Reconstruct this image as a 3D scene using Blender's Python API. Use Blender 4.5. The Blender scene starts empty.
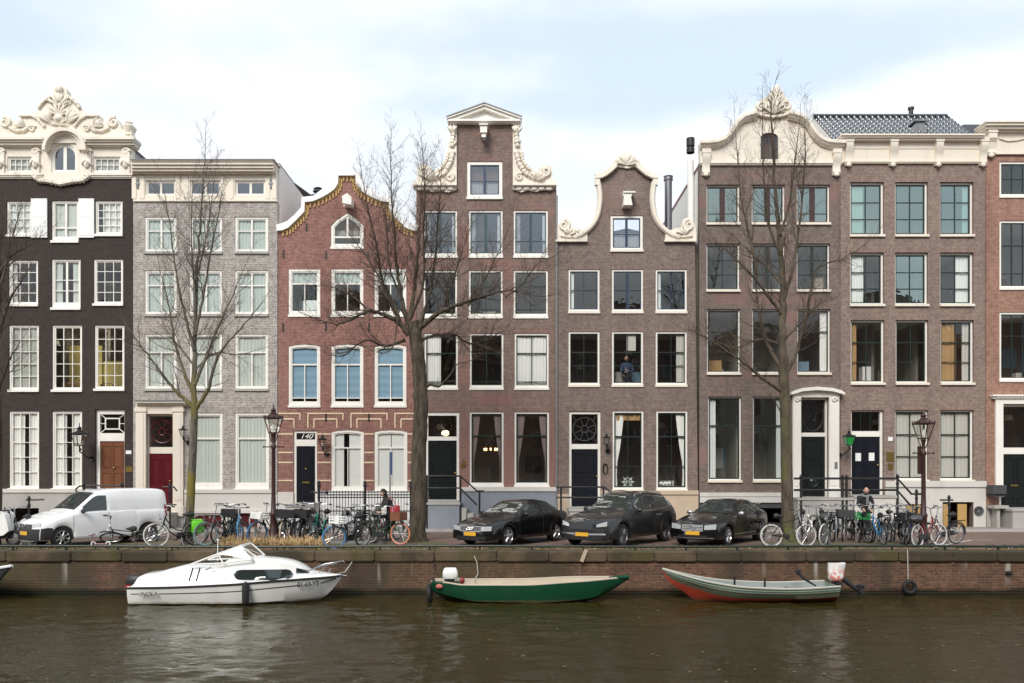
import bpy, bmesh, math, random
from math import sin, cos, pi, radians, sqrt
from mathutils import Vector, Matrix, noise as mnoise
from mathutils.geometry import tessellate_polygon

RND = random.Random(7)
scene = bpy.context.scene
COL = scene.collection
EYE, HOR, F, CX = 2.25, 475.0, 828.0, 512.0      # eye height, horizon row, focal length in pixels, centre column
FY = 34.5                                         # distance of the house fronts
WATER = -1.10
QY = 23.0                                         # edge of the quay

def fx(px): return (px - CX) / 24.0               # a column on the house fronts -> metres
def fz(py): return EYE + (HOR - py) / 24.0        # a row on the house fronts -> height
def at(px, py, Y): return Vector(((px - CX) * Y / F, Y, EYE + (HOR - py) * Y / F))
def fxp(px, p): return (px - CX) * (FY - p) / F   # the same for a face standing p metres proud of the fronts
def fzp(py, p): return EYE + (HOR - py) * (FY - p) / F
def gx(px, Y): return (px - CX) * Y / F
def gy(py, z=0.0): return F * (EYE - z) / (py - HOR)   # distance of a ground point seen in row py

ORIG = {}

class MB:
    """collects shapes, then links them as one mesh object"""
    def __init__(s): s.v = []; s.f = []; s.m = []
    def add(s, verts, faces, m=0):
        b = len(s.v); s.v += [tuple(p) for p in verts]
        s.f += [tuple(i + b for i in f) for f in faces]; s.m += [m] * len(faces); return s
    def box(s, x0, x1, y0, y1, z0, z1, m=0):
        if x0 > x1: x0, x1 = x1, x0
        if y0 > y1: y0, y1 = y1, y0
        if z0 > z1: z0, z1 = z1, z0
        return s.add([(x0,y0,z0),(x1,y0,z0),(x1,y1,z0),(x0,y1,z0),(x0,y0,z1),(x1,y0,z1),(x1,y1,z1),(x0,y1,z1)],
              [(0,3,2,1),(4,5,6,7),(0,1,5,4),(1,2,6,5),(2,3,7,6),(3,0,4,7)], m)
    def cbox(s, c, sx, sy, sz, m=0, rz=0.0, bev=0.0):
        """box about a centre, turned by rz, with optional chamfer of the vertical and top edges"""
        if bev > 0:
            h = [(-sx/2+bev,-sy/2),(sx/2-bev,-sy/2),(sx/2,-sy/2+bev),(sx/2,sy/2-bev),(sx/2-bev,sy/2),(-sx/2+bev,sy/2),(-sx/2,sy/2-bev),(-sx/2,-sy/2+bev)]
            k = (1 - 2*bev/max(sx, sy))
            rings = [(-sz/2, k), (-sz/2+bev, 1), (sz/2-bev, 1), (sz/2, k)]
            vs = [(x*q, y*q, z) for z, q in rings for x, y in h]
            fs = [tuple(range(7,-1,-1)), tuple(range(24,32))]
            for r in range(3):
                for i in range(8): fs.append((r*8+i, r*8+(i+1)%8, r*8+8+(i+1)%8, r*8+8+i))
        else:
            vs = [(x*sx/2, y*sy/2, z*sz/2) for z in (-1,1) for x, y in ((-1,-1),(1,-1),(1,1),(-1,1))]
            fs = [(3,2,1,0),(4,5,6,7),(0,1,5,4),(1,2,6,5),(2,3,7,6),(3,0,4,7)]
        R = Matrix.Rotation(rz, 3, 'Z'); c = Vector(c)
        return s.add([R @ Vector(p) + c for p in vs], fs, m)
    def prism(s, outline, y0, y1, holes=(), m=0):
        """polygon in x,z (with holes) between two depths"""
        loops = [list(outline)] + [list(h) for h in holes]
        flat = [p for l in loops for p in l]; n = len(flat)
        tris = tessellate_polygon([[Vector((p[0], p[1], 0)) for p in l] for l in loops])
        fs = []
        for t in tris:
            a, b, c = (flat[i] for i in t)
            ar = (b[0]-a[0])*(c[1]-a[1]) - (b[1]-a[1])*(c[0]-a[0])
            if abs(ar) < 1e-9: continue
            t = tuple(t) if ar > 0 else tuple(reversed(t))
            fs.append(t); fs.append(tuple(i + n for i in reversed(t)))
        k = 0
        for li, l in enumerate(loops):
            ar = sum(l[i][0]*l[(i+1)%len(l)][1] - l[(i+1)%len(l)][0]*l[i][1] for i in range(len(l)))
            ccw = ar > 0
            for i in range(len(l)):
                a, b = k + i, k + (i+1) % len(l)
                q = (b, a, a+n, b+n)
                if (ccw and li) or (not ccw and not li): q = tuple(reversed(q))
                fs.append(q)
            k += len(l)
        return s.add([(p[0], y0, p[1]) for p in flat] + [(p[0], y1, p[1]) for p in flat], fs, m)
    def tube(s, pts, rad, n=6, m=0, cap=True, closed=False):
        pts = [Vector(p) for p in pts]; N = len(pts)
        if not hasattr(rad, '__len__'): rad = [rad] * N
        vs = []; ref = None
        for i, p in enumerate(pts):
            if closed: t = pts[(i+1)%N] - pts[i-1]
            else: t = pts[min(i+1,N-1)] - pts[max(i-1,0)]
            if t.length < 1e-9: t = Vector((0,0,1))
            t.normalize()
            if ref is None:
                ref = Vector((0,0,1)) if abs(t.z) < .9 else Vector((1,0,0))
                ref = (ref - t*ref.dot(t)).normalized()
            else:
                ref = ref - t*ref.dot(t)
                if ref.length < 1e-6: ref = t.orthogonal()
                ref.normalize()
            b = t.cross(ref)
            for k in range(n):
                a = 2*pi*k/n; vs.append(p + (ref*cos(a) + b*sin(a))*rad[i])
        fs = []
        for i in range(N if closed else N-1):
            j = (i+1) % N
            for k in range(n): fs.append((i*n+k, i*n+(k+1)%n, j*n+(k+1)%n, j*n+k))
        if cap and not closed:
            fs.append(tuple(reversed(range(n)))); fs.append(tuple(range((N-1)*n, N*n)))
        return s.add(vs, fs, m)
    def lathe(s, prof, c=(0,0,0), n=16, m=0, axis='Z', closed=False):
        """profile of (radius, height) turned about an axis through c"""
        c = Vector(c); vs = []
        for r, h in prof:
            for k in range(n):
                a = 2*pi*k/n; x, y = r*cos(a), r*sin(a)
                vs.append(c + (Vector((x,y,h)) if axis == 'Z' else Vector((x,h,y)) if axis == 'Y' else Vector((h,x,y))))
        fs = []; N = len(prof)
        for i in range(N if closed else N-1):
            j = (i+1) % N
            for k in range(n):
                q = (i*n+k, i*n+(k+1)%n, j*n+(k+1)%n, j*n+k)
                fs.append(q if axis != 'Y' else tuple(reversed(q)))
        return s.add(vs, fs, m)
    def ball(s, c, r, n=8, m=0):
        if not hasattr(r, '__len__'): r = (r, r, r)
        vs = []; fs = []; k = max(4, n//2+1)
        for i in range(k+1):
            t = pi*i/k
            for j in range(n):
                a = 2*pi*j/n; vs.append((c[0]+r[0]*sin(t)*cos(a), c[1]+r[1]*sin(t)*sin(a), c[2]-r[2]*cos(t)))
        for i in range(k):
            for j in range(n): fs.append((i*n+j, i*n+(j+1)%n, (i+1)*n+(j+1)%n, (i+1)*n+j))
        return s.add(vs, fs, m)
    def grid(s, fn, nu, nv, m=0, flip=False):
        vs = [fn(i/nu, j/nv) for i in range(nu+1) for j in range(nv+1)]
        fs = []
        for i in range(nu):
            for j in range(nv):
                q = (i*(nv+1)+j, (i+1)*(nv+1)+j, (i+1)*(nv+1)+j+1, i*(nv+1)+j+1)
                fs.append(tuple(reversed(q)) if flip else q)
        return s.add(vs, fs, m)
    def build(s, name, mats, parent=None, origin=None, smooth=False, angle=40):
        if not isinstance(mats, (list, tuple)): mats = [mats]
        if parent is not None: origin = ORIG.get(parent.name, Vector())
        origin = Vector(origin) if origin is not None else Vector()
        me = bpy.data.meshes.new(name)
        me.from_pydata([(p[0]-origin.x, p[1]-origin.y, p[2]-origin.z) for p in s.v], [], s.f)
        for q in mats: me.materials.append(q)
        me.polygons.foreach_set('material_index', s.m)
        if smooth:
            me.polygons.foreach_set('use_smooth', [True]*len(s.f))
            me.update(); me.set_sharp_from_angle(angle=radians(angle))
        me.update()
        o = bpy.data.objects.new(name, me); COL.objects.link(o)
        if parent is not None: o.parent = parent
        else: o.location = origin
        ORIG[o.name] = origin
        return o

def tag(o, label=None, cat=None, group=None, kind=None):
    if label: o['label'] = label
    if cat: o['category'] = cat
    if group: o['group'] = group
    if kind: o['kind'] = kind
    return o
def thing(name, loc, label, cat, group=None):
    o = bpy.data.objects.new(name, None); COL.objects.link(o); o.location = loc; o.empty_display_size = .3
    ORIG[o.name] = Vector(loc)
    return tag(o, label, cat, group)
KIDS = {}
def kids(o): return [c for c in bpy.data.objects if c.parent == o]
def copy_tree(o, parent=None):
    c = o.copy(); COL.objects.link(c)
    if parent is not None: c.parent = parent
    for ch in kids(o): copy_tree(ch, c)
    return c

# ------------------------------------------------------------------ materials
def _nt(name):
    m = bpy.data.materials.new(name); m.use_nodes = True
    nt = m.node_tree; b = nt.nodes['Principled BSDF']
    return m, nt, b
def N(nt, t, **kw):
    n = nt.nodes.new(t)
    for k, v in kw.items():
        if k in n.inputs: n.inputs[k].default_value = v
        else: setattr(n, k, v)
    return n
def L(nt, a, b): nt.links.new(a, b)
def mix(nt, fac, a, b, mode='MIX'):
    n = nt.nodes.new('ShaderNodeMix'); n.data_type = 'RGBA'; n.blend_type = mode
    for sock, val in ((n.inputs[0], fac), (n.inputs[6], a), (n.inputs[7], b)):
        if isinstance(val, (int, float)): sock.default_value = val
        elif isinstance(val, (tuple, list)): sock.default_value = tuple(val)[:3] + (1,)
        else: nt.links.new(val, sock)
    return n.outputs[2]
def ramp(nt, inp, a, b, lo=0.0, hi=1.0):
    n = nt.nodes.new('ShaderNodeMapRange'); n.interpolation_type = 'SMOOTHSTEP'
    nt.links.new(inp, n.inputs[0])
    for i, v in ((1, a), (2, b), (3, lo), (4, hi)): n.inputs[i].default_value = v
    return n.outputs[0]
def position(nt): return nt.nodes.new('ShaderNodeNewGeometry').outputs['Position']
def noise(nt, vec, scale, detail=4, rough=.55, stretch=None):
    if stretch:
        mp = nt.nodes.new('ShaderNodeMapping'); mp.inputs['Scale'].default_value = stretch; L(nt, vec, mp.inputs[0]); vec = mp.outputs[0]
    n = N(nt, 'ShaderNodeTexNoise', Scale=scale, Detail=detail, Roughness=rough); L(nt, vec, n.inputs['Vector']); return n.outputs['Fac']
def srgb(r, g, b):
    f = lambda c: ((c/255+.055)/1.055)**2.4 if c > 10 else c/255/12.92
    return (f(r), f(g), f(b))
def bumped(nt, b, h, strength, dist=.01):
    n = N(nt, 'ShaderNodeBump', Strength=strength, Distance=dist); L(nt, h, n.inputs['Height']); L(nt, n.outputs[0], b.inputs['Normal'])

def plain(name, col, rough=.5, metal=0.0, var=.12, vscale=3.0, dirt=0.0, bump=0.0, coat=0.0, local=False):
    """a paint, stone or plastic with mild variation and optional grime"""
    m, nt, b = _nt(name)
    vec = nt.nodes.new('ShaderNodeTexCoord').outputs['Object'] if local else position(nt)
    n1 = noise(nt, vec, vscale, 5)
    dark = tuple(c*(1-var) for c in col); lite = tuple(min(1, c*(1+var)) for c in col)
    c = mix(nt, n1, dark, lite)
    if dirt:
        n2 = noise(nt, vec, 1.3, 6, .65, (1, 1, .35))
        c = mix(nt, ramp(nt, n2, .5, .75, 0, dirt), c, tuple(x*.45 for x in col))
    L(nt, c, b.inputs['Base Color'])
    b.inputs['Roughness'].default_value = rough; b.inputs['Metallic'].default_value = metal
    b.inputs['Coat Weight'].default_value = coat; b.inputs['Coat Roughness'].default_value = .05
    if bump: bumped(nt, b, noise(nt, vec, vscale*14, 3), bump)
    return m

def brick(name, c1, c2, mortar, w=.19, h=.058, mort=.009, stain=.35, patch=None, patchw=(.52,.62), bump=.35, pz=None):
    m, nt, b = _nt(name)
    pos = position(nt); sp = N(nt, 'ShaderNodeSeparateXYZ'); L(nt, pos, sp.inputs[0])
    ad = N(nt, 'ShaderNodeMath', operation='ADD'); L(nt, sp.outputs[0], ad.inputs[0]); L(nt, sp.outputs[1], ad.inputs[1])
    cb = N(nt, 'ShaderNodeCombineXYZ'); L(nt, ad.outputs[0], cb.inputs[0]); L(nt, sp.outputs[2], cb.inputs[1])
    br = N(nt, 'ShaderNodeTexBrick', Scale=1.0); L(nt, cb.outputs[0], br.inputs['Vector'])
    br.inputs['Brick Width'].default_value = w; br.inputs['Row Height'].default_value = h
    br.inputs['Mortar Size'].default_value = mort; br.inputs['Mortar Smooth'].default_value = .3; br.inputs['Bias'].default_value = 0
    br.inputs['Color1'].default_value = c1+(1,); br.inputs['Color2'].default_value = c2+(1,); br.inputs['Mortar'].default_value = mortar+(1,)
    c = br.outputs['Color']
    hue = noise(nt, pos, 9, 2, .7); c = mix(nt, ramp(nt, hue, .35, .7, 0, .55), c, tuple(x*.62 for x in c1))
    if patch:
        n3 = noise(nt, pos, .42, 3, .5, (1,1,1.4)); f = ramp(nt, n3, patchw[0], patchw[1], 0, .8)
        if pz:
            fz_ = ramp(nt, sp.outputs[2], pz[0], pz[1], 1, 0); mm = N(nt, 'ShaderNodeMath', operation='MAXIMUM'); L(nt, f, mm.inputs[0]); L(nt, fz_, mm.inputs[1]); f = mm.outputs[0]
            mm = N(nt, 'ShaderNodeMath', operation='MULTIPLY'); L(nt, f, mm.inputs[0]); mm.inputs[1].default_value = .85; f = mm.outputs[0]
        c = mix(nt, f, c, mix(nt, br.outputs['Fac'], patch, mortar))
    n1 = noise(nt, pos, .8, 6, .62, (1, 1, .4))
    c = mix(nt, ramp(nt, n1, .45, .75, 0, stain), c, tuple(x*.5 for x in c1))
    n2 = noise(nt, pos, .55, 5, .6)
    c = mix(nt, ramp(nt, n2, .52, .75, 0, stain*.7), c, tuple(min(1, x*1.5+.02) for x in c1))
    c = mix(nt, ramp(nt, noise(nt, pos, 1.5, 5, .6, (1.6,1.6,.09)), .52, .72, 0, stain*.9), c, tuple(x*.42 for x in c1))   # rain streaks
    c = mix(nt, ramp(nt, noise(nt, pos, 26, 2, .8), .60, .72, 0, .45), c, tuple(min(1, x*1.7+.03) for x in c2))   # odd pale bricks
    L(nt, c, b.inputs['Base Color']); b.inputs['Roughness'].default_value = .85
    inv = N(nt, 'ShaderNodeMath', operation='SUBTRACT'); inv.inputs[0].default_value = 1; L(nt, br.outputs['Fac'], inv.inputs[1])
    bumped(nt, b, inv.outputs[0], bump, .008)
    return m

def glass(name, refl=2.6, tint=(.96,.98,.97), gcol=(1,1,1), rough=.0, floor=.0, wob=.004):
    """a window pane: clear with mirror reflections that grow towards grazing, slightly uneven like old glass"""
    m, nt, b = _nt(name); nt.nodes.remove(b)
    out = nt.nodes['Material Output']
    t = N(nt, 'ShaderNodeBsdfTransparent'); t.inputs[0].default_value = tint+(1,)
    g = N(nt, 'ShaderNodeBsdfGlossy'); g.inputs['Color'].default_value = gcol+(1,); g.inputs['Roughness'].default_value = rough
    bp = N(nt, 'ShaderNodeBump', Strength=1.0, Distance=wob); L(nt, noise(nt, position(nt), 1.6, 2), bp.inputs['Height']); L(nt, bp.outputs[0], g.inputs['Normal'])
    fr = N(nt, 'ShaderNodeFresnel', IOR=1.5); bk = nt.nodes.new('ShaderNodeNewGeometry').outputs['Backfacing']; L(nt, ramp(nt, bk, 0, 1, 1.5, 1/1.5), fr.inputs['IOR'])   # the same from both sides
    ml = N(nt, 'ShaderNodeMath', operation='MULTIPLY_ADD'); L(nt, fr.outputs[0], ml.inputs[0]); ml.inputs[1].default_value = refl; ml.inputs[2].default_value = floor; ml.use_clamp = True
    mx = N(nt, 'ShaderNodeMixShader'); L(nt, ml.outputs[0], mx.inputs[0]); L(nt, t.outputs[0], mx.inputs[1]); L(nt, g.outputs[0], mx.inputs[2])
    L(nt, mx.outputs[0], out.inputs[0])
    return m

def emit(name, col, s):
    m, nt, b = _nt(name); b.inputs['Base Color'].default_value = col+(1,); b.inputs['Emission Color'].default_value = col+(1,); b.inputs['Emission Strength'].default_value = s
    return m

M = {}
M['white'] = plain('white_paint', (.84,.81,.75), .45, var=.04, vscale=2, dirt=.12)
M['purewhite'] = plain('fresh_white_paint', (.85,.85,.83), .4, var=.03, vscale=2)
M['cream'] = plain('cream_paint', (.78,.71,.60), .5, var=.05, vscale=2.5, dirt=.22)
M['carve'] = plain('painted_stone_carving', (.80,.735,.63), .6, var=.10, vscale=5, dirt=.35, bump=.25)
M['sandstone'] = plain('sandstone', (.52,.41,.30), .75, var=.14, vscale=3, dirt=.3, bump=.2)
M['bluestone'] = plain('blue_grey_stone', (.23,.25,.29), .7, var=.12, vscale=2.5, dirt=.25, bump=.15)
M['greystone'] = plain('grey_stone', (.40,.385,.36), .75, var=.15, vscale=2.2, dirt=.45, bump=.2)
M['palestone'] = plain('pale_stone', (.60,.575,.54), .7, var=.08, vscale=2.2, dirt=.25, bump=.15)
M['plaster'] = plain('white_plaster', (.84,.83,.79), .8, var=.05, vscale=1.5, dirt=.2, bump=.1)
M['darkwood'] = plain('black_green_lacquer', (.012,.016,.015), .22, var=.2, vscale=3)
M['navydoor'] = plain('black_blue_lacquer', (.012,.014,.02), .22, var=.2, vscale=3)
M['brownwood'] = plain('varnished_brown_wood', (.17,.062,.025), .4, var=.3, vscale=6, bump=.1)
M['redwood'] = plain('dark_red_lacquer', (.11,.007,.012), .3, var=.15, vscale=3)
M['sashgreen'] = plain('dark_green_sash_paint', (.015,.03,.026), .35, var=.15)
M['sashteal'] = plain('deep_teal_sash_paint', (.02,.06,.065), .35, var=.15)
M['sashblue'] = plain('deep_blue_sash_paint', (.02,.035,.075), .35, var=.15)
M['iron'] = plain('black_ironwork', (.012,.012,.013), .45, var=.3, vscale=5)
M['maroon'] = plain('maroon_cast_iron', (.045,.018,.016), .45, var=.25, vscale=6)
M['brass'] = plain('worn_brass', (.45,.31,.10), .35, 1.0)
M['ochre'] = plain('ochre_trim', (.46,.29,.10), .65, var=.15, vscale=5)
M['creamband'] = plain('cream_stone_band', (.74,.58,.40), .7, var=.12, vscale=5)
M['lead'] = plain('lead_sheet', (.22,.225,.23), .5, .3, var=.15)
M['greyflue'] = plain('steel_flue', (.22,.22,.23), .3, .9, var=.12)
M['net'] = plain('net_curtain', (.56,.60,.56), .9, var=.05, vscale=4)
M['whitecurtain'] = plain('white_curtain', (.86,.85,.82), .9, var=.05, vscale=4)
M['greycurtain'] = plain('grey_curtain', (.55,.53,.49), .9, var=.08, vscale=4)
M['mauvecurtain'] = plain('mauve_curtain', (.24,.185,.17), .9, var=.1)
M['goldcurtain'] = plain('gold_curtain', (.42,.26,.12), .9, var=.12)
M['blueblind'] = plain('blue_grey_blind', (.24,.38,.50), .8, var=.06)
M['shutterwhite'] = plain('white_shutter', (.80,.80,.77), .5, var=.03)
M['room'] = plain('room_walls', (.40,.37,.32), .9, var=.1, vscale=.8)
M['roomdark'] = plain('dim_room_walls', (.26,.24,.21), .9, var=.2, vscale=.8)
M['yellowroom'] = plain('yellow_wall', (.66,.55,.20), .8, var=.05)
M['glass'] = glass('window_glass', 1.7, (.98,.99,.98))
M['blueglass'] = glass('blue_grey_window_glass', 4.2, (.75,.80,.84), (.86,.93,1), floor=.03)
M['skyglass'] = glass('coated_window_glass', 6.0, (.55,.72,.68), (.80,1,.96), floor=.06)
M['midglass'] = glass('reflective_window_glass', 2.6, (.92,.96,.95), (.96,1,.99))
M['clear'] = glass('lantern_glass', 1.5, (.93,.93,.91))
M['tile'] = plain('red_roof_tile', (.20,.085,.05), .7, var=.3, vscale=6)
M['darktile'] = plain('glazed_black_roof_tile', (.012,.014,.02), .09, var=.2, vscale=4, coat=1.0); M['darktile'].node_tree.nodes['Principled BSDF'].inputs['IOR'].default_value = 1.8; M['darktile'].node_tree.nodes['Principled BSDF'].inputs['Coat IOR'].default_value = 1.6
M['slate'] = plain('dark_slate', (.06,.06,.065), .6, var=.25, vscale=5)
M['rubber'] = plain('black_rubber', (.015,.015,.015), .75, var=.2)
M['chrome'] = plain('chrome', (.75,.75,.76), .12, 1.0, var=.03)
M['silver'] = plain('silver_metal', (.55,.55,.56), .3, .9, var=.06)
M['galv'] = plain('galvanised_steel', (.45,.46,.47), .42, .85, var=.12)
M['blackplastic'] = plain('black_plastic', (.02,.02,.022), .5, var=.15)
M['yellowplate'] = plain('yellow_plate', (.72,.40,.03), .4, var=.03)
M['blue'] = plain('blue_enamel', (.03,.09,.30), .4)
M['warmbulb'] = emit('warm_bulb', (1,.55,.22), 7)
M['lampshade'] = emit('lit_lamp_globe', (1,.80,.50), 1.6)
M['roomlight'] = emit('room_ceiling_light', (1,.93,.78), 6)
# house bricks
M['b_black'] = brick('tarred_dark_brick', (.029,.020,.017), (.043,.030,.026), (.052,.04,.035), stain=.25, bump=.2)
M['b_grey'] = brick('grey_mottled_brick', (.25,.215,.195), (.44,.40,.37), (.56,.53,.49), w=.21, h=.07, mort=.014, stain=.2)
M['b_red'] = brick('red_brick', (.215,.082,.064), (.315,.135,.105), (.37,.27,.23), w=.2, h=.06, mort=.009, stain=.3)
M['b_brown'] = brick('brown_brick', (.155,.10,.083), (.235,.155,.13), (.29,.225,.19), stain=.3, patch=(.27,.105,.082), patchw=(.58,.66), pz=(2.6,6.6))
M['b_umber'] = brick('umber_brick', (.155,.11,.092), (.23,.17,.145), (.28,.23,.2), stain=.3, patch=(.22,.125,.1), patchw=(.60,.68))
M['b_taupe'] = brick('taupe_brick', (.14,.102,.087), (.205,.155,.135), (.25,.21,.18), stain=.35, patch=(.25,.11,.09), patchw=(.60,.68))
M['b_tan'] = brick('tan_brown_brick', (.195,.135,.108), (.28,.20,.165), (.34,.27,.23), stain=.22)
for nm, a, b_, c_ in (('brown_brick', (.175,.095,.078), (.245,.145,.12), (.29,.225,.19)), ('umber_brick', (.165,.11,.09), (.235,.165,.14), (.28,.23,.2)), ('taupe_brick', (.15,.10,.083), (.21,.15,.127), (.25,.21,.18)), ('tan_brown_brick', (.205,.135,.105), (.285,.195,.16), (.34,.27,.23)), ('grey_mottled_brick', (.27,.23,.21), (.42,.38,.35), (.52,.49,.45))): M[nm+'_lintel'] = brick(nm+'_lintel', a, b_, c_, w=.062, h=.23, mort=.01, stain=.25)
M['b_orange'] = brick('orange_red_brick', (.27,.125,.085), (.37,.19,.135), (.42,.30,.24), stain=.28)
# ------------------------------------------------------------------ sky, sun, ground, water, quay
W = bpy.data.worlds.new('World'); scene.world = W; W.use_nodes = True
nt = W.node_tree; bg = nt.nodes['Background']
SUN_EL, SUN_AZ = radians(40), radians(200)          # azimuth measured from +Y (away from the camera), clockwise
sky = nt.nodes.new('ShaderNodeTexSky'); sky.sky_type = 'NISHITA'; sky.sun_disc = False
sky.sun_elevation = SUN_EL; sky.sun_rotation = SUN_AZ; sky.air_density = 1.0; sky.dust_density = 1.5; sky.ozone_density = 1.6
tc = nt.nodes.new('ShaderNodeTexCoord'); dirv = tc.outputs['Generated']
sp = nt.nodes.new('ShaderNodeSeparateXYZ'); L(nt, dirv, sp.inputs[0])
zc = N(nt, 'ShaderNodeMath', operation='MAXIMUM'); L(nt, sp.outputs[2], zc.inputs[0]); zc.inputs[1].default_value = .03
# clouds lie on a level sheet: project the view direction on it
dv = nt.nodes.new('ShaderNodeVectorMath'); dv.operation = 'DIVIDE'; L(nt, dirv, dv.inputs[0])
za = N(nt, 'ShaderNodeMath', operation='ADD'); L(nt, zc.outputs[0], za.inputs[0]); za.inputs[1].default_value = .12
cz = nt.nodes.new('ShaderNodeCombineXYZ'); [L(nt, za.outputs[0], cz.inputs[i]) for i in range(3)]; L(nt, cz.outputs[0], dv.inputs[1])
mp = nt.nodes.new('ShaderNodeMapping'); mp.inputs['Location'].default_value = (3.2, 1.7, 0); mp.inputs['Scale'].default_value = (.75, 1.0, 0); L(nt, dv.outputs[0], mp.inputs[0])
n1 = N(nt, 'ShaderNodeTexNoise', Scale=1.25, Detail=8.0, Roughness=.5); n1.inputs['Distortion'].default_value = .15; L(nt, mp.outputs[0], n1.inputs['Vector'])
# more cloud low over the roofs, a blue band higher up
lo1 = ramp(nt, sp.outputs[2], .33, .425, .30, .0); hi1 = ramp(nt, sp.outputs[2], .455, .50, 0, .13)
la = N(nt, 'ShaderNodeMath', operation='ADD'); L(nt, lo1, la.inputs[0]); L(nt, hi1, la.inputs[1]); lowc = la.outputs[0]
sm = N(nt, 'ShaderNodeMath', operation='ADD'); L(nt, n1.outputs['Fac'], sm.inputs[0]); L(nt, lowc, sm.inputs[1])
cm_ = ramp(nt, sm.outputs[0], .495, .67)
skm = N(nt, 'ShaderNodeVectorMath', operation='SCALE'); L(nt, sky.outputs[0], skm.inputs[0]); skm.inputs['Scale'].default_value = 1.0
n2 = N(nt, 'ShaderNodeTexNoise', Scale=2.3, Detail=6.0); L(nt, mp.outputs[0], n2.inputs['Vector'])
cc = mix(nt, ramp(nt, n2.outputs['Fac'], .35, .65), (7.7, 8.3, 9.0), (8.9, 9.2, 9.6))
haze = mix(nt, .76, skm.outputs[0], (7.6, 8.9, 10.2))
fin = mix(nt, cm_, haze, cc)
L(nt, fin, bg.inputs[0]); bg.inputs[1].default_value = .080
sl = bpy.data.lights.new('sun', 'SUN'); sl.energy = 2.0; sl.angle = radians(25); sl.color = (1, .95, .88)
so = bpy.data.objects.new('sun', sl); COL.objects.link(so)
# the light comes from behind the camera, high and from its right
sd = Vector((sin(SUN_AZ)*cos(SUN_EL), cos(SUN_AZ)*cos(SUN_EL), sin(SUN_EL)))
so.rotation_euler = sd.to_track_quat('Z', 'Y').to_euler(); so.location = sd*60

def structure(name, mb, mat, smooth=False):
    return tag(mb.build(name, mat, smooth=smooth), kind='structure')

# paving bricks laid flat
def paving(name, c1, c2, mortar, w, h, wet=.45, rot=0.0):
    m, nt, b = _nt(name); pos = position(nt)
    mp = nt.nodes.new('ShaderNodeMapping'); mp.inputs['Rotation'].default_value = (0, 0, rot); L(nt, pos, mp.inputs[0])
    br = N(nt, 'ShaderNodeTexBrick', Scale=1.0); L(nt, mp.outputs[0], br.inputs['Vector'])
    br.inputs['Brick Width'].default_value = w; br.inputs['Row Height'].default_value = h; br.inputs['Mortar Size'].default_value = .008
    br.inputs['Color1'].default_value = c1+(1,); br.inputs['Color2'].default_value = c2+(1,); br.inputs['Mortar'].default_value = mortar+(1,)
    n = noise(nt, pos, .7, 6, .65); c = mix(nt, ramp(nt, n, .4, .7, 0, .5), br.outputs['Color'], tuple(x*.5 for x in c1))
    L(nt, c, b.inputs['Base Color']); L(nt, ramp(nt, n, .4, .7, .8, wet), b.inputs['Roughness'])
    bumped(nt, b, br.outputs['Fac'], -.4, .006); return m
M['street'] = paving('street_bricks', (.17,.105,.08), (.22,.14,.11), (.10,.08,.065), .2, .1, .38, .785)
M['footway'] = paving('footway_slabs', (.26,.235,.21), (.30,.27,.24), (.14,.125,.11), .3, .3)
# verge along the edge: earth with moss, grass and fallen leaves
m, nt, b = _nt('verge_earth'); pos = position(nt)
c = mix(nt, noise(nt, pos, 3, 6, .7), (.085,.062,.042), (.17,.13,.085))
c = mix(nt, ramp(nt, noise(nt, pos, .9, 5, .6), .45, .62, 0, .75), c, (.085,.10,.03))
vo = N(nt, 'ShaderNodeTexVoronoi', Scale=9.0); L(nt, pos, vo.inputs['Vector'])
c = mix(nt, ramp(nt, vo.outputs['Distance'], .16, .22, .65, 0), c, (.22,.135,.06)); L(nt, c, b.inputs['Base Color']); b.inputs['Roughness'].default_value = .95
bumped(nt, b, noise(nt, pos, 22, 4), .7, .03); M['verge'] = m
# quay wall brick: wet, mossy, with lime stains
m = brick('quay_brick', (.095,.040,.022), (.21,.092,.05), (.15,.11,.075), w=.23, h=.078, mort=.016, stain=.45, bump=1.2); nt = m.node_tree; b = nt.nodes['Principled BSDF']; pos = position(nt)
src = b.inputs['Base Color'].links[0].from_socket; spz = nt.nodes.new('ShaderNodeSeparateXYZ'); L(nt, pos, spz.inputs[0])
spk = ramp(nt, noise(nt, pos, 7, 4, .75), .62, .70, 0, .55); c = mix(nt, spk, src, (.27,.20,.14))
dk = ramp(nt, noise(nt, pos, .35, 4, .6, (1,1,.25)), .5, .62, 0, .75); c = mix(nt, dk, c, (.04,.03,.022))
ms = ramp(nt, noise(nt, pos, .28, 5, .6, (1,1,.5)), .45, .60, 0, .7); c = mix(nt, ms, c, (.062,.055,.02))
lm = noise(nt, pos, 2.2, 3, .5, (1,1,.06)); lmz = ramp(nt, spz.outputs[2], -.95, -.2); mm = N(nt, 'ShaderNodeMath', operation='MULTIPLY'); L(nt, ramp(nt, lm, .62, .70, 0, .75), mm.inputs[0]); L(nt, lmz, mm.inputs[1]); c = mix(nt, mm.outputs[0], c, (.48,.45,.40))
wl = N(nt, 'ShaderNodeMath', operation='MULTIPLY_ADD'); L(nt, noise(nt, pos, 1.2, 4), wl.inputs[0]); wl.inputs[1].default_value = .22; L(nt, spz.outputs[2], wl.inputs[2])
c = mix(nt, ramp(nt, wl.outputs[0], -.90, -.76, .93, 0), c, (.012,.012,.007)); L(nt, c, b.inputs['Base Color'])
wet = ramp(nt, spz.outputs[2], -1.0, -.7, .35, .85); L(nt, wet, b.inputs['Roughness']); M['quay'] = m
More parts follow.
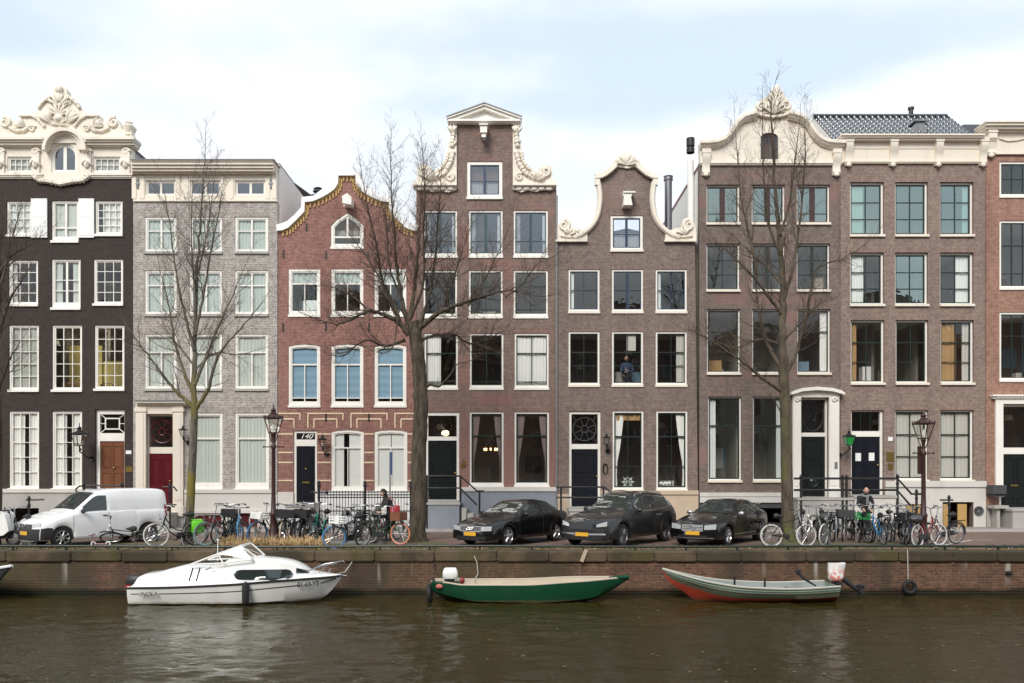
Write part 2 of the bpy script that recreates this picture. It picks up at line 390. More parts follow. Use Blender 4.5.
# cap stones
m, nt, b = _nt('mossy_cap_stone'); pos = position(nt)
c = mix(nt, noise(nt, pos, 2.5, 6, .65), (.06,.044,.026), (.14,.10,.058)); c = mix(nt, ramp(nt, noise(nt, pos, .7, 6, .65, (1,1,.8)), .44, .60, 0, .85), c, (.062,.054,.015))
c = mix(nt, ramp(nt, noise(nt, pos, .55, 5, .65), .46, .60, 0, .8), c, (.035,.027,.016)); L(nt, c, b.inputs['Base Color']); b.inputs['Roughness'].default_value = .9
bumped(nt, b, noise(nt, pos, 14, 4), .5, .02); M['cap'] = m
# canal water
m, nt, b = _nt('canal_water'); pos = position(nt)
b.inputs['Base Color'].default_value = (.028,.0225,.006,1); b.inputs['Roughness'].default_value = .05; b.inputs['IOR'].default_value = 1.33; b.inputs['Specular IOR Level'].default_value = .27
h1 = noise(nt, pos, 5.5, 4, .55, (.7, 1.3, 1)); h2 = noise(nt, pos, 14, 3, .6, (.7, 1.3, 1)); mod = ramp(nt, noise(nt, pos, .16, 3, .5), .38, .6, .45, 1.0)
a = N(nt, 'ShaderNodeMath', operation='MULTIPLY_ADD'); L(nt, h2, a.inputs[0]); a.inputs[1].default_value = .30; L(nt, h1, a.inputs[2])
mu = N(nt, 'ShaderNodeMath', operation='MULTIPLY'); L(nt, a.outputs[0], mu.inputs[0]); L(nt, mod, mu.inputs[1])
bumped(nt, b, mu.outputs[0], .5, .05); M['water'] = m
M['nearground'] = plain('near_quay_paving', (.16,.13,.11), .85, var=.2)

G = 400
structure('ground', MB().add([(-G, QY+.3, -.02), (G, QY+.3, -.02), (G, G, -.02), (-G, G, -.02)], [(0,1,2,3)]), M['verge'])
def gz(Y): return .11*max(0, min(1, (25.2-Y)/1.6))     # the verge rises gently to the cap stones
structure('verge', MB().add([(-G, QY+.5, .11), (G, QY+.5, .11), (G, 23.6, .108), (-G, 23.6, .108), (G, 25.25, -.004), (-G, 25.25, -.004)], [(0,1,2,3), (3,2,4,5)]), M['verge'])
structure('street', MB().add([(-G, 25.2, -.012), (G, 25.2, -.012), (G, 33.2, -.012), (-G, 33.2, -.012)], [(0,1,2,3)]), M['street'])
structure('verge', MB().add([(-40, 25.2, -.007), (gx(452, 26.5), 25.2, -.007), (gx(446, 28.2), 28.2, -.007), (-40, 28.2, -.007)], [(0,1,2,3)]).add([(gx(752, 26), 25.2, -.007), (gx(938, 26), 25.2, -.007), (gx(934, 28), 28.0, -.007), (gx(756, 28), 28.0, -.007)], [(0,1,2,3)]), M['verge'])
structure('kerb', MB().box(-G, G, 32.9, 33.08, -.03, .095), M['greystone'])
structure('pavement', MB().box(-G, G, 33.081, FY+.25, -.03, .088), M['footway'])
wm = MB(); XW, YW, c_ = 19.2, 11.0, .075; nx_, ny_ = int(2*XW/c_), int((QY+.25-YW)/c_)
def wave(x, y):
    g = .55 + .75*max(0, min(1, .5+1.3*mnoise.noise(Vector((x*.13+4, y*.17, 1.3)))))        # gusts: rough and calm patches
    q = Vector((x*.8 + .35*mnoise.noise(Vector((x*.9, y*.9, 5))), y*1.5, 0)); h = mnoise.noise(q*1.5) + .62*mnoise.noise(Vector((q.x*3.1+7, q.y*2.9, 3))) + .30*mnoise.noise(Vector((q.x*6.1, q.y*5.6, 9)))
    e = min(1, (XW-abs(x))/2, (y-YW)/1.5); return WATER + .040*g*h*max(0, e)
for j in range(ny_+1):
    for i in range(nx_+1): x, y = -XW+2*XW*i/nx_, YW+(QY+.25-YW)*j/ny_; wm.v.append((x, y, wave(x, y)))
for j in range(ny_):
    for i in range(nx_): a = j*(nx_+1)+i; wm.f.append((a, a+1, a+nx_+2, a+nx_+1)); wm.m.append(0)
for (x0, x1, y0, y1) in ((-G, G, 2.0, YW), (-G, -XW, YW, QY+.25), (XW, G, YW, QY+.25)): wm.add([(x0, y0, WATER), (x1, y0, WATER), (x1, y1, WATER), (x0, y1, WATER)], [(0,1,2,3)])
structure('water', wm, M['water'], True)
structure('canal_bed', MB().add([(-G, 2.0, -3.6), (G, 2.0, -3.6), (G, QY+.25, -3.6), (-G, QY+.25, -3.6)], [(0,1,2,3)]), M['verge'])
structure('near_street', MB().box(-G, G, -G, 2.6, -2.5, 0.0), M['nearground'])
# white bay markings and a chalky strip at the right
mk = MB()
def strip(x0, y0, x1, y1, w):
    a, b_ = Vector((gx(x0, gy(y0)), gy(y0), -.006)), Vector((gx(x1, gy(y1)), gy(y1), -.006)); t = (b_-a).normalized(); n = Vector((-t.y, t.x, 0))*w/2
    mk.add([a-n, b_-n, b_+n, a+n], [(0,1,2,3)])
strip(940, 545.5, 972, 539.8, .10); strip(1004, 549, 1024, 545, .12); strip(972, 540, 993, 540.2, .07); strip(924, 550, 938, 547, .1)
structure('road_marking', mk, plain('road_marking_paint', (.62,.60,.56), .7, var=.15, vscale=6, dirt=.5))

# quay wall: brick with cap stones as its part
qw = tag(MB().box(-90, 90, QY+.06, QY+.6, -3.5, -.15).build('quay_wall', M['quay']), 'long low brick quay wall with mossy stone cap above dark water', 'quay wall')
cs = MB(); x = -60.0; k = 0
while x < 60:
    w = 1.15 + RND.random()*.75; dz = (RND.random()-.5)*.016; dy = (RND.random()-.5)*.03
    cs.cbox((x+w/2, QY+.30+dy, -.01+dz), w-.008, .62, .28, bev=.03); x += w
cs.build('cap_stone', M['cap'], qw)
# low green pipe rail along the edge
M['railgreen'] = plain('dark_green_rail_paint', (.010,.022,.016), .45, var=.3, vscale=4)
rl = thing('quay_railing', (0, QY+.34, 0), 'long low dark green pipe railing along the quay edge', 'railing')
zr = EYE - (546.3-HOR)*(QY+.34)/F
rp = MB(); pts = [(-40+i*1.0, QY+.34+.012*sin(i*.9), zr+.012*sin(i*.53)) for i in range(81)]; rp.tube(pts, .032, 8); rp.build('rail', M['railgreen'], rl, smooth=True)
# posts where the photograph has them
ps = [13, 66, 118, 172, 225, 277, 328, 380, 430, 480, 532, 584, 635, 686, 737, 788, 840, 892, 945, 998]
for i in list(range(-6, 0)) + list(range(len(ps)+6)):
    px = ps[i] if 0 <= i < len(ps) else 13+51.8*i
    MB().box(gx(px, QY+.34)-.025, gx(px, QY+.34)+.025, QY+.32, QY+.36, .10, zr).build('rail_post', M['railgreen'], rl)

# near side of the canal, behind the camera: it only shows as reflections
nb = [(-62, 13, 18.5), (-48.9, 13, 20), (-35.8, 13, 17.5), (-22.7, 14, 21), (-8.6, 14, 18.5), (5.5, 13, 20), (18.6, 13, 18), (31.7, 14, 21), (45.8, 14, 18.5)]
mats_n = ['b_brown', 'b_umber', 'b_red', 'b_taupe', 'b_tan', 'b_brown', 'b_grey', 'b_umber', 'b_red']
proto_w = None
for i, (x, w, h) in enumerate(nb):
    r = thing('opposite_house', (x+w/2, -16, 0), ['brown', 'dark brown', 'red', 'grey brown', 'tan', 'russet', 'light grey', 'umber', 'deep red'][i] + ' brick house on the near side of the canal, seen only as a reflection', 'house', 'houses on the near side')
    mb = MB(); c = x+w/2
    mb.prism([(x, 0), (x+w, 0), (x+w, h*.82), (c+1.6, h), (c-1.6, h), (x, h*.82)], -26, -16); mb.build('wall', M[mats_n[i]], r)
    for a in range(3):
        for q in range(4):
            X, Z = x+w*(a+.5)/3, 1.2 + q*h*.19
            f = MB().prism([(X-.8, Z), (X+.8, Z), (X+.8, Z+2.0), (X-.8, Z+2.0)], -16.002, -15.9, [[(X-.68, Z+.1), (X+.68, Z+.1), (X+.68, Z+1.9), (X-.68, Z+1.9)]]).build('window', M['white'], r)
            MB().add([(X+.69, -15.96, Z+.09), (X-.69, -15.96, Z+.09), (X-.69, -15.96, Z+1.91), (X+.69, -15.96, Z+1.91)], [(0,1,2,3)]).build('pane', M['slate'], f)
# ------------------------------------------------------------------ houses
def rect(x0, x1, y0, y1): return [(fx(x0), fz(y1)), (fx(x1), fz(y1)), (fx(x1), fz(y0)), (fx(x0), fz(y0))]
def pxs(pts): return [(fx(x), fz(y)) for x, y in pts]
def inset(poly, d):
    """inset a convex counter-clockwise polygon"""
    n = len(poly); out = []
    for i in range(n):
        p0, p1, p2 = Vector(poly[i-1]), Vector(poly[i]), Vector(poly[(i+1) % n])
        e1, e2 = (p1-p0).normalized(), (p2-p1).normalized()
        n1, n2 = Vector((-e1.y, e1.x)), Vector((-e2.y, e2.x))
        b = n1 + n2; b /= max(.2, b.length_squared/2)
        out.append(tuple(p1 + b*d))
    return out
def arch_pts(x0, x1, y0, y1, rise, n=8):
    """opening with a curved head: y0 = crown row, rise in pixels"""
    w = x1 - x0; pts = [(x0, y1), (x1, y1)]
    for i in range(n+1):
        t = pi*i/n; pts.append((x0 + w/2 + w/2*cos(t), y0 + rise - rise*sin(t)))
    return pts
def wavy(mb, x0, x1, z0, z1, y, folds, amp=.013, m=0, taper=None):
    ph = RND.random()*6; fr = 2*pi*folds/max(.05, x1-x0)
    n = max(8, int(folds*6))
    def fn(u, v):
        x = x0 + (x1-x0)*u
        if taper: x = taper(u, v)
        return (x, y + amp*sin(x*fr+ph+.7*sin(x*fr*.37)) + .01*sin(v*5+u*9), z0 + (z1-z0)*v)
    mb.grid(fn, n, 6, m)

class House:
    def __init__(s, name, x0, x1, label, wallmat, depth=11.0):
        s.x0, s.x1 = x0, x1; s.wm = wallmat; s.depth = depth; s.holes = []; s.alt = None; s.lint = M.get(wallmat.name + '_lintel')
        s.root = thing(name, (fx((x0+x1)/2), FY, 0), label, 'house', 'canal houses along the quay')
    def part(s, name, mb, mats, parent=None, smooth=False):
        return mb.build(name, [M[q] for q in mats] if isinstance(mats, (list, tuple)) else M[mats] if isinstance(mats, str) else mats, parent or s.root, smooth=smooth)
    def window(s, x0, x1, y0, y1, fr=.07, rec=.05, frame='white', sash=None, bars=(), cur=(), gl='glass', sill='white', shape=None, sw=.045, fbot=None, Y=FY, hole=True, sillp=.07):
        outer = pxs(shape) if shape else rect(x0, x1, y0, y1)
        if hole: (s.alt if s.alt is not None else s.holes).append(outer)
        inner = inset(outer, fr)
        if fbot:
            zb = min(p[1] for p in inner); inner = [(p[0], p[1] + (fbot-fr if abs(p[1]-zb) < 1e-6 else 0)) for p in inner]
        ya = Y + rec
        if hole and s.alt is None and getattr(s, 'lint', None): s.part('lintel', MB().box(outer[0][0]-.07, outer[1][0]+.07, FY-.004, FY-.0005, max(p[1] for p in outer)+.004, max(p[1] for p in outer)+.215), s.lint)
        w = s.part('window', MB().prism(inset(outer, -.003), ya, ya+.11, [inner]), frame)
        ix0, ix1 = min(p[0] for p in inner), max(p[0] for p in inner); iz0, iz1 = min(p[1] for p in inner), max(p[1] for p in inner)
        sm = sash or frame
        mb = MB(); inn2 = inset(inner, sw)
        mb.prism(inset(inner, -.004), ya+.028, ya+.082, [inn2])
        for br in bars:
            k, f = br[0], br[1]; bw = br[2] if len(br) > 2 else .028; a, b = br[3:5] if len(br) > 4 else (0, 1)
            if k == 'v':
                x = ix0 + (ix1-ix0)*f; mb.box(x-bw/2, x+bw/2, ya+.031, ya+.079, iz0+(iz1-iz0)*a+.02, iz0+(iz1-iz0)*b-.02)
            else:
                z = iz0 + (iz1-iz0)*f; mb.box(ix0+(ix1-ix0)*a+.02, ix0+(ix1-ix0)*b-.02, ya+.034, ya+.076, z-bw/2, z+bw/2)
        s.part('sash', mb, sm, w)
        yp = ya + .055
        pts = [(p[0], yp, p[1]) for p in inset(inner, .006)]
        s.part('pane', MB().add(pts, [tuple(range(len(pts)))]), gl, w)
        yc = ya + .115
        for c in cur:
            k, cm = c[0], c[1]; f = c[2] if len(c) > 2 else .32; mb = MB(); W = ix1-ix0
            if k == 'full': wavy(mb, ix0-.06, ix1+.06, iz0-.05, iz1+.1, yc, W*7.5)
            elif k == 'left': wavy(mb, ix0-.08, ix0+W*f, iz0-.05, iz1+.1, yc, W*f*11)
            elif k == 'right': wavy(mb, ix1-W*f, ix1+.08, iz0-.05, iz1+.1, yc, W*f*11)
            elif k in ('tieleft', 'tieright'):
                sg = 1 if k == 'tieleft' else -1; e = ix0-.08 if sg > 0 else ix1+.08
                def tp(u, v, e=e, sg=sg, W=W, f=f): return e + sg*u*(W*f)*(.35 + .65*max(0, (v-.30)/.7)**.7 if v > .30 else .35+.25*(.3-v))
                wavy(mb, 0, W*f, iz0, iz1+.1, yc, W*f*11, taper=tp)
            elif k == 'low': wavy(mb, ix0-.06, ix1+.06, iz0-.05, iz0+(iz1-iz0)*f, yc, W*7)
            elif k == 'high': wavy(mb, ix0-.06, ix1+.06, iz1-(iz1-iz0)*f, iz1+.1, yc, W*5, .02)
            elif k == 'blind':
                def fn(u, v, iz0=iz0, iz1=iz1, f=f): 
                    z = iz1+.05-(iz1+.05-(iz1-(iz1-iz0)*f))*v
                    return (ix0-.04+(W+.08)*u, yc-.01+.03*abs(((z*3.2) % 1)-.5), z)
                mb.grid(fn, 2, 40)
            elif k == 'board': mb.box(ix0+W*c[3]-.02, ix0+W*c[4]+.02, yc-.01, yc+.02, iz0+(iz1-iz0)*c[5], iz0+(iz1-iz0)*c[6])
            s.part('shutter' if k == 'board' else 'blind' if k == 'blind' else 'curtain', mb, cm, w, smooth=k not in ('board', 'blind'))
        if sill:
            s.part('sill', MB().box(min(p[0] for p in outer)-.022, max(p[0] for p in outer)+.022, Y-sillp, Y+rec+.03, min(p[1] for p in outer)-.085, min(p[1] for p in outer)+.012), sill, w)
        return w
    def door(s, x0, x1, y0, y1, yt0, yt1, yl0, leaf, lx0=None, lx1=None, frame='white', rec=.12, panels=(), tmat='glass', deco=None, decomat=None, slot=None, knob=None, double=False):
        lx0 = lx0 or x0+2; lx1 = lx1 or x1-2
        s.holes.append(rect(x0, x1, y0, y1)); ya = FY+rec
        out = rect(x0, x1, y0, y1)
        fr = s.part('door_frame', MB().prism(inset(out, -.003), ya, ya+.13, [rect(lx0, lx1, yt0, yt1), rect(lx0, lx1, yl0, y1-.3)]), frame)
        s.part('pane', MB().add([(p[0], ya+.07, p[1]) for p in inset(rect(lx0, lx1, yt0, yt1), -.01)], [(0,1,2,3)]), tmat, fr)
        if deco:
            mb = MB(); cx, cz = fx((lx0+lx1)/2), fz((yt0+yt1)/2); rx, rz = (fx(lx1)-fx(lx0))/2, (fz(yt0)-fz(yt1))/2
            if deco in ('rose', 'oval', 'ring'):
                r = min(rx, rz)*.88
                ex, ez = (r, r) if deco != 'oval' else (rx*.85, rz*.9)
                mb.tube([(cx+ex*cos(a*pi/12), ya+.05, cz+ez*sin(a*pi/12)) for a in range(24)], .018, 5, closed=True)
                mb.tube([(cx+ex*.3*cos(a*pi/6), ya+.05, cz+ez*.3*sin(a*pi/6)) for a in range(12)], .016, 5, closed=True)
                for a in range(8 if deco == 'rose' else 4):
                    t = a*pi/(4 if deco == 'rose' else 2)+.39; mb.tube([(cx+ex*.3*cos(t), ya+.05, cz+ez*.3*sin(t)), (cx+ex*cos(t), ya+.05, cz+ez*sin(t))], .014, 4)
                if deco != 'ring':
                    for sx in (-1, 1):
                        for sz in (-1, 1): mb.tube([(cx+ex*.72*sx, ya+.05, cz+ez*.72*sz), (cx+rx*.98*sx, ya+.05, cz+rz*.98*sz)], .014, 4)
            elif deco == 'frame':
                a, b = rx*.62, rz*.62
                mb.prism([(cx-a,cz-b),(cx+a,cz-b),(cx+a,cz+b),(cx-a,cz+b)], ya+.02, ya+.06, [[(cx-a+.05,cz-b+.05),(cx+a-.05,cz-b+.05),(cx+a-.05,cz+b-.05),(cx-a+.05,cz+b-.05)]])
                for sx in (-1, 1):
                    for sz in (-1, 1): mb.tube([(cx+a*.98*sx, ya+.04, cz+b*.98*sz), (cx+rx*.99*sx, ya+.04, cz+rz*.99*sz)], .02, 4)
                    mb.tube([(cx+a*sx, ya+.04, cz), (cx+rx*sx, ya+.04, cz)], .018, 4)
            elif deco == 'cross':
                for t in (.33, .66): mb.box(cx-rx+2*rx*t-.012, cx-rx+2*rx*t+.012, ya+.03, ya+.08, cz-rz, cz+rz)
            s.part('glazing_bar', mb, decomat or frame, fr)
        d = MB(); X0, X1, Z0, Z1 = fx(lx0)+.004, fx(lx1)-.004, fz(y1)+.01, fz(yl0)-.006
        d.box(X0, X1, ya+.045, ya+.10, Z0, Z1)
        for (a, b, c_, e) in panels:      # fractions of the leaf: x from, x to, z from, z to
            px0, px1, pz0, pz1 = X0+(X1-X0)*a, X0+(X1-X0)*b, Z0+(Z1-Z0)*c_, Z0+(Z1-Z0)*e
            o_ = [(px0,pz0),(px1,pz0),(px1,pz1),(px0,pz1)]; d.prism(o_, ya+.022, ya+.0449, [inset(o_, .035)])
            q = inset(o_, .07); d.prism(q, ya+.03, ya+.0448)
        if double: d.box((X0+X1)/2-.02, (X0+X1)/2+.02, ya+.02, ya+.0447, Z0, Z1)
        dr = s.part('door', d, leaf)
        if slot: s.part('letter_slot', MB().cbox((fx(slot[0]), ya+.015, fz(slot[1])), .32, .03, .07, bev=.008), 'brass', dr)
        if knob: s.part('door_knob', MB().ball((fx(knob[0]), ya+.0, fz(knob[1])), .045, 8).tube([(fx(knob[0]), ya, fz(knob[1])), (fx(knob[0]), ya+.05, fz(knob[1]))], .018, 6), 'brass', dr, True)
        s.part('threshold', MB().box(fx(x0)-.04, fx(x1)+.04, FY-.10, ya+.14, fz(y1)-.12, fz(y1)+.006), 'greystone')
        return dr
    def base(s, name, x0, x1, y0, y1, mat, proj=.06, holes=(), ledge=None):
        z1 = fz(y1) if y1 else 0.0
        out = [(fx(x0), z1), (fx(x1), z1), (fx(x1), fz(y0)), (fx(x0), fz(y0))]
        o = s.part(name, MB().prism(out, FY-proj, FY-.002, [rect(*h) for h in holes]), mat)
        s.holes += [rect(*h) for h in holes]
        return o
    def wall(s, outline_px, top_clip=None):
        out = pxs(outline_px)
        return s.part('wall', MB().prism(out, FY, FY+.3, s.holes), s.wm)
    def body(s, ytop, sidemat_l, sidemat_r, slabs, ridge=None, roofmat='tile', room='room', back=3.4, cap=None):
        """side walls, back wall, rooms and roof behind the front"""
        X0, X1, zt = fx(s.x0)+.01, fx(s.x1)-.01, fz(ytop)-.02; Y0, Y1 = FY+.302, FY+s.depth
        for x0, x1, mt in ((X0, X0+.22, sidemat_l), (X1-.22, X1, sidemat_r)):
            s.part('side_wall', MB().box(x0, x1, Y0, Y1, 0, zt), mt)
        s.part('rear_wall', MB().box(X0+.222, X1-.222, Y1-.3, Y1, 0, zt), s.wm)
        mb = MB()
        for y in slabs: mb.box(X0+.222, X1-.222, Y0, Y0+back, fz(y)-.14, fz(y)+.14)
        mb.box(X0+.222, X1-.222, Y0+back, Y0+back+.1, 0, zt-.2)
        mb.box(X0+.222, X1-.222, Y0, Y1-.31, zt-.2, zt-.004)
        for f in (.36, .68):
            xm = X0+(X1-X0)*f
            if room == 'room': mb.box(xm-.06, xm+.06, Y0+1.6, Y0+back-.002, fz(slabs[0])+.142 if slabs else .2, zt-.21)
        s.part('interior', mb, room)
        names = ['sandstone', 'goldcurtain', 'greycurtain', 'net', 'brownwood', 'blueblind', 'whitecurtain', 'slate']; fu = MB(); cl = MB(); zz = sorted([fz(y)+.145 for y in slabs])
        for i, z0 in enumerate(zz):
            z1 = (zz[i+1]-.29 if i+1 < len(zz) else zt-.21)
            cl.box(X0+.225, X1-.225, Y0+.01, Y0+back-.01, z1-.012, z1-.003)
            for k in range(7):
                x = X0+.5+(X1-X0-1.0)*RND.random(); w = .25+.5*RND.random(); m_ = RND.randrange(8)
                if k < 3: zb = z0+(.9+.5*RND.random()); fu.box(x-w/2, x+w/2, Y0+back-.05, Y0+back-.002, zb, min(z1-.2, zb+.5+.5*RND.random()), m_)
                elif k < 6: yy = Y0+.6+1.8*RND.random(); fu.box(x-w/2, x+w/2, yy, yy+.4, z0, z0+.5+.9*RND.random(), m_)
                else:
                    yy = Y0+1.2+RND.random(); fu.lathe([(.02, 0), (.2, .0), (.12, .22), (.01, .23)], (x, yy, z1-.9), 10, 6).tube([(x, yy, z1-.68), (x, yy, z1-.02)], .01, 4, 7)
        if slabs: s.part('furniture', fu, names); s.part('ceiling', cl, 'whitecurtain')
        if ridge:
            zr = fz(ridge); xm = (X0+X1)/2; t = MB()
            P = [(X0-.02, zt), (xm, zr), (X1+.02, zt)]
            t.prism([(P[0][0], P[0][1]-.12), (P[2][0], P[2][1]-.12), (P[2][0], P[2][1]), (P[1][0], P[1][1]), (P[0][0], P[0][1])], Y0+.02, Y1)
            s.part('roof', t, roofmat)
        return Y0, Y1, X0, X1, zt

def steps(mb, x0, x1, ytop, st, m=0, ends=True, back=.0):
    """cornice mouldings stacked downwards from row ytop: (height px, projection m)"""
    y = ytop
    for h, p in st:
        e = p*24 if ends else 0
        mb.box(fxp(x0, p)-e/24, fxp(x1, p)+e/24, FY-p, FY+.28+back, fzp(y+h, p)-.004, fzp(y, p)-.001, m); y += h
    return y
def spiral(mb, cx, cy, r, turns, a0, sgn, w, Y, n=26, r1=.12):
    pts = []
    for i in range(n+1):
        t = i/n; a = a0 + sgn*2*pi*turns*t; rr = r*(1-t) + r*r1*t
        pts.append((fx(cx + rr*cos(a)), Y, fz(cy - rr*sin(a))))
    mb.tube(pts, [w*(1.1-.5*i/n) for i in range(n+1)], 6)
def garland(mb, pts, w, Y, n=7):
    P = [Vector((fx(x), Y, fz(y))) for x, y in pts]; Q = []
    for i in range(len(P)-1):
        for k in range(n): Q.append(P[i].lerp(P[i+1], k/n))
    Q.append(P[-1]); mb.tube(Q, [w*(.65+.55*abs(sin(i*1.3))) for i in range(len(Q))], 6)
def leafs(mb, cx, cy, r, n, a0, a1, Y, w=.5, d=.10):
    """a fan of acanthus lobes"""
    for i in range(n):
        a = a0 + (a1-a0)*i/max(1, n-1)
        p0 = (fx(cx), Y, fz(cy)); pts = []
        for k in range(5):
            t = k/4; rr = r*t; bend = .25*sin(t*pi)*(1 if i % 2 else -1)*.3
            pts.append((fx(cx + rr*cos(a+bend)), Y - d*sin(t*pi*.8)-.01, fz(cy - rr*sin(a+bend))))
        R = r/24*w*.5
        mb.tube(pts, [R*.35, R*.8, R, R*.85, R*.35], 5)
def bracket(mb, x, y0, y1, w, p, m=0):
    X, z0, z1 = fx(x), fz(y0), fz(y1); h = z0 - z1; hw = w/24/2
    mb.box(X-hw*1.15, X+hw*1.15, FY-p, FY-.003, z0-h*.16, z0)
    prof = [(0, z0-h*.17), (-p*.92, z0-h*.17), (-p*.95, z0-h*.36), (-p*.6, z0-h*.5), (-p*.45, z0-h*.75), (-p*.55, z0-h*.88), (-p*.25, z1), (0, z1)]
    n = len(prof); vs = [(X+sx*hw, FY-.003+q[0], q[1]) for sx in (-1, 1) for q in prof]
    mb.add(vs, [tuple(range(n-1,-1,-1)), tuple(range(n, 2*n))] + [(i, (i+1) % n, n+(i+1) % n, n+i) for i in range(n)], m)
    mb.ball((X, FY-p*.5, z1+h*.02), (hw*.7, .06, h*.09), 8, m)
def anchors(h, pts, ln=.32):
    for x, y in pts:
        h.part('wall_anchor', MB().box(fx(x)-.03, fx(x)+.03, FY-.04, FY-.002, fz(y)-ln/2, fz(y)+ln/2), 'iron')
def grid_bars(nc, rows, w=.026): return [('v', (i+1)/nc, w) for i in range(nc-1)] + [('h', r, w) for r in rows]
def even(n): return [(i+1)/n for i in range(n-1)]

# ---- 1: tarred dark house with carved crest
H = House('canal_house', -9, 132, 'dark almost black house with carved white crest over an arched window', M['b_black'])
g34 = grid_bars(3, even(4)); g35 = grid_bars(3, even(5))
H.window(6.5, 31.5, 201, 235, bars=grid_bars(3, even(4)), gl='midglass', cur=[('full', 'whitecurtain')])
H.window(51.5, 78.5, 200.5, 241, bars=[('v', .5, .09), ('h', .28, .06)], fbot=.16, cur=[('full', 'net')])
H.window(95, 122.5, 200.5, 234.5, bars=grid_bars(4, even(4)), gl='midglass', cur=[('right', 'whitecurtain', .8)])
for sx0, sx1 in ((31.8, 47.8), (79.3, 94.6)):
    H.part('shutter', MB().box(fx(sx0), fx(sx1), FY-.07, FY-.012, fz(238), fz(199)).box(fx(sx0+1.5), fx(sx1-1.5), FY-.078, FY-.0705, fz(236), fz(220)).box(fx(sx0+1.5), fx(sx1-1.5), FY-.078, FY-.0705, fz(217.5), fz(201)), 'purewhite')
H.window(8.5, 38, 260, 304.5, bars=grid_bars(3, even(4)), cur=[('left', 'greycurtain', .2)])
H.window(51.5, 80.5, 259, 308, bars=[('v', .5, .09), ('h', .3, .03), ('h', .55, .03)], fbot=.2, cur=[('left', 'net', .3), ('right', 'net', .3)])
H.window(93.5, 123, 259, 304, bars=grid_bars(3, even(4)))
H.window(8.8, 38.8, 325, 390, bars=g35, cur=[('full', 'greycurtain')] , gl='midglass')
H.window(52, 82, 325, 390, bars=g35)
H.window(94.4, 124.3, 325, 389, bars=g35)
H.window(9, 39, 411, 488.5, bars=grid_bars(3, even(5), .024), cur=[('left', 'whitecurtain', .46), ('right', 'whitecurtain', .36)])
H.window(52, 82, 411, 488.5, bars=grid_bars(3, even(5), .024), cur=[('left', 'whitecurtain', .42), ('right', 'whitecurtain', .34)])
H.door(95, 124.5, 409, 500, 414, 433, 441, 'brownwood', 98.5, 123, deco='frame', decomat='white', panels=[(.06, .47, .55, .93), (.53, .94, .55, .93), (.06, .47, .06, .47), (.53, .94, .06, .47)], double=True, knob=(112.5, 468))
# the pale entablature and crest
fh = []; H.alt = fh
H.window(8, 34, 157, 172.5, bars=grid_bars(4, [.5]), Y=FY-.05, sill=None, fr=.05, gl='midglass', cur=[('full', 'greycurtain')])
H.window(93.5, 121, 157, 172.5, bars=grid_bars(4, [.5]), Y=FY-.05, sill=None, fr=.05, gl='midglass', cur=[('full', 'greycurtain')])
H.window(52, 77.5, 144, 172.5, bars=[('v', .5, .14)], Y=FY-.05, sill=None, fr=.07, gl='blueglass', shape=arch_pts(52, 77.5, 144, 172.5, 11))
H.alt = None
fr_out = pxs([(-9, 179), (132, 179), (132, 148), (-9, 148)])
H.part('frieze', MB().prism(fr_out, FY-.05, FY+.28, [[p for p in h] for h in fh if max(q[1] for q in h) < fz(148)] ) if False else
       MB().prism(pxs([(-9, 179), (132, 179), (132, 146), (84, 146), (84, 136), (41, 136), (41, 146), (-9, 146)]), FY-.05, FY+.28, fh), 'carve')
cm = MB()
for a, b in ((-9, 42.5), (84.5, 134)):
    q = MB(); steps(q, a, b, 136.5, [(2.5, .42), (2.5, .34), (3, .26), (2, .16)], ends=False); H.part('cornice', q, 'carve')
    q = MB(); steps(q, a, min(b, 132), 173, [(2, .14), (1.8, .10)], ends=False); H.part('frieze_ledge', q, 'carve')
for ro, ri, p in ((22, 19, .42), (19, 16.5, .30), (16.5, 14, .18)):
    ring = [(63.5+ro*cos(pi*i/16), 149.5-ro*sin(pi*i/16)) for i in range(17)] + [(63.5+ri*cos(pi*i/16), 149.5-ri*sin(pi*i/16)) for i in range(16,-1,-1)]
    cm.prism([(fxp(x, p), fzp(y, p)) for x, y in ring], FY-p, FY-.055)
H.part('arch_hood', cm, 'carve')
half = [(134, 144), (132.5, 134), (134.4, 127), (129, 122), (124, 125.5), (124.5, 132), (122.3, 128.3), (119.3, 121), (114.2, 118), (109, 120.3), (105.4, 124), (101, 122), (101, 116.6), (88, 116), (84.2, 111.5), (79.8, 107.8), (77.6, 102), (73.5, 99.5), (68.8, 96), (67.4, 90), (64.5, 86.5), (61.5, 85.6)]
def jit(pts, n=3):
    out = []
    for i in range(len(pts)-1):
        for k in range(n):
            t = k/n; out.append((pts[i][0]*(1-t)+pts[i+1][0]*t + (RND.random()-.5)*.9*(k > 0), pts[i][1]*(1-t)+pts[i+1][1]*t + (RND.random()-.5)*.9*(k > 0)))
    return out + [pts[-1]]
rr_ = jit(half); ll_ = [(122.5-x, y) for x, y in reversed(jit(half))][1:]
H.part('crest', MB().prism(pxs(rr_ + ll_), FY-.12, FY+.22), 'carve')
Yc = FY-.13
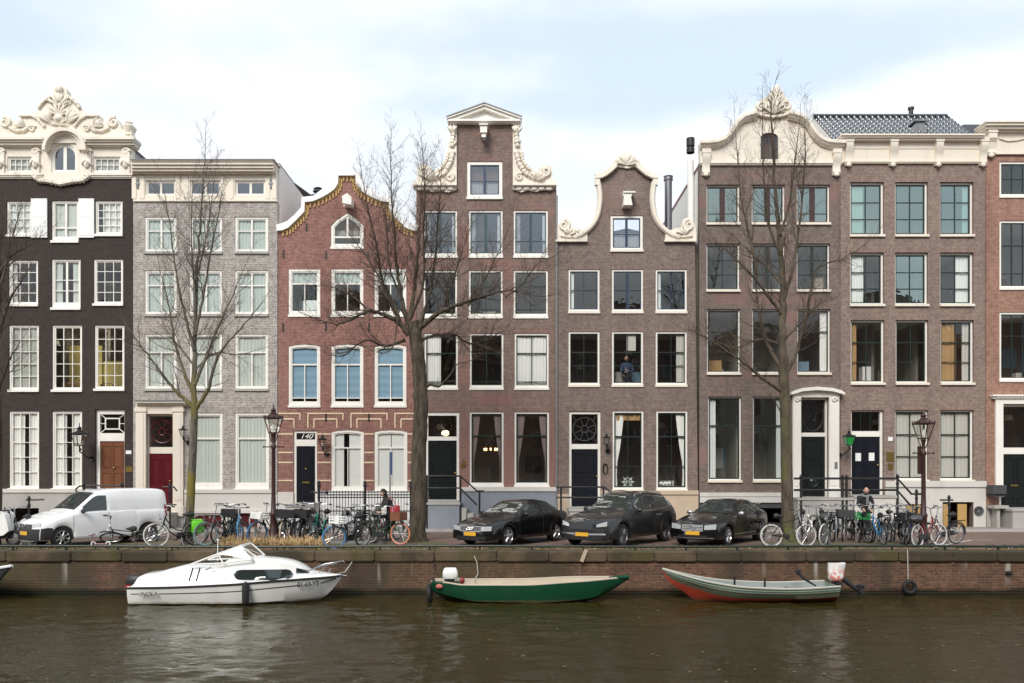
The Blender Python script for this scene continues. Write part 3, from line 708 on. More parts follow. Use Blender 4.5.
for sg in (1, -1):
    cv = MB()
    X = lambda x: 61.2 + sg*(x-61.2)
    spiral(cv, X(115), 124, 5.2, 1.6, 1.2 if sg > 0 else 1.9, sg, .085, Yc-.02)
    spiral(cv, X(88), 130, 3.4, 1.3, 2.6 if sg > 0 else .5, -sg, .06, Yc-.02)
    garland(cv, [(X(111), 129), (X(104), 132.5), (X(96), 132), (X(90), 127)], .085, Yc-.03)
    garland(cv, [(X(101), 117.5), (X(88), 117.2), (X(82), 121), (X(76), 128)], .07, Yc-.03)
    garland(cv, [(X(82), 110), (X(78.5), 105), (X(74), 101), (X(69), 98)], .07, Yc-.03)
    leafs(cv, X(70), 124, 13, 5, .5 if sg > 0 else pi-.5, 1.5 if sg > 0 else pi-1.5, Yc, .34)
    leafs(cv, X(96), 128, 9, 4, .0 if sg > 0 else pi, 1.2 if sg > 0 else pi-1.2, Yc, .4)
    spiral(cv, X(74), 118, 4.5, 1.2, 3.0 if sg > 0 else 0, sg, .06, Yc-.02)
    cv.lathe([(.02, 0), (.16, .02), (.1, .1), (.2, .28), (.22, .38), (.12, .45), (.16, .52), (.02, .6)], (fx(X(129.3)), FY-.05, fz(136)), 10)
    H.part('carving', cv, 'carve', smooth=True)
cv = MB()
leafs(cv, 61.2, 108, 14, 11, .45, pi-.45, Yc, .15, .09); leafs(cv, 61.2, 117, 14, 13, .25, pi-.25, Yc, .13, .08); leafs(cv, 61.2, 127, 10, 9, .2, pi-.2, Yc, .16, .08)
cv.ball((fx(61.2), Yc-.06, fz(91)), (.16, .12, .2), 10); cv.ball((fx(61.2), Yc-.08, fz(100)), (.12, .1, .22), 8); cv.ball((fx(61.2), Yc-.08, fz(120)), (.2, .12, .16), 8)
H.part('carving', cv, 'carve', smooth=True)
for x in (37, 88.5, 2, 127): # herm brackets beside the windows
    cv = MB(); spiral(cv, x, 152.5, 3.6, 1.3, 0, 1, .07, FY-.1); leafs(cv, x, 160, 8, 3, -2.2, -.9, FY-.08, .6, .08); cv.box(fx(x)-.16, fx(x)+.16, FY-.13, FY-.052, fz(176), fz(150))
    cv.ball((fx(x), FY-.16, fz(166)), (.12, .08, .16), 8); H.part('bracket', cv, 'carve', smooth=True)
cv = MB()
garland(cv, [(34, 176), (40, 181), (50, 182), (62, 184.5), (74, 182), (84, 181), (91, 176)], .11, FY-.08)
cv.prism(pxs([(33, 175), (91, 175), (89, 180), (80, 181.5), (70, 183.5), (62, 185), (54, 183.5), (44, 181.5), (35, 180)]), FY-.075, FY-.003)
H.part('carving', cv, 'carve', smooth=True)
H.base('plinth', -9, 95, 490, None, 'greystone', .09, holes=[(12, 40, 508, 522), (55, 82, 508, 522)])
H.base('plinth', 124.5, 133, 490, None, 'greystone', .09)
H.base('plinth', 95, 124.5, 501, None, 'greystone', .05)
H.part('ledge', MB().box(fx(-9), fx(94.8), FY-.14, FY-.002, fz(492.5), fz(488.8)), 'palestone')
H.wall([(-9, 529), (132.5, 529), (132.5, 178.5), (-9, 178.5)])
Y0, Y1, X0, X1, zt = H.body(146, 'plaster', 'greystone', [499, 402, 315, 251, 192], 120, 'slate')
b = MB().box(fx(50), fx(84), FY+1.5, FY+1.56, fz(400), fz(340)).box(fx(84)+.01, fx(126), FY+1.6, FY+1.66, fz(400), fz(356)); H.part('yellow_wall', b, 'yellowroom')
H.part('ceiling_light', MB().cbox((fx(80), FY+.9, fz(321)), 1.2, .4, .05), 'roomlight')
for cx in (64, 73, 101): 
    c = MB(); X, Z = fx(cx), fz(390)
    for dx in (-.2, -.1, 0, .1, .2): c.tube([(X+dx, FY+.5, Z), (X+dx*1.1, FY+.52, Z+.3)], .016, 4)
    c.tube([(X-.25, FY+.5, Z), (X-.27, FY+.52, Z+.25), (X-.15, FY+.52, Z+.34), (X+.15, FY+.52, Z+.34), (X+.27, FY+.52, Z+.25), (X+.25, FY+.5, Z)], .022, 5)
    H.part('chair_back', c, 'brownwood')
H.part('house_sign', MB().box(fx(126), fx(131.5), FY-.02, FY-.002, fz(454), fz(450.5)), 'purewhite')
H.part('name_plate', MB().box(fx(126), fx(134)-.06, FY-.025, FY-.002, fz(472), fz(466.5)), 'brass')
H1 = H

# ---- 2: grey house
H = House('canal_house', 133, 277.5, 'grey mottled brick house with a flat white cornice and red front door', M['b_grey'])
kw = dict(rec=.03, fr=.075, cur=[('full', 'net')], sill='greystone', frame='white')
for x0, x1 in ((145, 176.5), (189.5, 222), (235, 268)):
    H.window(x0, x1, 217, 252, bars=[('v', .5, .07), ('h', .62, .04)], gl='midglass', **kw)
    H.window(x0, x1, 270.5, 314.5, bars=[('v', .5, .07), ('h', .68, .05)], gl='midglass', **kw)
    H.window(x0, x1, 334, 389, bars=[('h', .68, .06), ('v', .5, .06, 0, .68)], **kw)
for x0, x1 in ((189.5, 222.5), (235, 269)): H.window(x0, x1, 413, 488.5, bars=[('h', .66, .07)], rec=.03, fr=.09, cur=[('full', 'net')], sill='white', fbot=.2)
H.door(144, 178, 408, 512, 416, 447, 453.5, 'redwood', 148, 173.5, frame='cream', deco='rose', decomat='redwood', panels=[(.1, .46, .48, .92), (.54, .9, .48, .92), (.1, .46, .08, .42), (.54, .9, .08, .42)], knob=(169, 481), rec=.1)
pm = MB()
for a, b in ((137, 147), (174, 184)): pm.box(fx(a), fx(b), FY-.13, FY-.003, fz(512), fz(405)); pm.box(fx(a-1), fx(b+1), FY-.17, FY-.003, fz(412), fz(408.2)); pm.box(fx(a-1), fx(b+1), FY-.19, FY-.003, fz(516), fz(506)); pm.box(fx(a+2), fx(b-2), FY-.15, FY-.131, fz(500), fz(414))
pm.box(fx(147.1), fx(173.9), FY-.10, FY-.003, fz(414), fz(405)); steps(pm, 136, 185, 401, [(1.6, .34), (1.6, .26), (1.2, .18)], ends=False)
H.part('door_surround', pm, 'cream'); 
H.part('surround_cap', MB().box(fxp(134.5, .38), fxp(186.5, .38), FY-.38, FY-.003, fzp(401, .34)+.002, fzp(399.8, .34)), 'lead')
fh = []; H.alt = fh
for x0, x1 in ((145.5, 175.5), (190, 220.5), (235, 265.5)): H.window(x0, x1, 180.5, 195.5, bars=[('v', .5, .1)], Y=FY-.03, fr=.05, sill=None, gl='blueglass', rec=.06)
H.alt = None
H.part('frieze', MB().prism(pxs([(133.5, 201), (276.5, 201), (276.5, 172), (133.5, 172)]), FY-.03, FY+.28, fh), 'cream')
cm = MB(); steps(cm, 131, 273, 160, [(1.2, .55), (3, .50), (3.5, .42), (3, .34), (2, .2)], ends=False); steps(cm, 133, 277, 199.5, [(1.6, .07)], ends=False)
for i in range(46): x = 134 + i*3.06; cm.box(fx(x), fx(x+1.5), FY-.18, FY-.031, fz(175.3), fz(172.8))
for x in (134.5, 142.5, 178, 186.5, 223, 231.5, 268, 274.5): cm.box(fx(x)-.09, fx(x)+.09, FY-.055, FY-.031, fz(199), fz(176.5))
H.part('cornice', cm, 'cream')
H.part('cornice_cap', MB().box(fxp(130, .6), fxp(274, .6), FY-.60, FY+.4, fzp(160, .55)+.002, fzp(159.2, .55)), 'lead')
for x in (138.2, 271.2):
    H.part('rosette', MB().lathe([(.01, -.05), (.07, -.045), (.1, -.02), (.13, 0)], (fx(x), FY-.03, fz(184)), 8, axis='Y').ball((fx(x), FY-.05, fz(187.5)), (.05, .03, .08)).ball((fx(x), FY-.05, fz(180.5)), (.05, .03, .08)), 'lead')
H.base('plinth', 184.5, 277.5, 492, None, 'palestone', .05, holes=[(192, 222, 515, 530), (240, 258, 513, 530)])
H.base('plinth', 133.6, 184, 516.5, None, 'palestone', .05)
H.part('ledge', MB().box(fx(185), fx(277), FY-.10, FY-.002, fz(493), fz(489.5)), 'palestone'); H.part('ledge', MB().box(fx(185), fx(277), FY-.13, FY-.051, fz(513), fz(510)), 'palestone')
for a, b in ((192.5, 221.5), (240.5, 257.5)):
    H.part('cellar_shutter', MB().box(fx(a), fx(b), FY+.06, FY+.1, 0.02, fz(514)).box(fx((a+b)/2)-.02, fx((a+b)/2)+.02, FY+.045, FY+.0595, .03, fz(515)), 'redwood')
H.wall([(133, 529), (277.4, 529), (277.4, 200.5), (133, 200.5)])
H.body(161, 'plaster', 'plaster', [500, 403, 324, 261, 207], None)
H.part('roof', MB().prism(pxs([(133.4, 161), (277, 161), (277, 159.5), (133.4, 159.5)]), FY+.42, FY+2.6).add([(fx(133.4), FY+2.6, fz(160)), (fx(277), FY+2.6, fz(160)), (fx(277), FY+9, fz(135)), (fx(133.4), FY+9, fz(135))], [(0,1,2,3)]), 'slate')
H.part('bell_plate', MB().box(fx(140), fx(143), FY-.145, FY-.131, fz(478), fz(469)), 'brass')
H2 = H

# ---- 3: red brick house with bell gable
H = House('canal_house', 278, 416, 'red brick house with an ochre trimmed curved gable and cream banded ground floor', M['b_red'])
C3 = 347.5
kw = dict(rec=.02, fr=.10, sill='white', fbot=.13, sillp=.04)
for i, (x0, x1) in enumerate(((288.6, 320.2), (331.3, 363.3), (374.5, 406.3))):
    H.window(x0, x1, 269, 315, bars=[('h', .70, .06), ('v', .5, .04, 0, .70)], gl='midglass', cur=[('high', 'net', .3)] + ([('board', 'purewhite', 0, .45, .95, .05, .3)] if i == 0 else []), **kw)
    H.window(x0, x1, 344.5, 405.5, bars=[('h', .68, .06), ('v', .5, .04, 0, .68), ('h', .08, .035)], cur=[('blind', 'blueblind', .93)], shape=[(x0, 405.5), (x1, 405.5), (x1, 346.5), (x1-6, 345), ((x0+x1)/2, 344.2), (x0+6, 345), (x0, 346.5)], **kw)
for i, (x0, x1) in enumerate(((331.4, 363.8), (374.5, 407.3))):
    if i == 0: cu = [('board', 'shutterwhite', 0, 0, .33, .0, 1), ('board', 'shutterwhite', 0, .56, 1, 0, 1)]
    else: cu = [('board', 'shutterwhite', 0, 0, .495, .0, 1), ('board', 'shutterwhite', 0, .505, 1, 0, 1)]
    H.window(x0, x1, 430, 490.5, bars=[('h', .72, .055), ('v', .5, .03, 0, .72)], cur=cu, shape=[(x0, 490.5), (x1, 490.5), (x1, 432), (x1-6, 430.6), ((x0+x1)/2, 430), (x0+6, 430.6), (x0, 432)], **kw)
H.door(293.5, 317, 430.5, 503, 433, 439.5, 446, 'navydoor', 296, 314.8, panels=[(.14, .86, .38, .95), (.14, .86, .08, .30)], slot=(305.5, 482.5), knob=(305.5, 469), rec=.06, tmat='darkwood')
cu = bpy.data.curves.new('house_number', 'FONT'); cu.body = '140'; cu.size = .33; cu.align_x = 'CENTER'; cu.shear = .35; cu.extrude = .003
to = bpy.data.objects.new('house_number_tmp', cu); COL.objects.link(to)
def text_mesh(body, size, mat, name, parent, loc, rot=(pi/2, 0, 0), shear=0, extrude=.003, sx=1.0, off=0.0):
    cu = bpy.data.curves.new(name, 'FONT'); cu.body = body; cu.size = size; cu.align_x = 'CENTER'; cu.align_y = 'CENTER'; cu.shear = shear; cu.extrude = extrude; cu.offset = off
    t = bpy.data.objects.new('tmp', cu); COL.objects.link(t)
    bpy.context.view_layer.update(); dg = bpy.context.evaluated_depsgraph_get(); me = bpy.data.meshes.new_from_object(t.evaluated_get(dg))
    bpy.data.objects.remove(t)
    from mathutils import Euler
    me.transform(Matrix.Diagonal((sx, 1, 1, 1))); me.transform(Euler(rot).to_matrix().to_4x4()); me.transform(Matrix.Translation(loc))
    o = bpy.data.objects.new(name, me); COL.objects.link(o); o.parent = parent; me.materials.clear(); me.materials.append(mat); ORIG[o.name] = ORIG.get(parent.name, Vector())
    return o
bpy.data.objects.remove(to)
text_mesh('140', .30, M['purewhite'], 'house_number', H.root, Vector((fx(305.5), FY+.10, fz(436.2))) - ORIG[H.root.name], shear=.4, sx=1.15)
H.window(331, 363.5, 213, 247, fr=.10, rec=.02, bars=[('v', .5, .07, .25, 1), ('h', .27, .07)], gl='midglass', shape=[(331, 247), (363.5, 247), (363.5, 226), (358, 220), (347.3, 212.8), (336.5, 220), (331, 226)], sill='white', sillp=.03)
lefto = [(277.6, 236), (277.6, 231), (283, 230.6), (289, 228), (297, 220.3), (305, 212), (305.5, 202.5), (314, 201.5), (322, 198), (329, 194), (335, 189.5), (338.5, 184), (339, 176)]
righto = [(2*C3-x, y) for x, y in reversed(lefto)]
gab = lefto + righto
H.wall([(278, 529), (416, 529)] + [(min(416, x), y) for x, y in reversed([(278, 231)] + lefto[2:] + righto[:-2] + [(416, 231)])])
def off_path(path, d):
    out = []
    for i, p in enumerate(path):
        a, b = Vector(path[max(0, i-1)]), Vector(path[min(len(path)-1, i+1)])
        t = (b-a).normalized(); out.append((p[0] - t.y*d, p[1] + t.x*d))
    return out
path = gab[1:-1]
cop = MB()
co_ = [(276.8, 225.5), (283, 224), (288, 221.8), (295, 215.8), (302, 208), (302.2, 198), (314, 196.8), (322, 190.6), (329, 185.2), (334.4, 180), (334.6, 171.8), (347.5, 171.8)]
for sg in (1, -1):
    q = [(C3+sg*(x-C3), y) for x, y in co_] + [(C3+sg*(x-C3), y+.5) for x, y in [(347.5, 176)] + list(reversed(lefto[1:]))]
    if sg < 0: q = [(min(x, 418), y) for x, y in q]
    cop.prism(pxs(q), FY-.13-.002*(sg > 0), FY+.32)
H.part('coping', cop, 'purewhite')
oc = MB()
def edge_pts(path, d):
    return [(x + (d if x < C3 else -d)*k, y + d*.75) for (x, y), k in zip(path, [.7]*len(path))]
inn = edge_pts(path, 4.2)
for i in range(len(path)-1):
    q = [path[i], path[i+1], inn[i+1], inn[i]]
    if abs(path[i][0]-path[i+1][0]) + abs(path[i][1]-path[i+1][1]) < .5: continue
    oc.prism(pxs([(a*.999+.001*C3, b+.2) for a, b in [path[i], path[i+1], ((inn[i+1][0]+path[i+1][0])/2, (inn[i+1][1]+path[i+1][1])/2), ((inn[i][0]+path[i][0])/2, (inn[i][1]+path[i][1])/2)]]), FY-.035-.0006*i, FY-.002)
tot = 0
for i in range(len(inn)-1):
    a, b = Vector(inn[i]), Vector(inn[i+1]); n = max(1, int((b-a).length/3.2))
    for k in range(n):
        p = a.lerp(b, (k+.5)/n)
        oc.box(fx(p.x-.75), fx(p.x+.75), FY-.05, FY-.003, fz(p.y+2.4), fz(p.y-2.2))
H.part('gable_trim', oc, 'ochre')
# hoist
hb = MB().prism([(fxp(x, .6), fzp(y, .6)) for x, y in [(342.5, 203), (351, 204.5), (351.5, 197), (347, 193), (342, 196)]], FY-.6, FY-.003)
hb.tube([(fx(347), FY-.5, fz(206)), (fx(347), FY-.5, fz(210))], .05, 6)
H.part('hoist_beam', hb, 'white')
def band(x0, x1, y): bands.box(fx(x0), fx(x1), FY-.022, FY-.001, fz(y+.7), fz(y-.7))
def vband(x, y0, y1): bands.box(fx(x-.6), fx(x+.6), FY-.0225, FY-.001, fz(y1), fz(y0))
for y in (452.5, 462.5, 480.5, 434):
    for a, b in ((278.3, 293), (317.5, 331), (364.2, 374), (407.6, 415.5)):
        bands = MB(); band(a, b, y); H.part('stone_band', bands, 'creamband')
for (a, b) in ((270, 300), (308, 343), (351, 387), (395, 420)):
    a2, b2 = max(a, 278.3), min(b, 415.6); bands = MB()
    band(a2, b2, 413.5)
    if a > 278: vband(a, 413, 428)
    if b < 416: vband(b, 413, 420)
    H.part('stone_band', bands, 'creamband'); bands = MB()
    a3, b3 = max(a+6, 278.3), min(b-6, 415.6)
    band(a3, b3, 419)
    if a3 > 279: vband(a3, 419, 428)
    if b3 < 415: vband(b3, 419, 428)
    H.part('stone_band', bands, 'creamband')
anchors(H, [(283.5, 254), (326, 255), (368, 255), (410.5, 255), (306.5, 227), (389, 227), (283, 327), (326, 327), (369, 327), (326, 417.5), (369, 417.5)])
H.base('plinth', 278, 293.5, 492, None, 'palestone', .05); H.base('plinth', 317, 416, 492, None, 'purewhite', .05)
H.base('plinth', 293.6, 316.9, 504.5, None, 'palestone', .04)
H.part('ledge', MB().box(fx(317), fx(415.8), FY-.12, FY-.002, fz(494), fz(491)), 'purewhite')
H.body(228, 'b_red' if 0 else 'plaster', 'plaster', [505, 417, 325, 258], 176, 'tile')
cp = MB().box(gx(312, FY+2.6), gx(319, FY+2.6), FY+2.4, FY+2.9, fz(235), at(0, 194, FY+2.4).z); cp.lathe([(.16, 0), (.16, .16), (.24, .17), (.24, .22), (.14, .23), (.14, .30), (.22, .31), (.1, .38)], (gx(318, FY+2.6), FY+2.65, at(0, 194, FY+2.4).z), 10)
H.part('chimney', cp, 'slate')
H3 = H

# ---- 4: brown neck gable
H = House('canal_house', 416.4, 556.5, 'tall brown brick house with a neck gable, white pediment and carved scrolls', M['b_brown'])
COLS4 = ((423.4, 457), (468.8, 502.6), (513.6, 547.8))
kw = dict(rec=.03, fr=.07, fbot=.12, sillp=.04)
for i, (x0, x1) in enumerate(COLS4):
    H.window(x0, x1, 210.5, 256, sash='sashteal', sw=.04, bars=[('v', .5, .11), ('h', .3, .03)], gl='blueglass', cur=[('left', 'greycurtain', .16), ('right', 'whitecurtain', .12)], **kw)
    H.window(x0, x1, 270.5, 316.5, sash='sashgreen', sw=.03, bars=[('v', .5, .03), ('h', .66, .035), ('h', .1, .03)], gl='midglass', **kw)
    H.window(x0+1, x1+.8, 333.5, 388, sash='sashgreen', sw=.03, bars=[('v', .5, .03), ('h', .64, .04), ('h', .07, .03)], cur=[('left', 'whitecurtain', .48)] if i == 0 else [('full', 'whitecurtain')] if i == 2 else [], **kw)
for (x0, x1) in ((469.7, 503.5), (514.5, 549)):
    H.window(x0, x1, 412, 485.5, sash='sashgreen', sw=.05, bars=[('h', .68, .045)], cur=[('tieleft', 'mauvecurtain', .36), ('tieright', 'mauvecurtain', .34)], **kw)
H.window(467, 502.3, 161.5, 197.5, rec=.03, fr=.13, sash='sashblue', bars=[('v', .5, .11), ('h', .45, .03)], gl='blueglass', cur=[('low', 'greycurtain', .45)])
H.door(425, 459.2, 412, 500, 415.5, 436.5, 440.5, 'darkwood', 428, 456.6, deco='ring', decomat='darkwood', panels=[(.1, .9, .38, .93), (.1, .9, .05, .3)], knob=(455, 473), rec=.05)
out4 = [(416.4, 529), (556.5, 529), (556.5, 190), (513.5, 190), (513.5, 122), (456, 122), (456, 190), (416.4, 190)]
H.wall(out4)
pd = MB(); pd.prism(pxs([(450, 121), (518.5, 121), (484.2, 108)]), FY-.06, FY+.28)
steps(pd, 448, 520.5, 118.7, [(2, .30), (2.2, .2)], ends=False)
for sg in (1, -1):
    a, b = Vector((fxp(484.2, .34), 0, fzp(104.8, .34))), Vector((fxp(484.2+sg*37.2, .34), 0, fzp(118.4, .34)))
    t = (b-a).normalized(); n = Vector((-t.z*sg, 0, t.x*sg))
    for w0, w1, p in ((0, .09, .34), (-.12, 0, .26)):
        q = [a+n*w0, b+n*w0, b+n*w1, a+n*w1]
        pd.prism([(v.x, v.z) for v in q], FY-p-.001*sg, FY+.29)
H.part('pediment', pd, 'white')
H.part('pediment_cap', MB().prism([(fxp(x, .37), fzp(y, .37)) for x, y in [(446.4, 116.6), (484.2, 102.9), (522, 116.6), (522, 115.6), (484.2, 101.9), (446.4, 115.6)]], FY-.37, FY+.3), 'lead')
rs = [(512.8, 124), (516.5, 126), (518.5, 133), (520, 141), (521.5, 150), (524, 155), (523.5, 161), (526.5, 166), (531, 171), (536, 172), (540, 167.5), (546, 165), (551, 167), (552.8, 173), (552.5, 180), (556.5, 184), (556.5, 187), (550, 191.5), (543, 190.5), (536, 192.5), (529, 191), (521, 193), (512.8, 190)]
Cx4 = 484.8
for sg in (1, -1):
    sc = MB(); cv = MB()
    X = lambda x: Cx4 + sg*(x-Cx4)
    o_ = [(X(x), y) for x, y in rs]
    sc.prism(pxs(jit(o_, 2)), FY-.10, FY+.25)
    steps(cv, min(X(513), X(556.5)), max(X(513), X(556.5)), 183.5, [(1.5, .26), (1.5, .18)], ends=False)
    garland(cv, [(X(515), 128), (X(516.5), 138), (X(517.5), 148)], .10, FY-.13)
    garland(cv, [(X(516), 152), (X(519), 164), (X(525), 174), (X(534), 179), (X(543), 178)], .11, FY-.13)
    garland(cv, [(X(521), 153), (X(523), 162), (X(528), 169), (X(535), 174)], .07, FY-.14)
    spiral(cv, X(545.5), 172.5, 5.5, 1.5, 2.6 if sg > 0 else .5, sg, .09, FY-.14)
    spiral(cv, X(517), 143, 3, 1.2, 0, sg, .06, FY-.14); spiral(cv, X(519.5), 178, 4, 1.3, 1, sg, .07, FY-.14)
    leafs(cv, X(536), 181, 9, 5, .3 if sg > 0 else pi-.3, 2.2 if sg > 0 else pi-2.2, FY-.12, .42)
    leafs(cv, X(517), 135, 8, 4, .9 if sg > 0 else pi-.9, 2.2 if sg > 0 else pi-2.2, FY-.12, .4)
    for k in range(5): cv.ball((fx(X(519+k*7.5)), FY-.12, fz(189.6)), (.15, .06, .09), 8)
    H.part('gable_scroll', sc, 'carve'); H.part('carving', cv, 'carve', smooth=True)
hb = MB().cbox((fx(484), FY-.26, fz(133.8)), .28, .5, .30).cbox((fx(484), FY-.29, fz(129.8)), .36, .57, .05).box(fx(482), fx(486), FY-.45, FY-.15, fz(141.5), fz(137.5))
H.part('hoist_beam', hb, 'white'); 
H.part('hoist_hook', MB().tube([(fx(482), FY-.4, fz(142)), (fx(482.5), FY-.4, fz(144.5)), (fx(486), FY-.4, fz(144.5)), (fx(487), FY-.4, fz(141))], .035, 6), 'iron')
H.base('plinth', 459.4, 556.4, 491, None, 'bluestone', .05); H.base('plinth', 416.6, 425, 500, None, 'bluestone', .05); H.base('plinth', 425.1, 459.3, 502, None, 'greystone', .05)
H.part('ledge', MB().box(fx(459.4), fx(556.2), FY-.10, FY-.002, fz(491.2), fz(487)), 'palestone')
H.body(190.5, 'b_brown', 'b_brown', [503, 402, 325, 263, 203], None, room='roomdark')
Y0 = FY+.3
H.part('roof', MB().prism(pxs([(455, 190.4), (514.6, 190.4), (485, 124)]), Y0+.001, FY+10.5).prism(pxs([(417, 190.4), (454.9, 190.4), (454.9, 150)]), FY+2, FY+10).prism(pxs([(514.7, 190.4), (556, 190.4), (514.7, 150)]), FY+2, FY+10), 'tile')
ch = MB(); X, Z = fx(490), fz(449.5)
for i in range(8):
    a = i*pi/4; ch.ball((X+.27*cos(a), FY+1.2+.27*sin(a), Z+.05), (.028, .028, .05), 6)
H.part('chandelier_bulb', ch, 'warmbulb')
ch = MB().tube([(X+.27*cos(i*pi/8), FY+1.2+.27*sin(i*pi/8), Z-.03) for i in range(16)], .018, 5, closed=True).tube([(X, FY+1.2, Z-.03), (X, FY+1.2, Z+1.2)], .012, 5)
for i in range(8): ch.tube([(X, FY+1.2, Z+.15), (X+.27*cos(i*pi/4), FY+1.2+.27*sin(i*pi/4), Z-.02)], .01, 4)
H.part('chandelier', ch, 'brass')
H.part('hall_lamp', MB().ball((fx(444), FY+.7, fz(432.3)), (.17, .17, .13), 12), 'lampshade', smooth=True)
H.part('hall_lamp_rod', MB().tube([(fx(444), FY+.7, fz(432.3)+.12), (fx(444), FY+.7, fz(412))], .012, 5), 'brass')
H.part('door_ornament', MB().tube([(fx(463+2*cos(a/5)), FY-.03, fz(463.5+3.2*sin(a/5))) for a in range(-8, 18)], .04, 6), 'brass')
H.part('downpipe', MB().tube([(fx(556.6), FY-.05, fz(527)), (fx(556.6), FY-.05, fz(196))], .045, 8), 'lead', smooth=True)
H4 = H

# ---- 5: bell gable
H = House('canal_house', 557.2, 698.5, 'brown brick house with a white edged bell gable and shell ornament', M['b_umber'])
COLS5 = ((568.5, 599.5), (612, 643), (655.7, 686.8)); C5 = 626
kw = dict(rec=.03, fr=.07, fbot=.09, sill='cream', sillp=.05)
for i, (x0, x1) in enumerate(COLS5):
    H.window(x0, x1, 269.5, 311.5, sash='sashblue', sw=.035, bars=[('v', .5, .10 if i == 1 else .03), ('h', .5, .03)], gl='midglass', cur=[('left', 'whitecurtain', .14)] if i != 1 else [], **kw)
    H.window(x0, x1, 331.7, 385, sash='sashgreen', sw=.04, bars=[('v', .5, .025), ('h', .62, .04), ('h', .35, .025)], cur=[('right', 'greycurtain', .3)] if i == 2 else [('board', 'greycurtain', 0, .5, .8, .66, 1)] if i == 1 else [], **kw)
for x0, x1 in ((612.6, 643.4), (656.3, 687.4)):
    H.window(x0, x1, 411, 489.5, sash='sashgreen', sw=.055, bars=[('h', .68, .06), ('v', .5, .025, .68, 1), ('h', .28, .025), ('v', .5, .025, 0, .68)], cur=[('tieleft', 'whitecurtain', .46)] + ([('high', 'goldcurtain', .1)]) if x0 < 650 else [('tieright', 'whitecurtain', .42)], **kw)
H.window(610.5, 642.8, 215.5, 250, rec=.03, fr=.10, sash='sashblue', bars=[('v', .5, .10), ('h', .46, .03)], gl='blueglass', sill='cream', cur=[('low', 'greycurtain', .5)])
H.door(569, 600.5, 411, 507, 414, 444, 449, 'navydoor', 571.5, 598, deco='rose', decomat='slate', panels=[(.1, .46, .6, .93), (.54, .9, .6, .93), (.1, .46, .25, .52), (.54, .9, .25, .52), (.1, .9, .05, .2)], knob=(597, 476), rec=.07)
path5 = [(557.2, 240.5), (568, 240), (581, 235), (590, 228), (596, 219), (599, 208), (599.7, 196), (598.5, 186), (597, 177.5), (606, 174.5), (612, 169), (616, 165), (626, 162)]
p5 = path5 + [(2*C5-x, y) for x, y in reversed(path5[:-1])]
p5 = [(min(x, 698.4), y) for x, y in p5]
H.wall([(557.2, 529), (698.4, 529)] + [(x, y) for x, y in reversed(p5)])
cp = MB()
edge = [(573, 238), (581, 235), (586, 231.5), (590, 228), (593.5, 223.5), (596, 219), (598, 213.5), (599, 208), (599.7, 202), (599.7, 196), (599.2, 191), (598.5, 186), (597, 178.5)]
top = [(595, 176.8), (601, 176), (606, 173.5), (611, 169.5), (616, 165)]
for sg in (1, -1):
    X = lambda x: C5 + sg*(x-C5)
    for off, w in ((.0, .12), (.1, .07)):
        cp.tube([(fx(X(x)) , FY-.06-off*.5, fz(y)) for x, y in edge], w, 6)
        cp.tube([(fx(X(x)), FY-.09-off*.6, fz(y)-off) for x, y in top], w, 6)
    cp.cbox((fx(X(597)), FY-.08, fz(182)), .2, .2, .35)
    o_ = [(X(x), y) for x, y in [(556, 241.5), (556, 233), (558, 224), (562, 219), (567, 218.5), (570, 222), (571, 228), (577, 228.5), (583, 231), (587, 235), (587, 241.5)]]
    if sg < 0: o_ = [(min(x, 699), y) for x, y in o_]
    cp.prism(pxs(jit(o_, 2)), FY-.08, FY+.24)
    steps(cp, min(X(555.6), X(587.5)), max(X(555.6), X(587.5)), 239.5, [(1.8, .16)], ends=False)
    spiral(cp, X(564), 226, 5.6, 1.7, 1.5, -sg, .075, FY-.11); spiral(cp, X(575), 234, 3.2, 1.3, .5, sg, .05, FY-.11)
    garland(cp, [(X(560), 236), (X(568), 237.5), (X(578), 236.5)], .07, FY-.1)
    leafs(cp, X(568), 236, 8, 4, .4 if sg > 0 else pi-.4, 2.2 if sg > 0 else pi-2.2, FY-.09, .35)
cp.prism(pxs(jit([(613, 166), (613, 162), (617, 158.5), (620, 155), (626, 153), (632, 155), (635, 158.5), (639, 162), (639, 166), (632, 168), (626, 169), (620, 168)], 2)), FY-.1, FY+.2)
leafs(cp, C5, 166, 11, 9, .15, pi-.15, FY-.11, .2, .08); spiral(cp, 616, 164.5, 3.4, 1.4, 0, 1, .06, FY-.13); spiral(cp, 636, 164.5, 3.4, 1.4, pi, -1, .06, FY-.13)
H.part('gable_edging', cp, 'carve', smooth=True)
hb = MB().prism([(fxp(x, .5), fzp(y, .5)) for x, y in [(623.5, 205), (632.5, 205), (631, 197), (632.5, 193.5), (622.5, 193.5), (624, 197)]], FY-.5, FY-.003).cbox((fx(627.5), FY-.27, fzp(192.2, .5)), .5, .56, .06)
H.part('hoist_beam', hb, 'white')
H.base('plinth', 601, 698.2, 491, None, 'sandstone', .05); H.base('plinth', 557.4, 569, 494, None, 'sandstone', .05); H.base('plinth', 569.1, 600.9, 508.5, None, 'greystone', .04)
H.part('ledge', MB().box(fx(601), fx(698), FY-.10, FY-.002, fz(494.5), fz(490.5)), 'sandstone')
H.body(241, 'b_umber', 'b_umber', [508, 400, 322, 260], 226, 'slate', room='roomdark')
hz = at(0, 175, FY+1.1).z-fz(232); fl = MB().lathe([(.16, 0), (.16, hz-.25), (.20, hz-.24), (.20, hz-.14), (.17, hz-.13), (.17, hz-.08), (.21, hz-.07), (.03, hz)], (gx(668.3, FY+1.1), FY+1.1, fz(232)), 12)
H.part('flue', fl, 'greyflue', smooth=True)
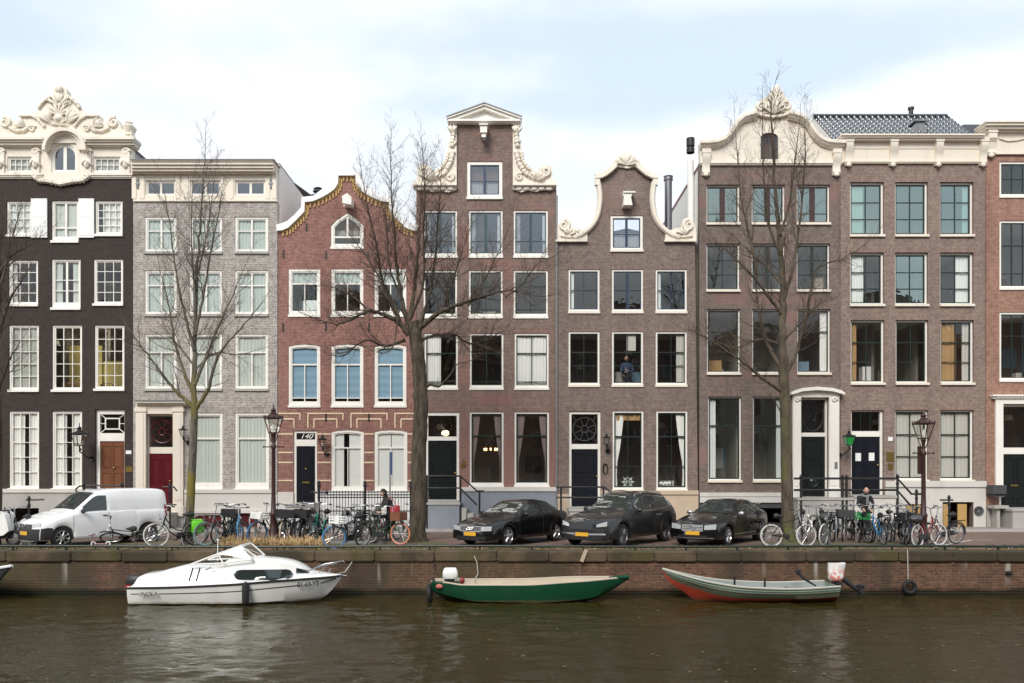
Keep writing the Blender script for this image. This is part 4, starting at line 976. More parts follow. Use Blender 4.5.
# a small star-shaped window ornament and a flower box in the ground floor windows
st = MB(); sxp, szp = fx(628.5), fz(482)
for k in range(8): a = k*pi/4; st.cbox((sxp+.17*cos(a), FY+.2, szp+.17*sin(a)), .09, .01, .09)
for k in range(4): a = k*pi/4; st.tube([(sxp-.27*cos(a), FY+.2, szp-.27*sin(a)), (sxp+.27*cos(a), FY+.2, szp+.27*sin(a))], .02, 4)
H.part('window_ornament', st, 'net')
fl = MB()
for k in range(11): fl.ball((fx(660+k*1.3)+.02*sin(k*5), FY+.22, fz(484.5)+.06*abs(sin(k*2.1))), .05+.02*sin(k)**2, 6)
H.part('window_flowers', fl, 'whitecurtain')
H.part('oval_plaque', MB().tube([(fx(605.3+2.2*cos(a*pi/8)), FY-.02, fz(469+5*sin(a*pi/8))) for a in range(16)], .03, 5, closed=True), 'iron')
H5 = H

# ---- 6: taupe house with white clock-gable
H = House('canal_house', 699.3, 840, 'taupe brick house with a white curved gable crowned by a carved finial', M['b_taupe'])
COLS6 = ((706.5, 739.8), (751.8, 785), (796.9, 830))
kw = dict(rec=.11, fr=.06, sill='cream', sillp=.08)
for i, (x0, x1) in enumerate(COLS6):
    H.window(x0, x1, 184.7, 223, sash='maroon', sw=.04, bars=[('v', .5, .22), ('h', .25, .03)], gl='skyglass', **kw)
    H.window(x0, x1, 243.5, 290, sash='sashgreen', sw=.04, bars=[('v', .5, .12 if i else .03), ('h', .33, .03), ('h', .66, .03)], gl='midglass', **kw)
    H.window(x0+.5, x1+.5, 309, 373, sash='sashgreen', sw=.04, bars=[('h', .66, .04)], cur=[('right', 'whitecurtain', .24)] if i == 2 else [], **kw)
for i, (x0, x1) in enumerate(((708, 741.5), (753, 786))):
    H.window(x0, x1, 396.5, 480.5, sash='sashgreen', sw=.05, bars=[('h', .66, .05)], cur=[('left', 'whitecurtain', .24)] if i == 0 else [('right', 'whitecurtain', .22)], gl='midglass', **kw)
H.door(800, 828, 397, 497, 399.5, 432.5, 436.5, 'darkwood', 802, 826.3, deco='oval', decomat='iron', panels=[(.1, .9, .62, .94), (.1, .9, .06, .54)], rec=.12, frame='white')
H.part('door_medallion', MB().lathe([(.30, 0), (.26, -.05), (.2, -.05), (.16, -.02), (.08, -.06), (.01, -.07)], (fx(814.2), FY+.145, fz(482)), 18, axis='Y'), 'darkwood')
sr = MB()
for a, b in ((792, 800), (828, 838)):
    sr.box(fx(a), fx(b), FY-.14, FY-.003, fz(496), fz(397)); sr.box(fx(a-.8), fx(b+.8), FY-.18, FY-.003, fz(500), fz(488)); sr.box(fx(a+1.5), fx(b-1.5), FY-.165, FY-.141, fz(486), fz(404)); spiral(sr, (a+b)/2, 400, 2.6, 1.2, 0, 1, .05, FY-.18)
arch = [(789, 393.5), (793, 391), (800, 388.8), (815, 387.5), (830, 388.8), (838, 391), (842, 393.5)]
sr.prism(pxs(arch + [(842, 392+3.4), (838, 394.2), (830, 392), (815, 390.8), (800, 392), (793, 394.2), (789, 395.4)]), FY-.34, FY-.003)
sr.prism(pxs([(791.5, 397.5), (839, 397.5), (838, 394.4), (830, 392.2), (815, 391), (800, 392.2), (793, 394.4)]), FY-.12, FY-.0035)
H.part('door_surround', sr, 'white')
H.part('intercom', MB().box(fx(833), fx(836), FY-.175, FY-.166, fz(469), fz(462)), 'lead')
C6 = 771.2
right6 = [(843, 150), (843, 143.5), (834, 143.5), (826, 142.5), (820, 140), (815, 136), (810.5, 130), (806, 122.5), (800, 117.5), (793, 115.5), (787, 114)]
def m6(x): return 2*C6 - x
left6 = [(m6(x), y) for x, y in reversed(right6)]
crest6 = [(792, 113), (790, 104), (785, 99), (782.5, 93), (778.5, 90), (777.8, 87.5), (774.6, 87), (773.2, 89.5), (770, 92.5), (766.5, 97), (760, 101.5), (755, 106), (752.5, 111), (750.5, 115)]
fh = []; H.alt = fh
H.window(760.3, 778, 133, 159.5, frame='slate', fr=.09, rec=.08, sash='slate', bars=[('v', .5, .05), ('v', .25, .03), ('v', .75, .03)], sill=None, Y=FY-.04, gl='glass', shape=arch_pts(760.3, 778, 133, 159.5, 5))
H.alt = None
gp = [(m6(842.2), 163), (842.2, 163)] + [(x, y) for x, y in right6[1:]] + [(771, 108)] + [(x, y) for x, y in left6[:-1]]
H.part('gable', MB().prism(pxs(gp), FY-.04, FY+.27, fh), 'cream')
gc = MB()
for d, p, w in ((1.2, .26, .11), (3.4, .18, .09), (5.4, .11, .06)):
    for q in (right6[1:], left6[:-1]):
        gc.tube([(fx(x), FY-p, fz(y+d)) for x, y in q], w, 6)
steps(gc, m6(842.2), 842.2, 161.5, [(1.6, .14), (1.8, .09)], ends=False)
for x in (m6(837), 835.5): bracket(gc, x, 151, 176, 7.5, .26)
gc.prism(pxs(jit(crest6, 2)), FY-.12, FY+.2)
leafs(gc, 772, 115, 15, 11, .45, pi-.45, FY-.13, .15, .08); leafs(gc, 773, 106, 12, 9, .6, pi-.6, FY-.14, .16, .08); leafs(gc, 774.5, 98, 9, 5, .8, pi-.8, FY-.14, .2, .06)
spiral(gc, 760, 108.5, 5, 1.4, 0, 1, .07, FY-.16); spiral(gc, 785, 107.5, 5, 1.4, pi, -1, .07, FY-.16)
gc.ball((fx(776), FY-.1, fz(89.5)), (.15, .12, .16), 8); garland(gc, [(752, 114), (762, 117), (772, 118.5), (782, 117), (791, 113)], .07, FY-.14)
H.part('gable_moulding', gc, 'carve', smooth=True)
H.base('plinth', 699.5, 791.5, 501, None, 'slate', .03, holes=[(712, 738, 508, 524), (756, 783, 508, 524)]); H.base('plinth', 791.6, 839.8, 500.5, None, 'greystone', .05)
H.part('ledge', MB().box(fx(699.6), fx(791), FY-.07, FY-.002, fz(496.5), fz(492.5)).box(fx(699.6), fx(791), FY-.10, FY-.002, fz(502.5), fz(497)), 'palestone')
H.wall([(699.3, 529), (840, 529), (840, 162.5), (699.3, 162.5)])
H.body(163, 'plaster', 'b_taupe', [500, 384, 300, 234], 125, 'tile')
H.part('flue', MB().lathe([(.14, -.0), (.14, 3.05), (.02, 3.1)], (gx(690.5, FY+.9), FY+.9, fz(226)), 12), 'purewhite', smooth=True)
H.part('flue_cowl', MB().lathe([(.175, 0), (.175, .2), (.13, .21), (.13, .27), (.18, .28), (.18, .62), (.02, .64)], (gx(690.5, FY+.9), FY+.9, at(0, 138, FY+.9).z-.64), 12), 'iron', smooth=True)
H6 = H

# ---- 7: tan house with bracketed cornice
H = House('canal_house', 840.4, 985.5, 'tan brown brick house with bracketed white cornice and glazed black roof tiles', M['b_tan'])
COLS7 = ((850, 884), (895, 928), (940, 973.5))
kw = dict(rec=.12, fr=.075, sill='cream', sillp=.09)
for i, (x0, x1) in enumerate(COLS7):
    c2 = [('left', 'whitecurtain', .45)] if i == 0 else [('right', 'whitecurtain', .22)] if i == 2 else []
    H.window(x0, x1, 182, 235, sash='sashgreen', sw=.05, bars=[('v', .5, .04), ('h', .64, .04), ('h', .30, .04)], gl='skyglass', cur=c2, **kw)
    c3 = [('left', 'whitecurtain', .45)] if i == 0 else [('right', 'whitecurtain', .5)] if i == 2 else []
    H.window(x0, x1, 252.5, 304.5, sash='sashgreen', sw=.05, bars=[('v', .5, .04), ('h', .64, .04), ('h', .30, .04)], gl='skyglass' if i == 1 else 'midglass', cur=c3, **kw)
    H.window(x0+.8, x1+.4, 320, 383, sash='sashgreen', sw=.04, bars=[('v', .5, .03), ('h', .66, .04), ('h', .33, .025)], cur=[('left', 'goldcurtain', .2)] if i == 0 else [('left', 'goldcurtain', .55), ('right', 'greycurtain', .25)] if i == 2 else [], **kw)
for x0, x1 in ((895, 928.3), (940, 973.6)):
    H.window(x0, x1, 410, 480, sash='sashgreen', sw=.05, bars=[('v', .5, .04), ('h', .66, .04), ('h', .33, .03)], cur=[('full', 'greycurtain')], **kw)
H.door(851, 883.6, 410, 495, 411.5, 431, 436.5, 'navydoor', 852.8, 881.3, deco='cross', decomat='sashgreen', panels=[(.08, .46, .62, .93), (.54, .92, .62, .93), (.08, .46, .08, .54), (.54, .92, .08, .54)], knob=(879, 465), rec=.12, double=True)
for x, y in ((859.5, 457), (873, 456.7)): H.part('paper_notice', MB().box(fx(x-2.8), fx(x+2.8), FY+.13, FY+.138, fz(y+4), fz(y-4)), 'purewhite')
fz7 = MB(); fz7.box(fx(841.5), fx(985), FY-.06, FY+.28, fz(163), fz(140))
steps(fz7, 841.5, 985, 133.5, [(1.5, .42), (2.2, .36), (2.4, .28)], ends=False, back=.1); steps(fz7, 841.5, 985, 160.5, [(1.2, .12), (1.4, .09)], ends=False); steps(fz7, 848, 980, 147.5, [(1, .085)], ends=False)
H.part('frieze', fz7, 'cream')
for x in (847.5, 891.7, 937, 981.5): bm_ = MB(); bracket(bm_, x, 139.7, 166.5, 7, .30); H.part('cornice_bracket', bm_, 'cream', smooth=True)
H.base('plinth', 885, 985.3, 481.5, None, 'palestone', .05, holes=[(905, 921, 504, 527), (942, 973, 502, 527)])
H.base('plinth', 840.6, 884.9, 496, None, 'palestone', .04)
H.part('ledge', MB().box(fx(884.6), fx(985.2), FY-.11, FY-.002, fz(487), fz(481)), 'palestone')
for a, b in ((943, 949.5), (957.5, 966.5), (906, 912), (914, 920)):
    H.part('cellar_shutter', MB().box(fx(a), fx(b), FY-.02, FY+.03, fz(526.5), fz(504)), H and 'yellowroom' if 0 else 'ochre')
H.part('cellar_vent', MB().lathe([(.02, .0), (.14, -.01), (.2, -.035), (.2, 0)], (fx(978), FY-.052, fz(511)), 14, axis='Y'), 'slate')
H.wall([(840.4, 529), (985.5, 529), (985.5, 162.5), (840.4, 162.5)])
Y0, Y1, X0, X1, zt = H.body(142, 'plaster', 'b_orange', [492, 397, 312, 244], None)
# pantile roof: a sheet of real tile waves rising to the ridge
za, zb, ya, yb = fz(141)+.02, 18.52, FY+.30, FY+3.1
def pant(u, v):
    x = X0-.02 + (X1-X0+.04)*u; t = v; row = t*11; st = (row % 1)
    nz = .055*sin(x*2*pi/.27) + .05*(1-st)
    return (x, ya+(yb-ya)*t - nz*.6, za+(zb-za)*t + nz)
rf = H.part('roof', MB().grid(pant, 180, 88), 'darktile', smooth=True)
H.part('ridge', MB().tube([(X0-.02, yb, zb+.02), (X1+.02, yb, zb+.02)], .11, 8), 'darktile', rf, True)
for xx in (X0, X1-.16): H.part('roof_gable', MB().add([(xx+a, y_, z_) for a in (0, .16) for y_, z_ in ((ya, zt-.02), (yb, zb-.06), (yb+6, zt-.02))], [(0,1,2), (5,4,3), (0,3,4,1), (1,4,5,2), (2,5,3,0)]), 'plaster')
H.part('rear_roof', MB().add([(X0, yb, zb), (X1, yb, zb), (X1, yb+6, zt), (X0, yb+6, zt)], [(0,1,2,3)]), 'slate')
yd = FY+1.3; za_ = at(0, 134, yd).z; zb_ = at(0, 119, yd).z
dm = MB().prism([(gx(903, yd), za_-.3), (gx(925, yd), za_-.3), (gx(925, yd), zb_-.12), (gx(917, yd), zb_-.1), (gx(907, yd), za_-.05)], yd, yd+1.3).box(gx(914, yd), gx(926.5, yd), yd-.1, yd+1.35, zb_-.118, zb_-.06).box(gx(918, yd), gx(924, yd), yd-.02, yd-.002, za_-.05, zb_-.2)
H.part('skylight', dm, 'lead'); H.part('roof_finial', MB().lathe([(.1, 0), (.1, .2), (.14, .22), (.14, .32), (.02, .36)], (fx(918)+1.2, yb, zb+.1), 8), 'iron')
H.part('bell_plate', MB().box(fx(886.5), fx(894), FY-.02, FY-.002, fz(461.5), fz(452)), 'brass'); H.part('bell_plate', MB().box(fx(888), fx(893), FY-.02, FY-.002, fz(470), fz(463.5)), 'brass')
H.part('number_sign', MB().box(fx(888), fx(892.5), FY-.02, FY-.002, fz(441), fz(437)), 'purewhite')
H7 = H

# ---- 8: orange-red house at the right
H = House('canal_house', 986, 1100, 'orange red brick house with a plain white cornice, cut by the right edge', M['b_orange'])
kw = dict(rec=.04, fr=.09, sill='white', sillp=.05)
for k, x0 in enumerate((999.5, 1050)):
    H.window(x0, x0+38, 161.5, 196, sash='sashgreen', sw=.03, bars=[('v', .33, .03), ('v', .66, .03), ('h', .5, .03)], gl='midglass', **kw)
    H.window(x0, x0+38, 220.5, 288, sash='sashgreen', sw=.03, bars=[('v', .33, .04), ('v', .66, .04), ('h', .64, .05), ('h', .2, .03)], gl='midglass', **kw)
    H.window(x0, x0+38, 312, 380, sash='sashgreen', sw=.03, bars=[('v', .33, .03), ('v', .66, .03), ('h', .66, .03)], **kw)
H.window(1050, 1088, 405, 480, sash='sashgreen', bars=[('v', .5, .03), ('h', .66, .03)], **kw)
H.door(999, 1036, 402, 508, 406.5, 447.5, 454, 'darkwood', 1002.5, 1033, panels=[(.08, .46, .42, .93), (.54, .92, .42, .93), (.08, .46, .05, .2), (.54, .92, .05, .2)], slot=(1016, 485.5), rec=.1)
sr = MB()
for a, b in ((994.5, 1002), (1033, 1040.5)): sr.box(fx(a), fx(b), FY-.10, FY-.003, fz(497), fz(404))
sr.box(fx(994.5), fx(1040.5), FY-.101, FY-.003, fz(404), fz(398.5)); steps(sr, 993, 1042, 394.5, [(1.6, .24), (2.4, .16)], ends=False)
for i in range(16): sr.box(fx(995+i*2.9), fx(996.4+i*2.9), FY-.2, FY-.161, fz(398.4), fz(396.4))
H.part('door_surround', sr, 'white')
fr8 = MB().box(fx(986), fx(1100), FY-.06, FY+.28, fz(154.5), fz(130)); steps(fr8, 986, 1100, 120.5, [(1.4, .5), (3, .44), (3.5, .34), (3, .2)], ends=False, back=.1); steps(fr8, 986, 1100, 152.5, [(1.5, .1)], ends=False)
bracket(fr8, 989.5, 131, 157, 8, .3); garland(fr8, [(998, 139), (1006, 141.5), (1015, 141), (1024, 139)], .05, FY-.08)
H.part('frieze', fr8, 'cream')
H.base('plinth', 986.2, 1099, 508.5, None, 'greystone', .04)
H.wall([(986, 529), (1100, 529), (1100, 154), (986, 154)])
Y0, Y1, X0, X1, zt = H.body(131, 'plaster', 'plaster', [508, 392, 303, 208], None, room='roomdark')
H.part('dark_roof', MB().prism([(gx(960, FY+3), zt-1), (X1, zt-1), (X1, at(0, 124.5, FY+3).z), (gx(963, FY+3), at(0, 124.5, FY+3).z), (gx(960, FY+3), at(0, 128, FY+3).z)], FY+3, FY+6), 'darktile')
H.part('roof', MB().add([(X0, FY+.3, zt), (X1, FY+.3, zt), (X1, FY+4, zt+1.6), (X0, FY+4, zt+1.6), (X0, FY+9, zt), (X1, FY+9, zt)], [(0,1,2,3), (3,2,5,4)]), 'darktile')
H8 = H

# ---- neighbours outside the frame, seen only when the camera steps aside
for nm, x0, x1, lab, mt, yt in (('canal_house', -150, -9.6, 'plain brown brick house left of the dark house', 'b_taupe', 165), ('canal_house', 1100.6, 1240, 'plain brown brick house right of the orange red house', 'b_brown', 140)):
    H = House(nm, x0, x1, lab, M[mt])
    for i in range(3):
        for (a, b) in ((190, 235), (258, 305), (325, 385), (410, 485)):
            xx = x0+12+i*45; H.window(xx, xx+30, a, b, sash='sashgreen', bars=[('v', .5, .03), ('h', .6, .03)], rec=.06)
    st_ = MB(); steps(st_, x0, x1, yt-8, [(3, .4), (3, .3), (3, .2)], ends=False); H.part('cornice', st_, 'cream')
    H.wall([(x0, 529), (x1, 529), (x1, yt), (x0, yt)]); H.body(yt, 'plaster', 'plaster', [498, 398, 315, 247], yt-35, 'tile', room='roomdark')
# ------------------------------------------------------------------ stoops, railings, lamps, racks
def stoop(px0, px1, ytop, Yf, mat, lab, nsteps=0, side=0, run=.28):
    z = fz(ytop); r = thing('stoop', (fx((px0+px1)/2), FY-.2, 0), lab, 'stoop')
    MB().box(fx(px0), fx(px1), FY-.112-Yf, FY-.112, .0, z-.10).build('landing', M[mat], r)
    MB().box(fx(px0)-.04, fx(px1)+.04, FY-.15-Yf, FY-.111, z-.098, z).build('tread', M['greystone'], r)
    if nsteps:
        for k in range(nsteps):
            zt = z*(nsteps-k)/(nsteps+1); x0 = fx(px1)+k*run if side > 0 else fx(px0)-(k+1)*run
            MB().box(x0+.041 if side > 0 else x0, x0+run if side > 0 else x0+run-.041, FY-.10-Yf, FY-.14, 0, zt).build('step', M['greystone'], r)
    return r
stoop(425, 461, 501.5, .95, 'bluestone', 'blue grey stone stoop with steps in front of the black green door', 4, 1)
stoop(568, 603, 508, .9, 'greystone', 'low grey stone stoop before the dark blue black door beside the black hatchback', 3, 1)
stoop(789, 843, 497, .95, 'greystone', 'grey stone stoop under the white arched door surround', 0)
stoop(844, 884, 495, .95, 'palestone', 'pale stone stoop of the black door with two paper notices', 4, 1)
stoop(143.5, 178.5, 512, .7, 'greystone', 'grey stone doorstep under the dark red front door', 0)
stoop(95, 125, 501, .9, 'greystone', 'grey stone stoop behind the white van, under the brown double door', 0)
stoop(292, 318, 504, .7, 'palestone', 'pale doorstep under the door numbered 140', 0)
stoop(998, 1038, 508, .9, 'greystone', 'grey stone stoop at the right edge under a black panelled door', 0)

def railing(name, lab, Y, paths, posts=(), r=.035, balls=True):
    x0, y0 = paths[0][0]; t = thing(name, (gx(x0, Y), Y, 0), lab, 'railing')
    for p in paths: MB().tube([at(x, y, Y) for x, y in p], r, 8).build('handrail', M['iron'], t, smooth=True)
    for x, y, b in posts:
        top = at(x, y, Y); m = MB().tube([(top.x, Y, .0 if b is None else at(x, b, Y).z), top], r*1.15, 8)
        if balls: m.lathe([(.045, -.3), (.07, -.22), (.05, -.14), (.03, 0), (.06, .02), (.075, .07), (.045, .12), (.015, .17)], top, 8)
        m.build('baluster', M['iron'], t, smooth=True)
    return t
YR = 33.45
railing('stair_railing', 'black iron railing with curled end behind the white van roof', YR, [[(125, 485.5), (84, 485.5), (79, 486.5), (76, 489), (76, 491.5), (79, 492)], [(26, 500), (44, 499.5)]], [(84, 486, None), (29, 500, None), (122, 486, None)])
railing('stair_railing', 'black iron stair railing sloping down from the black green door', YR, [[(426, 476), (460.5, 476), (477, 491), (484, 491)], [(426, 488), (460, 488), (477, 505)]], [(460.5, 476, None), (479.5, 491, None), (427, 476, None)], balls=False)
railing('stair_railing', 'black iron railing by the dark blue black door of the bell gable house', YR, [[(556, 487), (604, 487), (612, 493)], [(556, 497.5), (604, 497.5)]], [(561, 487, None), (603.5, 487, None)], balls=False)
railing('stair_railing', 'tall black iron stair railing with ball finials above the right hand bicycles', YR, [[(794, 478.5), (897.5, 478.5), (911.5, 494), (921, 494)], [(794, 490), (897, 490), (911, 506)]], [(801, 478.5, None), (842.5, 478.5, None), (846.5, 478.5, None), (897.5, 478, None), (916.5, 493, None)], r=.045)
railing('stair_railing', 'small black iron railing by the yellow cellar doors', YR, [[(940, 500), (953, 500)]], [(949, 499, None)])
railing('stair_railing', 'short black iron railing post beside the dark red front door', YR, [[(163, 487), (174, 487), (177, 491)]], [(170, 487, None)])
# planter ledges by the right-most door
pl = thing('stone_bench', (fx(990), FY-.4, 0), 'dark slate window box and stone ledge left of the right hand black door', 'bench')
MB().box(fx(985), fx(998), FY-.6, FY-.112, fz(493.5), fz(485)).box(fx(987), fx(998), FY-.5, FY-.112, fz(496.5), fz(493.6)).build('box', M['slate'], pl)
MB().box(fx(986), fx(1000), FY-.62, FY-.112, fz(508), fz(505)).build('seat', M['greystone'], pl); MB().box(fx(990), fx(993), FY-.5, FY-.12, 0, fz(508)-.001).build('support', M['greystone'], pl)
# fence in front of the red house
fe = thing('iron_fence', (gx(360, 33.2), 33.2, 0), 'long black iron bar fence in front of the red house', 'fence')
ft = MB(); 
for y in (492, 497.5, 511): ft.tube([at(317, y, 33.2), at(412, y, 33.2)], .022, 6)
ft.build('rail', M['iron'], fe)
for i in range(31):
    px = 322 + i*2.93; MB().tube([at(px, 525, 33.2), at(px, 490.3, 33.2)], .014, 5).build('bar', M['iron'], fe)
for px in (319, 365, 411):
    p = at(px, 487, 33.2); MB().tube([(p.x, 33.2, 0), p], .05, 8).lathe([(.05, 0), (.09, .06), (.05, .12), (.08, .17), (.02, .26)], p, 8).build('post', M['iron'], fe, smooth=True)
MB().tube([at(312, 492.5, 33.2), at(327, 492.5, 33.2)], .04, 8).ball(at(327, 492.5, 33.2), .07).ball(at(312, 492.5, 33.2), .07).build('cross_bar', M['iron'], fe)

def lantern(mb, mg, c, s, top=True):
    """tapered four-sided lantern, c = bottom centre of the glass, s = scale"""
    def ring(r, z): return [(c[0]+r*s*cos(pi/4+k*pi/2)*1.414, c[1]+r*s*sin(pi/4+k*pi/2)*1.414, c[2]+z*s) for k in range(4)]
    a, b = ring(.13, 0), ring(.25, .50)
    for k in range(4):
        mb.tube([a[k], b[k]], .018*s, 5); mb.tube([a[k], a[(k+1) % 4]], .02*s, 5); mb.tube([b[k], b[(k+1) % 4]], .03*s, 5)
        mg.add([a[k], a[(k+1) % 4], b[(k+1) % 4], b[k]], [(0,1,2,3)])
        for t in (.0, .33, .66):     # crown teeth
            p = Vector(b[k]).lerp(Vector(b[(k+1) % 4]), t); mb.ball((p.x, p.y, p.z+.05*s), (.028*s, .028*s, .05*s), 6)
    r1, r2 = ring(.25, .51), ring(.10, .64)
    mb.add(r1 + r2, [(0,1,5,4), (1,2,6,5), (2,3,7,6), (3,0,4,7), (4,5,6,7)])
    mb.lathe([(.10*s, .62*s), (.12*s, .66*s), (.07*s, .72*s), (.11*s, .76*s), (.06*s, .82*s), (.025*s, .86*s), (.02*s, .98*s), (.0, 1.02*s)], c, 8)
def street_lamp(px, y, ytop, lab, panel=False):
    Y = gy(y); H = at(px, ytop, Y).z; X = gx(px, Y); s = .95; zl = H - 1.02*s
    t = thing('street_lamp', (X, Y, 0), lab, 'street lamp', 'crowned street lamps on the quay')
    p = MB().lathe([(.17, 0), (.17, .12), (.14, .16), (.15, .45), (.115, .55), (.10, .9), (.12, .93), (.12, 1.0), (.085, 1.06), (.07, 1.6), (.062, zl-.55), (.085, zl-.5), (.085, zl-.42), (.05, zl-.36), (.05, zl-.12), (.08, zl-.06), (.05, zl)], (X, Y, 0), 12)
    p.tube([(X-.32, Y, zl-.46), (X+.32, Y, zl-.46)], .018, 6).ball((X-.32, Y, zl-.46), .035, 6).ball((X+.32, Y, zl-.46), .035, 6)
    for k in range(4): a = pi/4+k*pi/2; p.tube([(X+.05*cos(a), Y+.05*sin(a), zl-.32), (X+.12*cos(a), Y+.12*sin(a), zl-.16), (X+.17*cos(a), Y+.17*sin(a), zl)], .016, 5)
    p.build('post', M['maroon'], t, smooth=True)
    mb, mg = MB(), MB(); lantern(mb, mg, (X, Y, zl), s)
    ln = mb.build('lantern', M['maroon'], t, smooth=True); mg.build('pane', M['clear'], ln)
    MB().lathe([(.03, 0), (.05, .06), (.045, .22), (.0, .28)], (X, Y, zl+.04), 8).build('bulb', M['purewhite'], ln, smooth=True)
    if panel: MB().box(X-.17, X-.06, Y+.02, Y+.05, at(px, 474, Y).z, at(px, 446, Y).z).build('side_plate', M['maroon'], t)
street_lamp(273.5, 544, 403, 'maroon crowned street lamp before the grey house, among the left bicycles')
street_lamp(923.5, 546, 408, 'maroon crowned street lamp before the tan brick house, among the right bicycles', True)

def wall_lamp(px, py, s, lab, side=1, glassmat='clear', arm=.38, mat='iron'):
    X, Z = fxp(px, arm), fzp(py, arm); t = thing('wall_lamp', (X, FY-.1, Z), lab, 'wall lamp', 'wall lanterns on the house fronts')
    c = (X, FY-arm, Z-.25*s); mb, mg = MB(), MB(); lantern(mb, mg, c, s); ln = mb.build('lantern', M[mat], t, smooth=True); mg.build('pane', M[glassmat], ln)
    MB().tube([(X, FY-arm, Z-.27*s), (X, FY-arm, Z-.5*s), (X+.1*side, FY-arm*.5, Z-.75*s), (X+.1*side, FY-.0, Z-.8*s)], .028, 7).lathe([(.11, -.04), (.08, -.01), (.02, 0)], (X+.1*side, FY-.004, Z-.8*s), 8, axis='Y').tube([(X, FY-arm, Z-.33*s), (X+.07, FY-arm, Z-.42*s), (X, FY-arm, Z-.5*s)], .03, 6).build('arm', M[mat], t, smooth=True)
wall_lamp(79.5, 440, .92, 'large black wall lantern left of the brown double door', 1, arm=.8)
wall_lamp(183, 433, .5, 'small black wall lantern right of the red door, by the thin tree trunk')
wall_lamp(322.5, 443, .56, 'black wall lantern right of the door numbered 140')
wall_lamp(606.5, 441, .5, 'slim black wall lantern between dark door and ground floor window')
M['greenglass'] = plain('green_lantern_glass', (.02,.30,.06), .15, var=.1)
wall_lamp(849, 441, .72, 'green glazed lantern on a bracket left of the door with two notices', -1, 'greenglass', .7)

# parking sign seen edge-on
Y = 28.6; X = gx(390, Y)
t = thing('parking_sign', (X, Y, 0), 'narrow blue parking sign on a grey pole seen almost edge on', 'sign')
MB().tube([(X, Y, 0), (X, Y, at(390, 452, Y).z)], .028, 8).build('pole', M['galv'], t, smooth=True)
MB().cbox((X+.05, Y-.02, at(390, 463.5, Y).z), .012, .42, .78, bev=.004, rz=radians(17)).build('sign_panel', M['blue'], t)

# staple racks
def rack(px, y, rz, lab='plain galvanised steel bicycle stand among the parked bicycles'):
    Y = gy(y); X = gx(px, Y); t = thing('bicycle_stand', (X, Y, 0), lab, 'bicycle stand', 'steel hoops of the bicycle parking')
    d = Vector((cos(rz), sin(rz), 0))*.35; p = []
    for k in range(7): a = pi*k/6; p.append(Vector((X, Y, .78)) - d*cos(a)*1.0 + Vector((0,0,.10*sin(a))))
    MB().tube([(p[0].x, p[0].y, 0)] + p + [(p[-1].x, p[-1].y, 0)], .026, 7).build('hoop', M['galv'], t, smooth=True)
for px, y in ((199, 541.2), (226, 541), (252.5, 541), (271, 540.8), (298, 541), (314, 541), (351, 541), (372, 541), (797, 540.5), (815, 541), (833, 541), (851, 541), (869, 541), (887, 541), (905, 541)): rack(px, y, radians(80 + RND.random()*25))
MB().box(gx(318, 27.4), gx(386, 27.4), 27.3, 27.42, -.01, .07).build('rack_base', M['lead'])
tag(bpy.data.objects['rack_base'], 'low grey steel base bar under the middle bicycles', 'bar')

# tyre fender, mooring ring, ropes and debris on the quay wall
Y = QY-.1; ty = MB(); p = at(909.5, 587, Y); ty.lathe([(.105+.05*(1+cos(a*pi/4)), .065*sin(a*pi/4)) for a in range(8)], p, 20, axis='Y', closed=True)
tag(ty.build('tyre_fender', M['rubber'], origin=p, smooth=True), 'black car tyre hanging as a fender on the quay wall', 'tyre')
rp = MB().tube([at(908, 579, Y), at(908, 568, QY-.12), at(907.5, 551, QY-.1), Vector((gx(907.5, QY+.3), QY+.3, .14))], .012, 5)
tag(rp.build('rope', M['greycurtain'], origin=at(908, 568, Y)), 'thin rope holding the black tyre fender on the quay wall', 'rope')
wr = MB().ball(at(1009, 573, QY-.02), (.1, .08, .06), 8).tube([at(1006, 572, QY-.02), at(1012, 573.5, QY-.1)], .03, 6); tag(wr.build('mooring_hook', M['iron'], origin=at(1009, 573, QY)), 'small dark mooring hook on the brick quay wall at far right', 'hook')
pk = MB().cbox(at(583.5, 555.5, QY-.06), .09, .05, .36, rz=.2); o = tag(pk.build('wooden_plank', M['sandstone'], origin=at(583.5, 556.5, QY)), 'short pale wooden plank leaning at the quay edge between the boats', 'plank'); o.rotation_euler = (0, .38, 0)
for (x, y, lab) in ((438, 566, 'thin dark mooring rope by the stern of the green boat'),):
    tag(MB().tube([at(434, 584, 22.3), at(435, 570, QY-.03), at(434, 556, QY-.03)], .012, 5).build('rope', M['iron'], origin=at(434, 570, QY)), lab, 'rope')
tag(MB().tube([at(462, 586, 22.4), at(473, 582, 22.5), at(478, 574, QY-.03), at(477, 562, QY-.04), at(474, 556, QY-.03)], .012, 5).build('rope', M['greycurtain'], origin=at(474, 570, QY)), 'pale slack mooring rope from the green boat up the wall', 'rope')
tag(MB().tube([at(333, 575, 22), at(345, 572, 22.6), at(352, 562, QY-.02)], .012, 5).build('rope', M['greycurtain'], origin=at(345, 572, QY)), 'short mooring rope at the bow of the white cabin boat', 'rope')

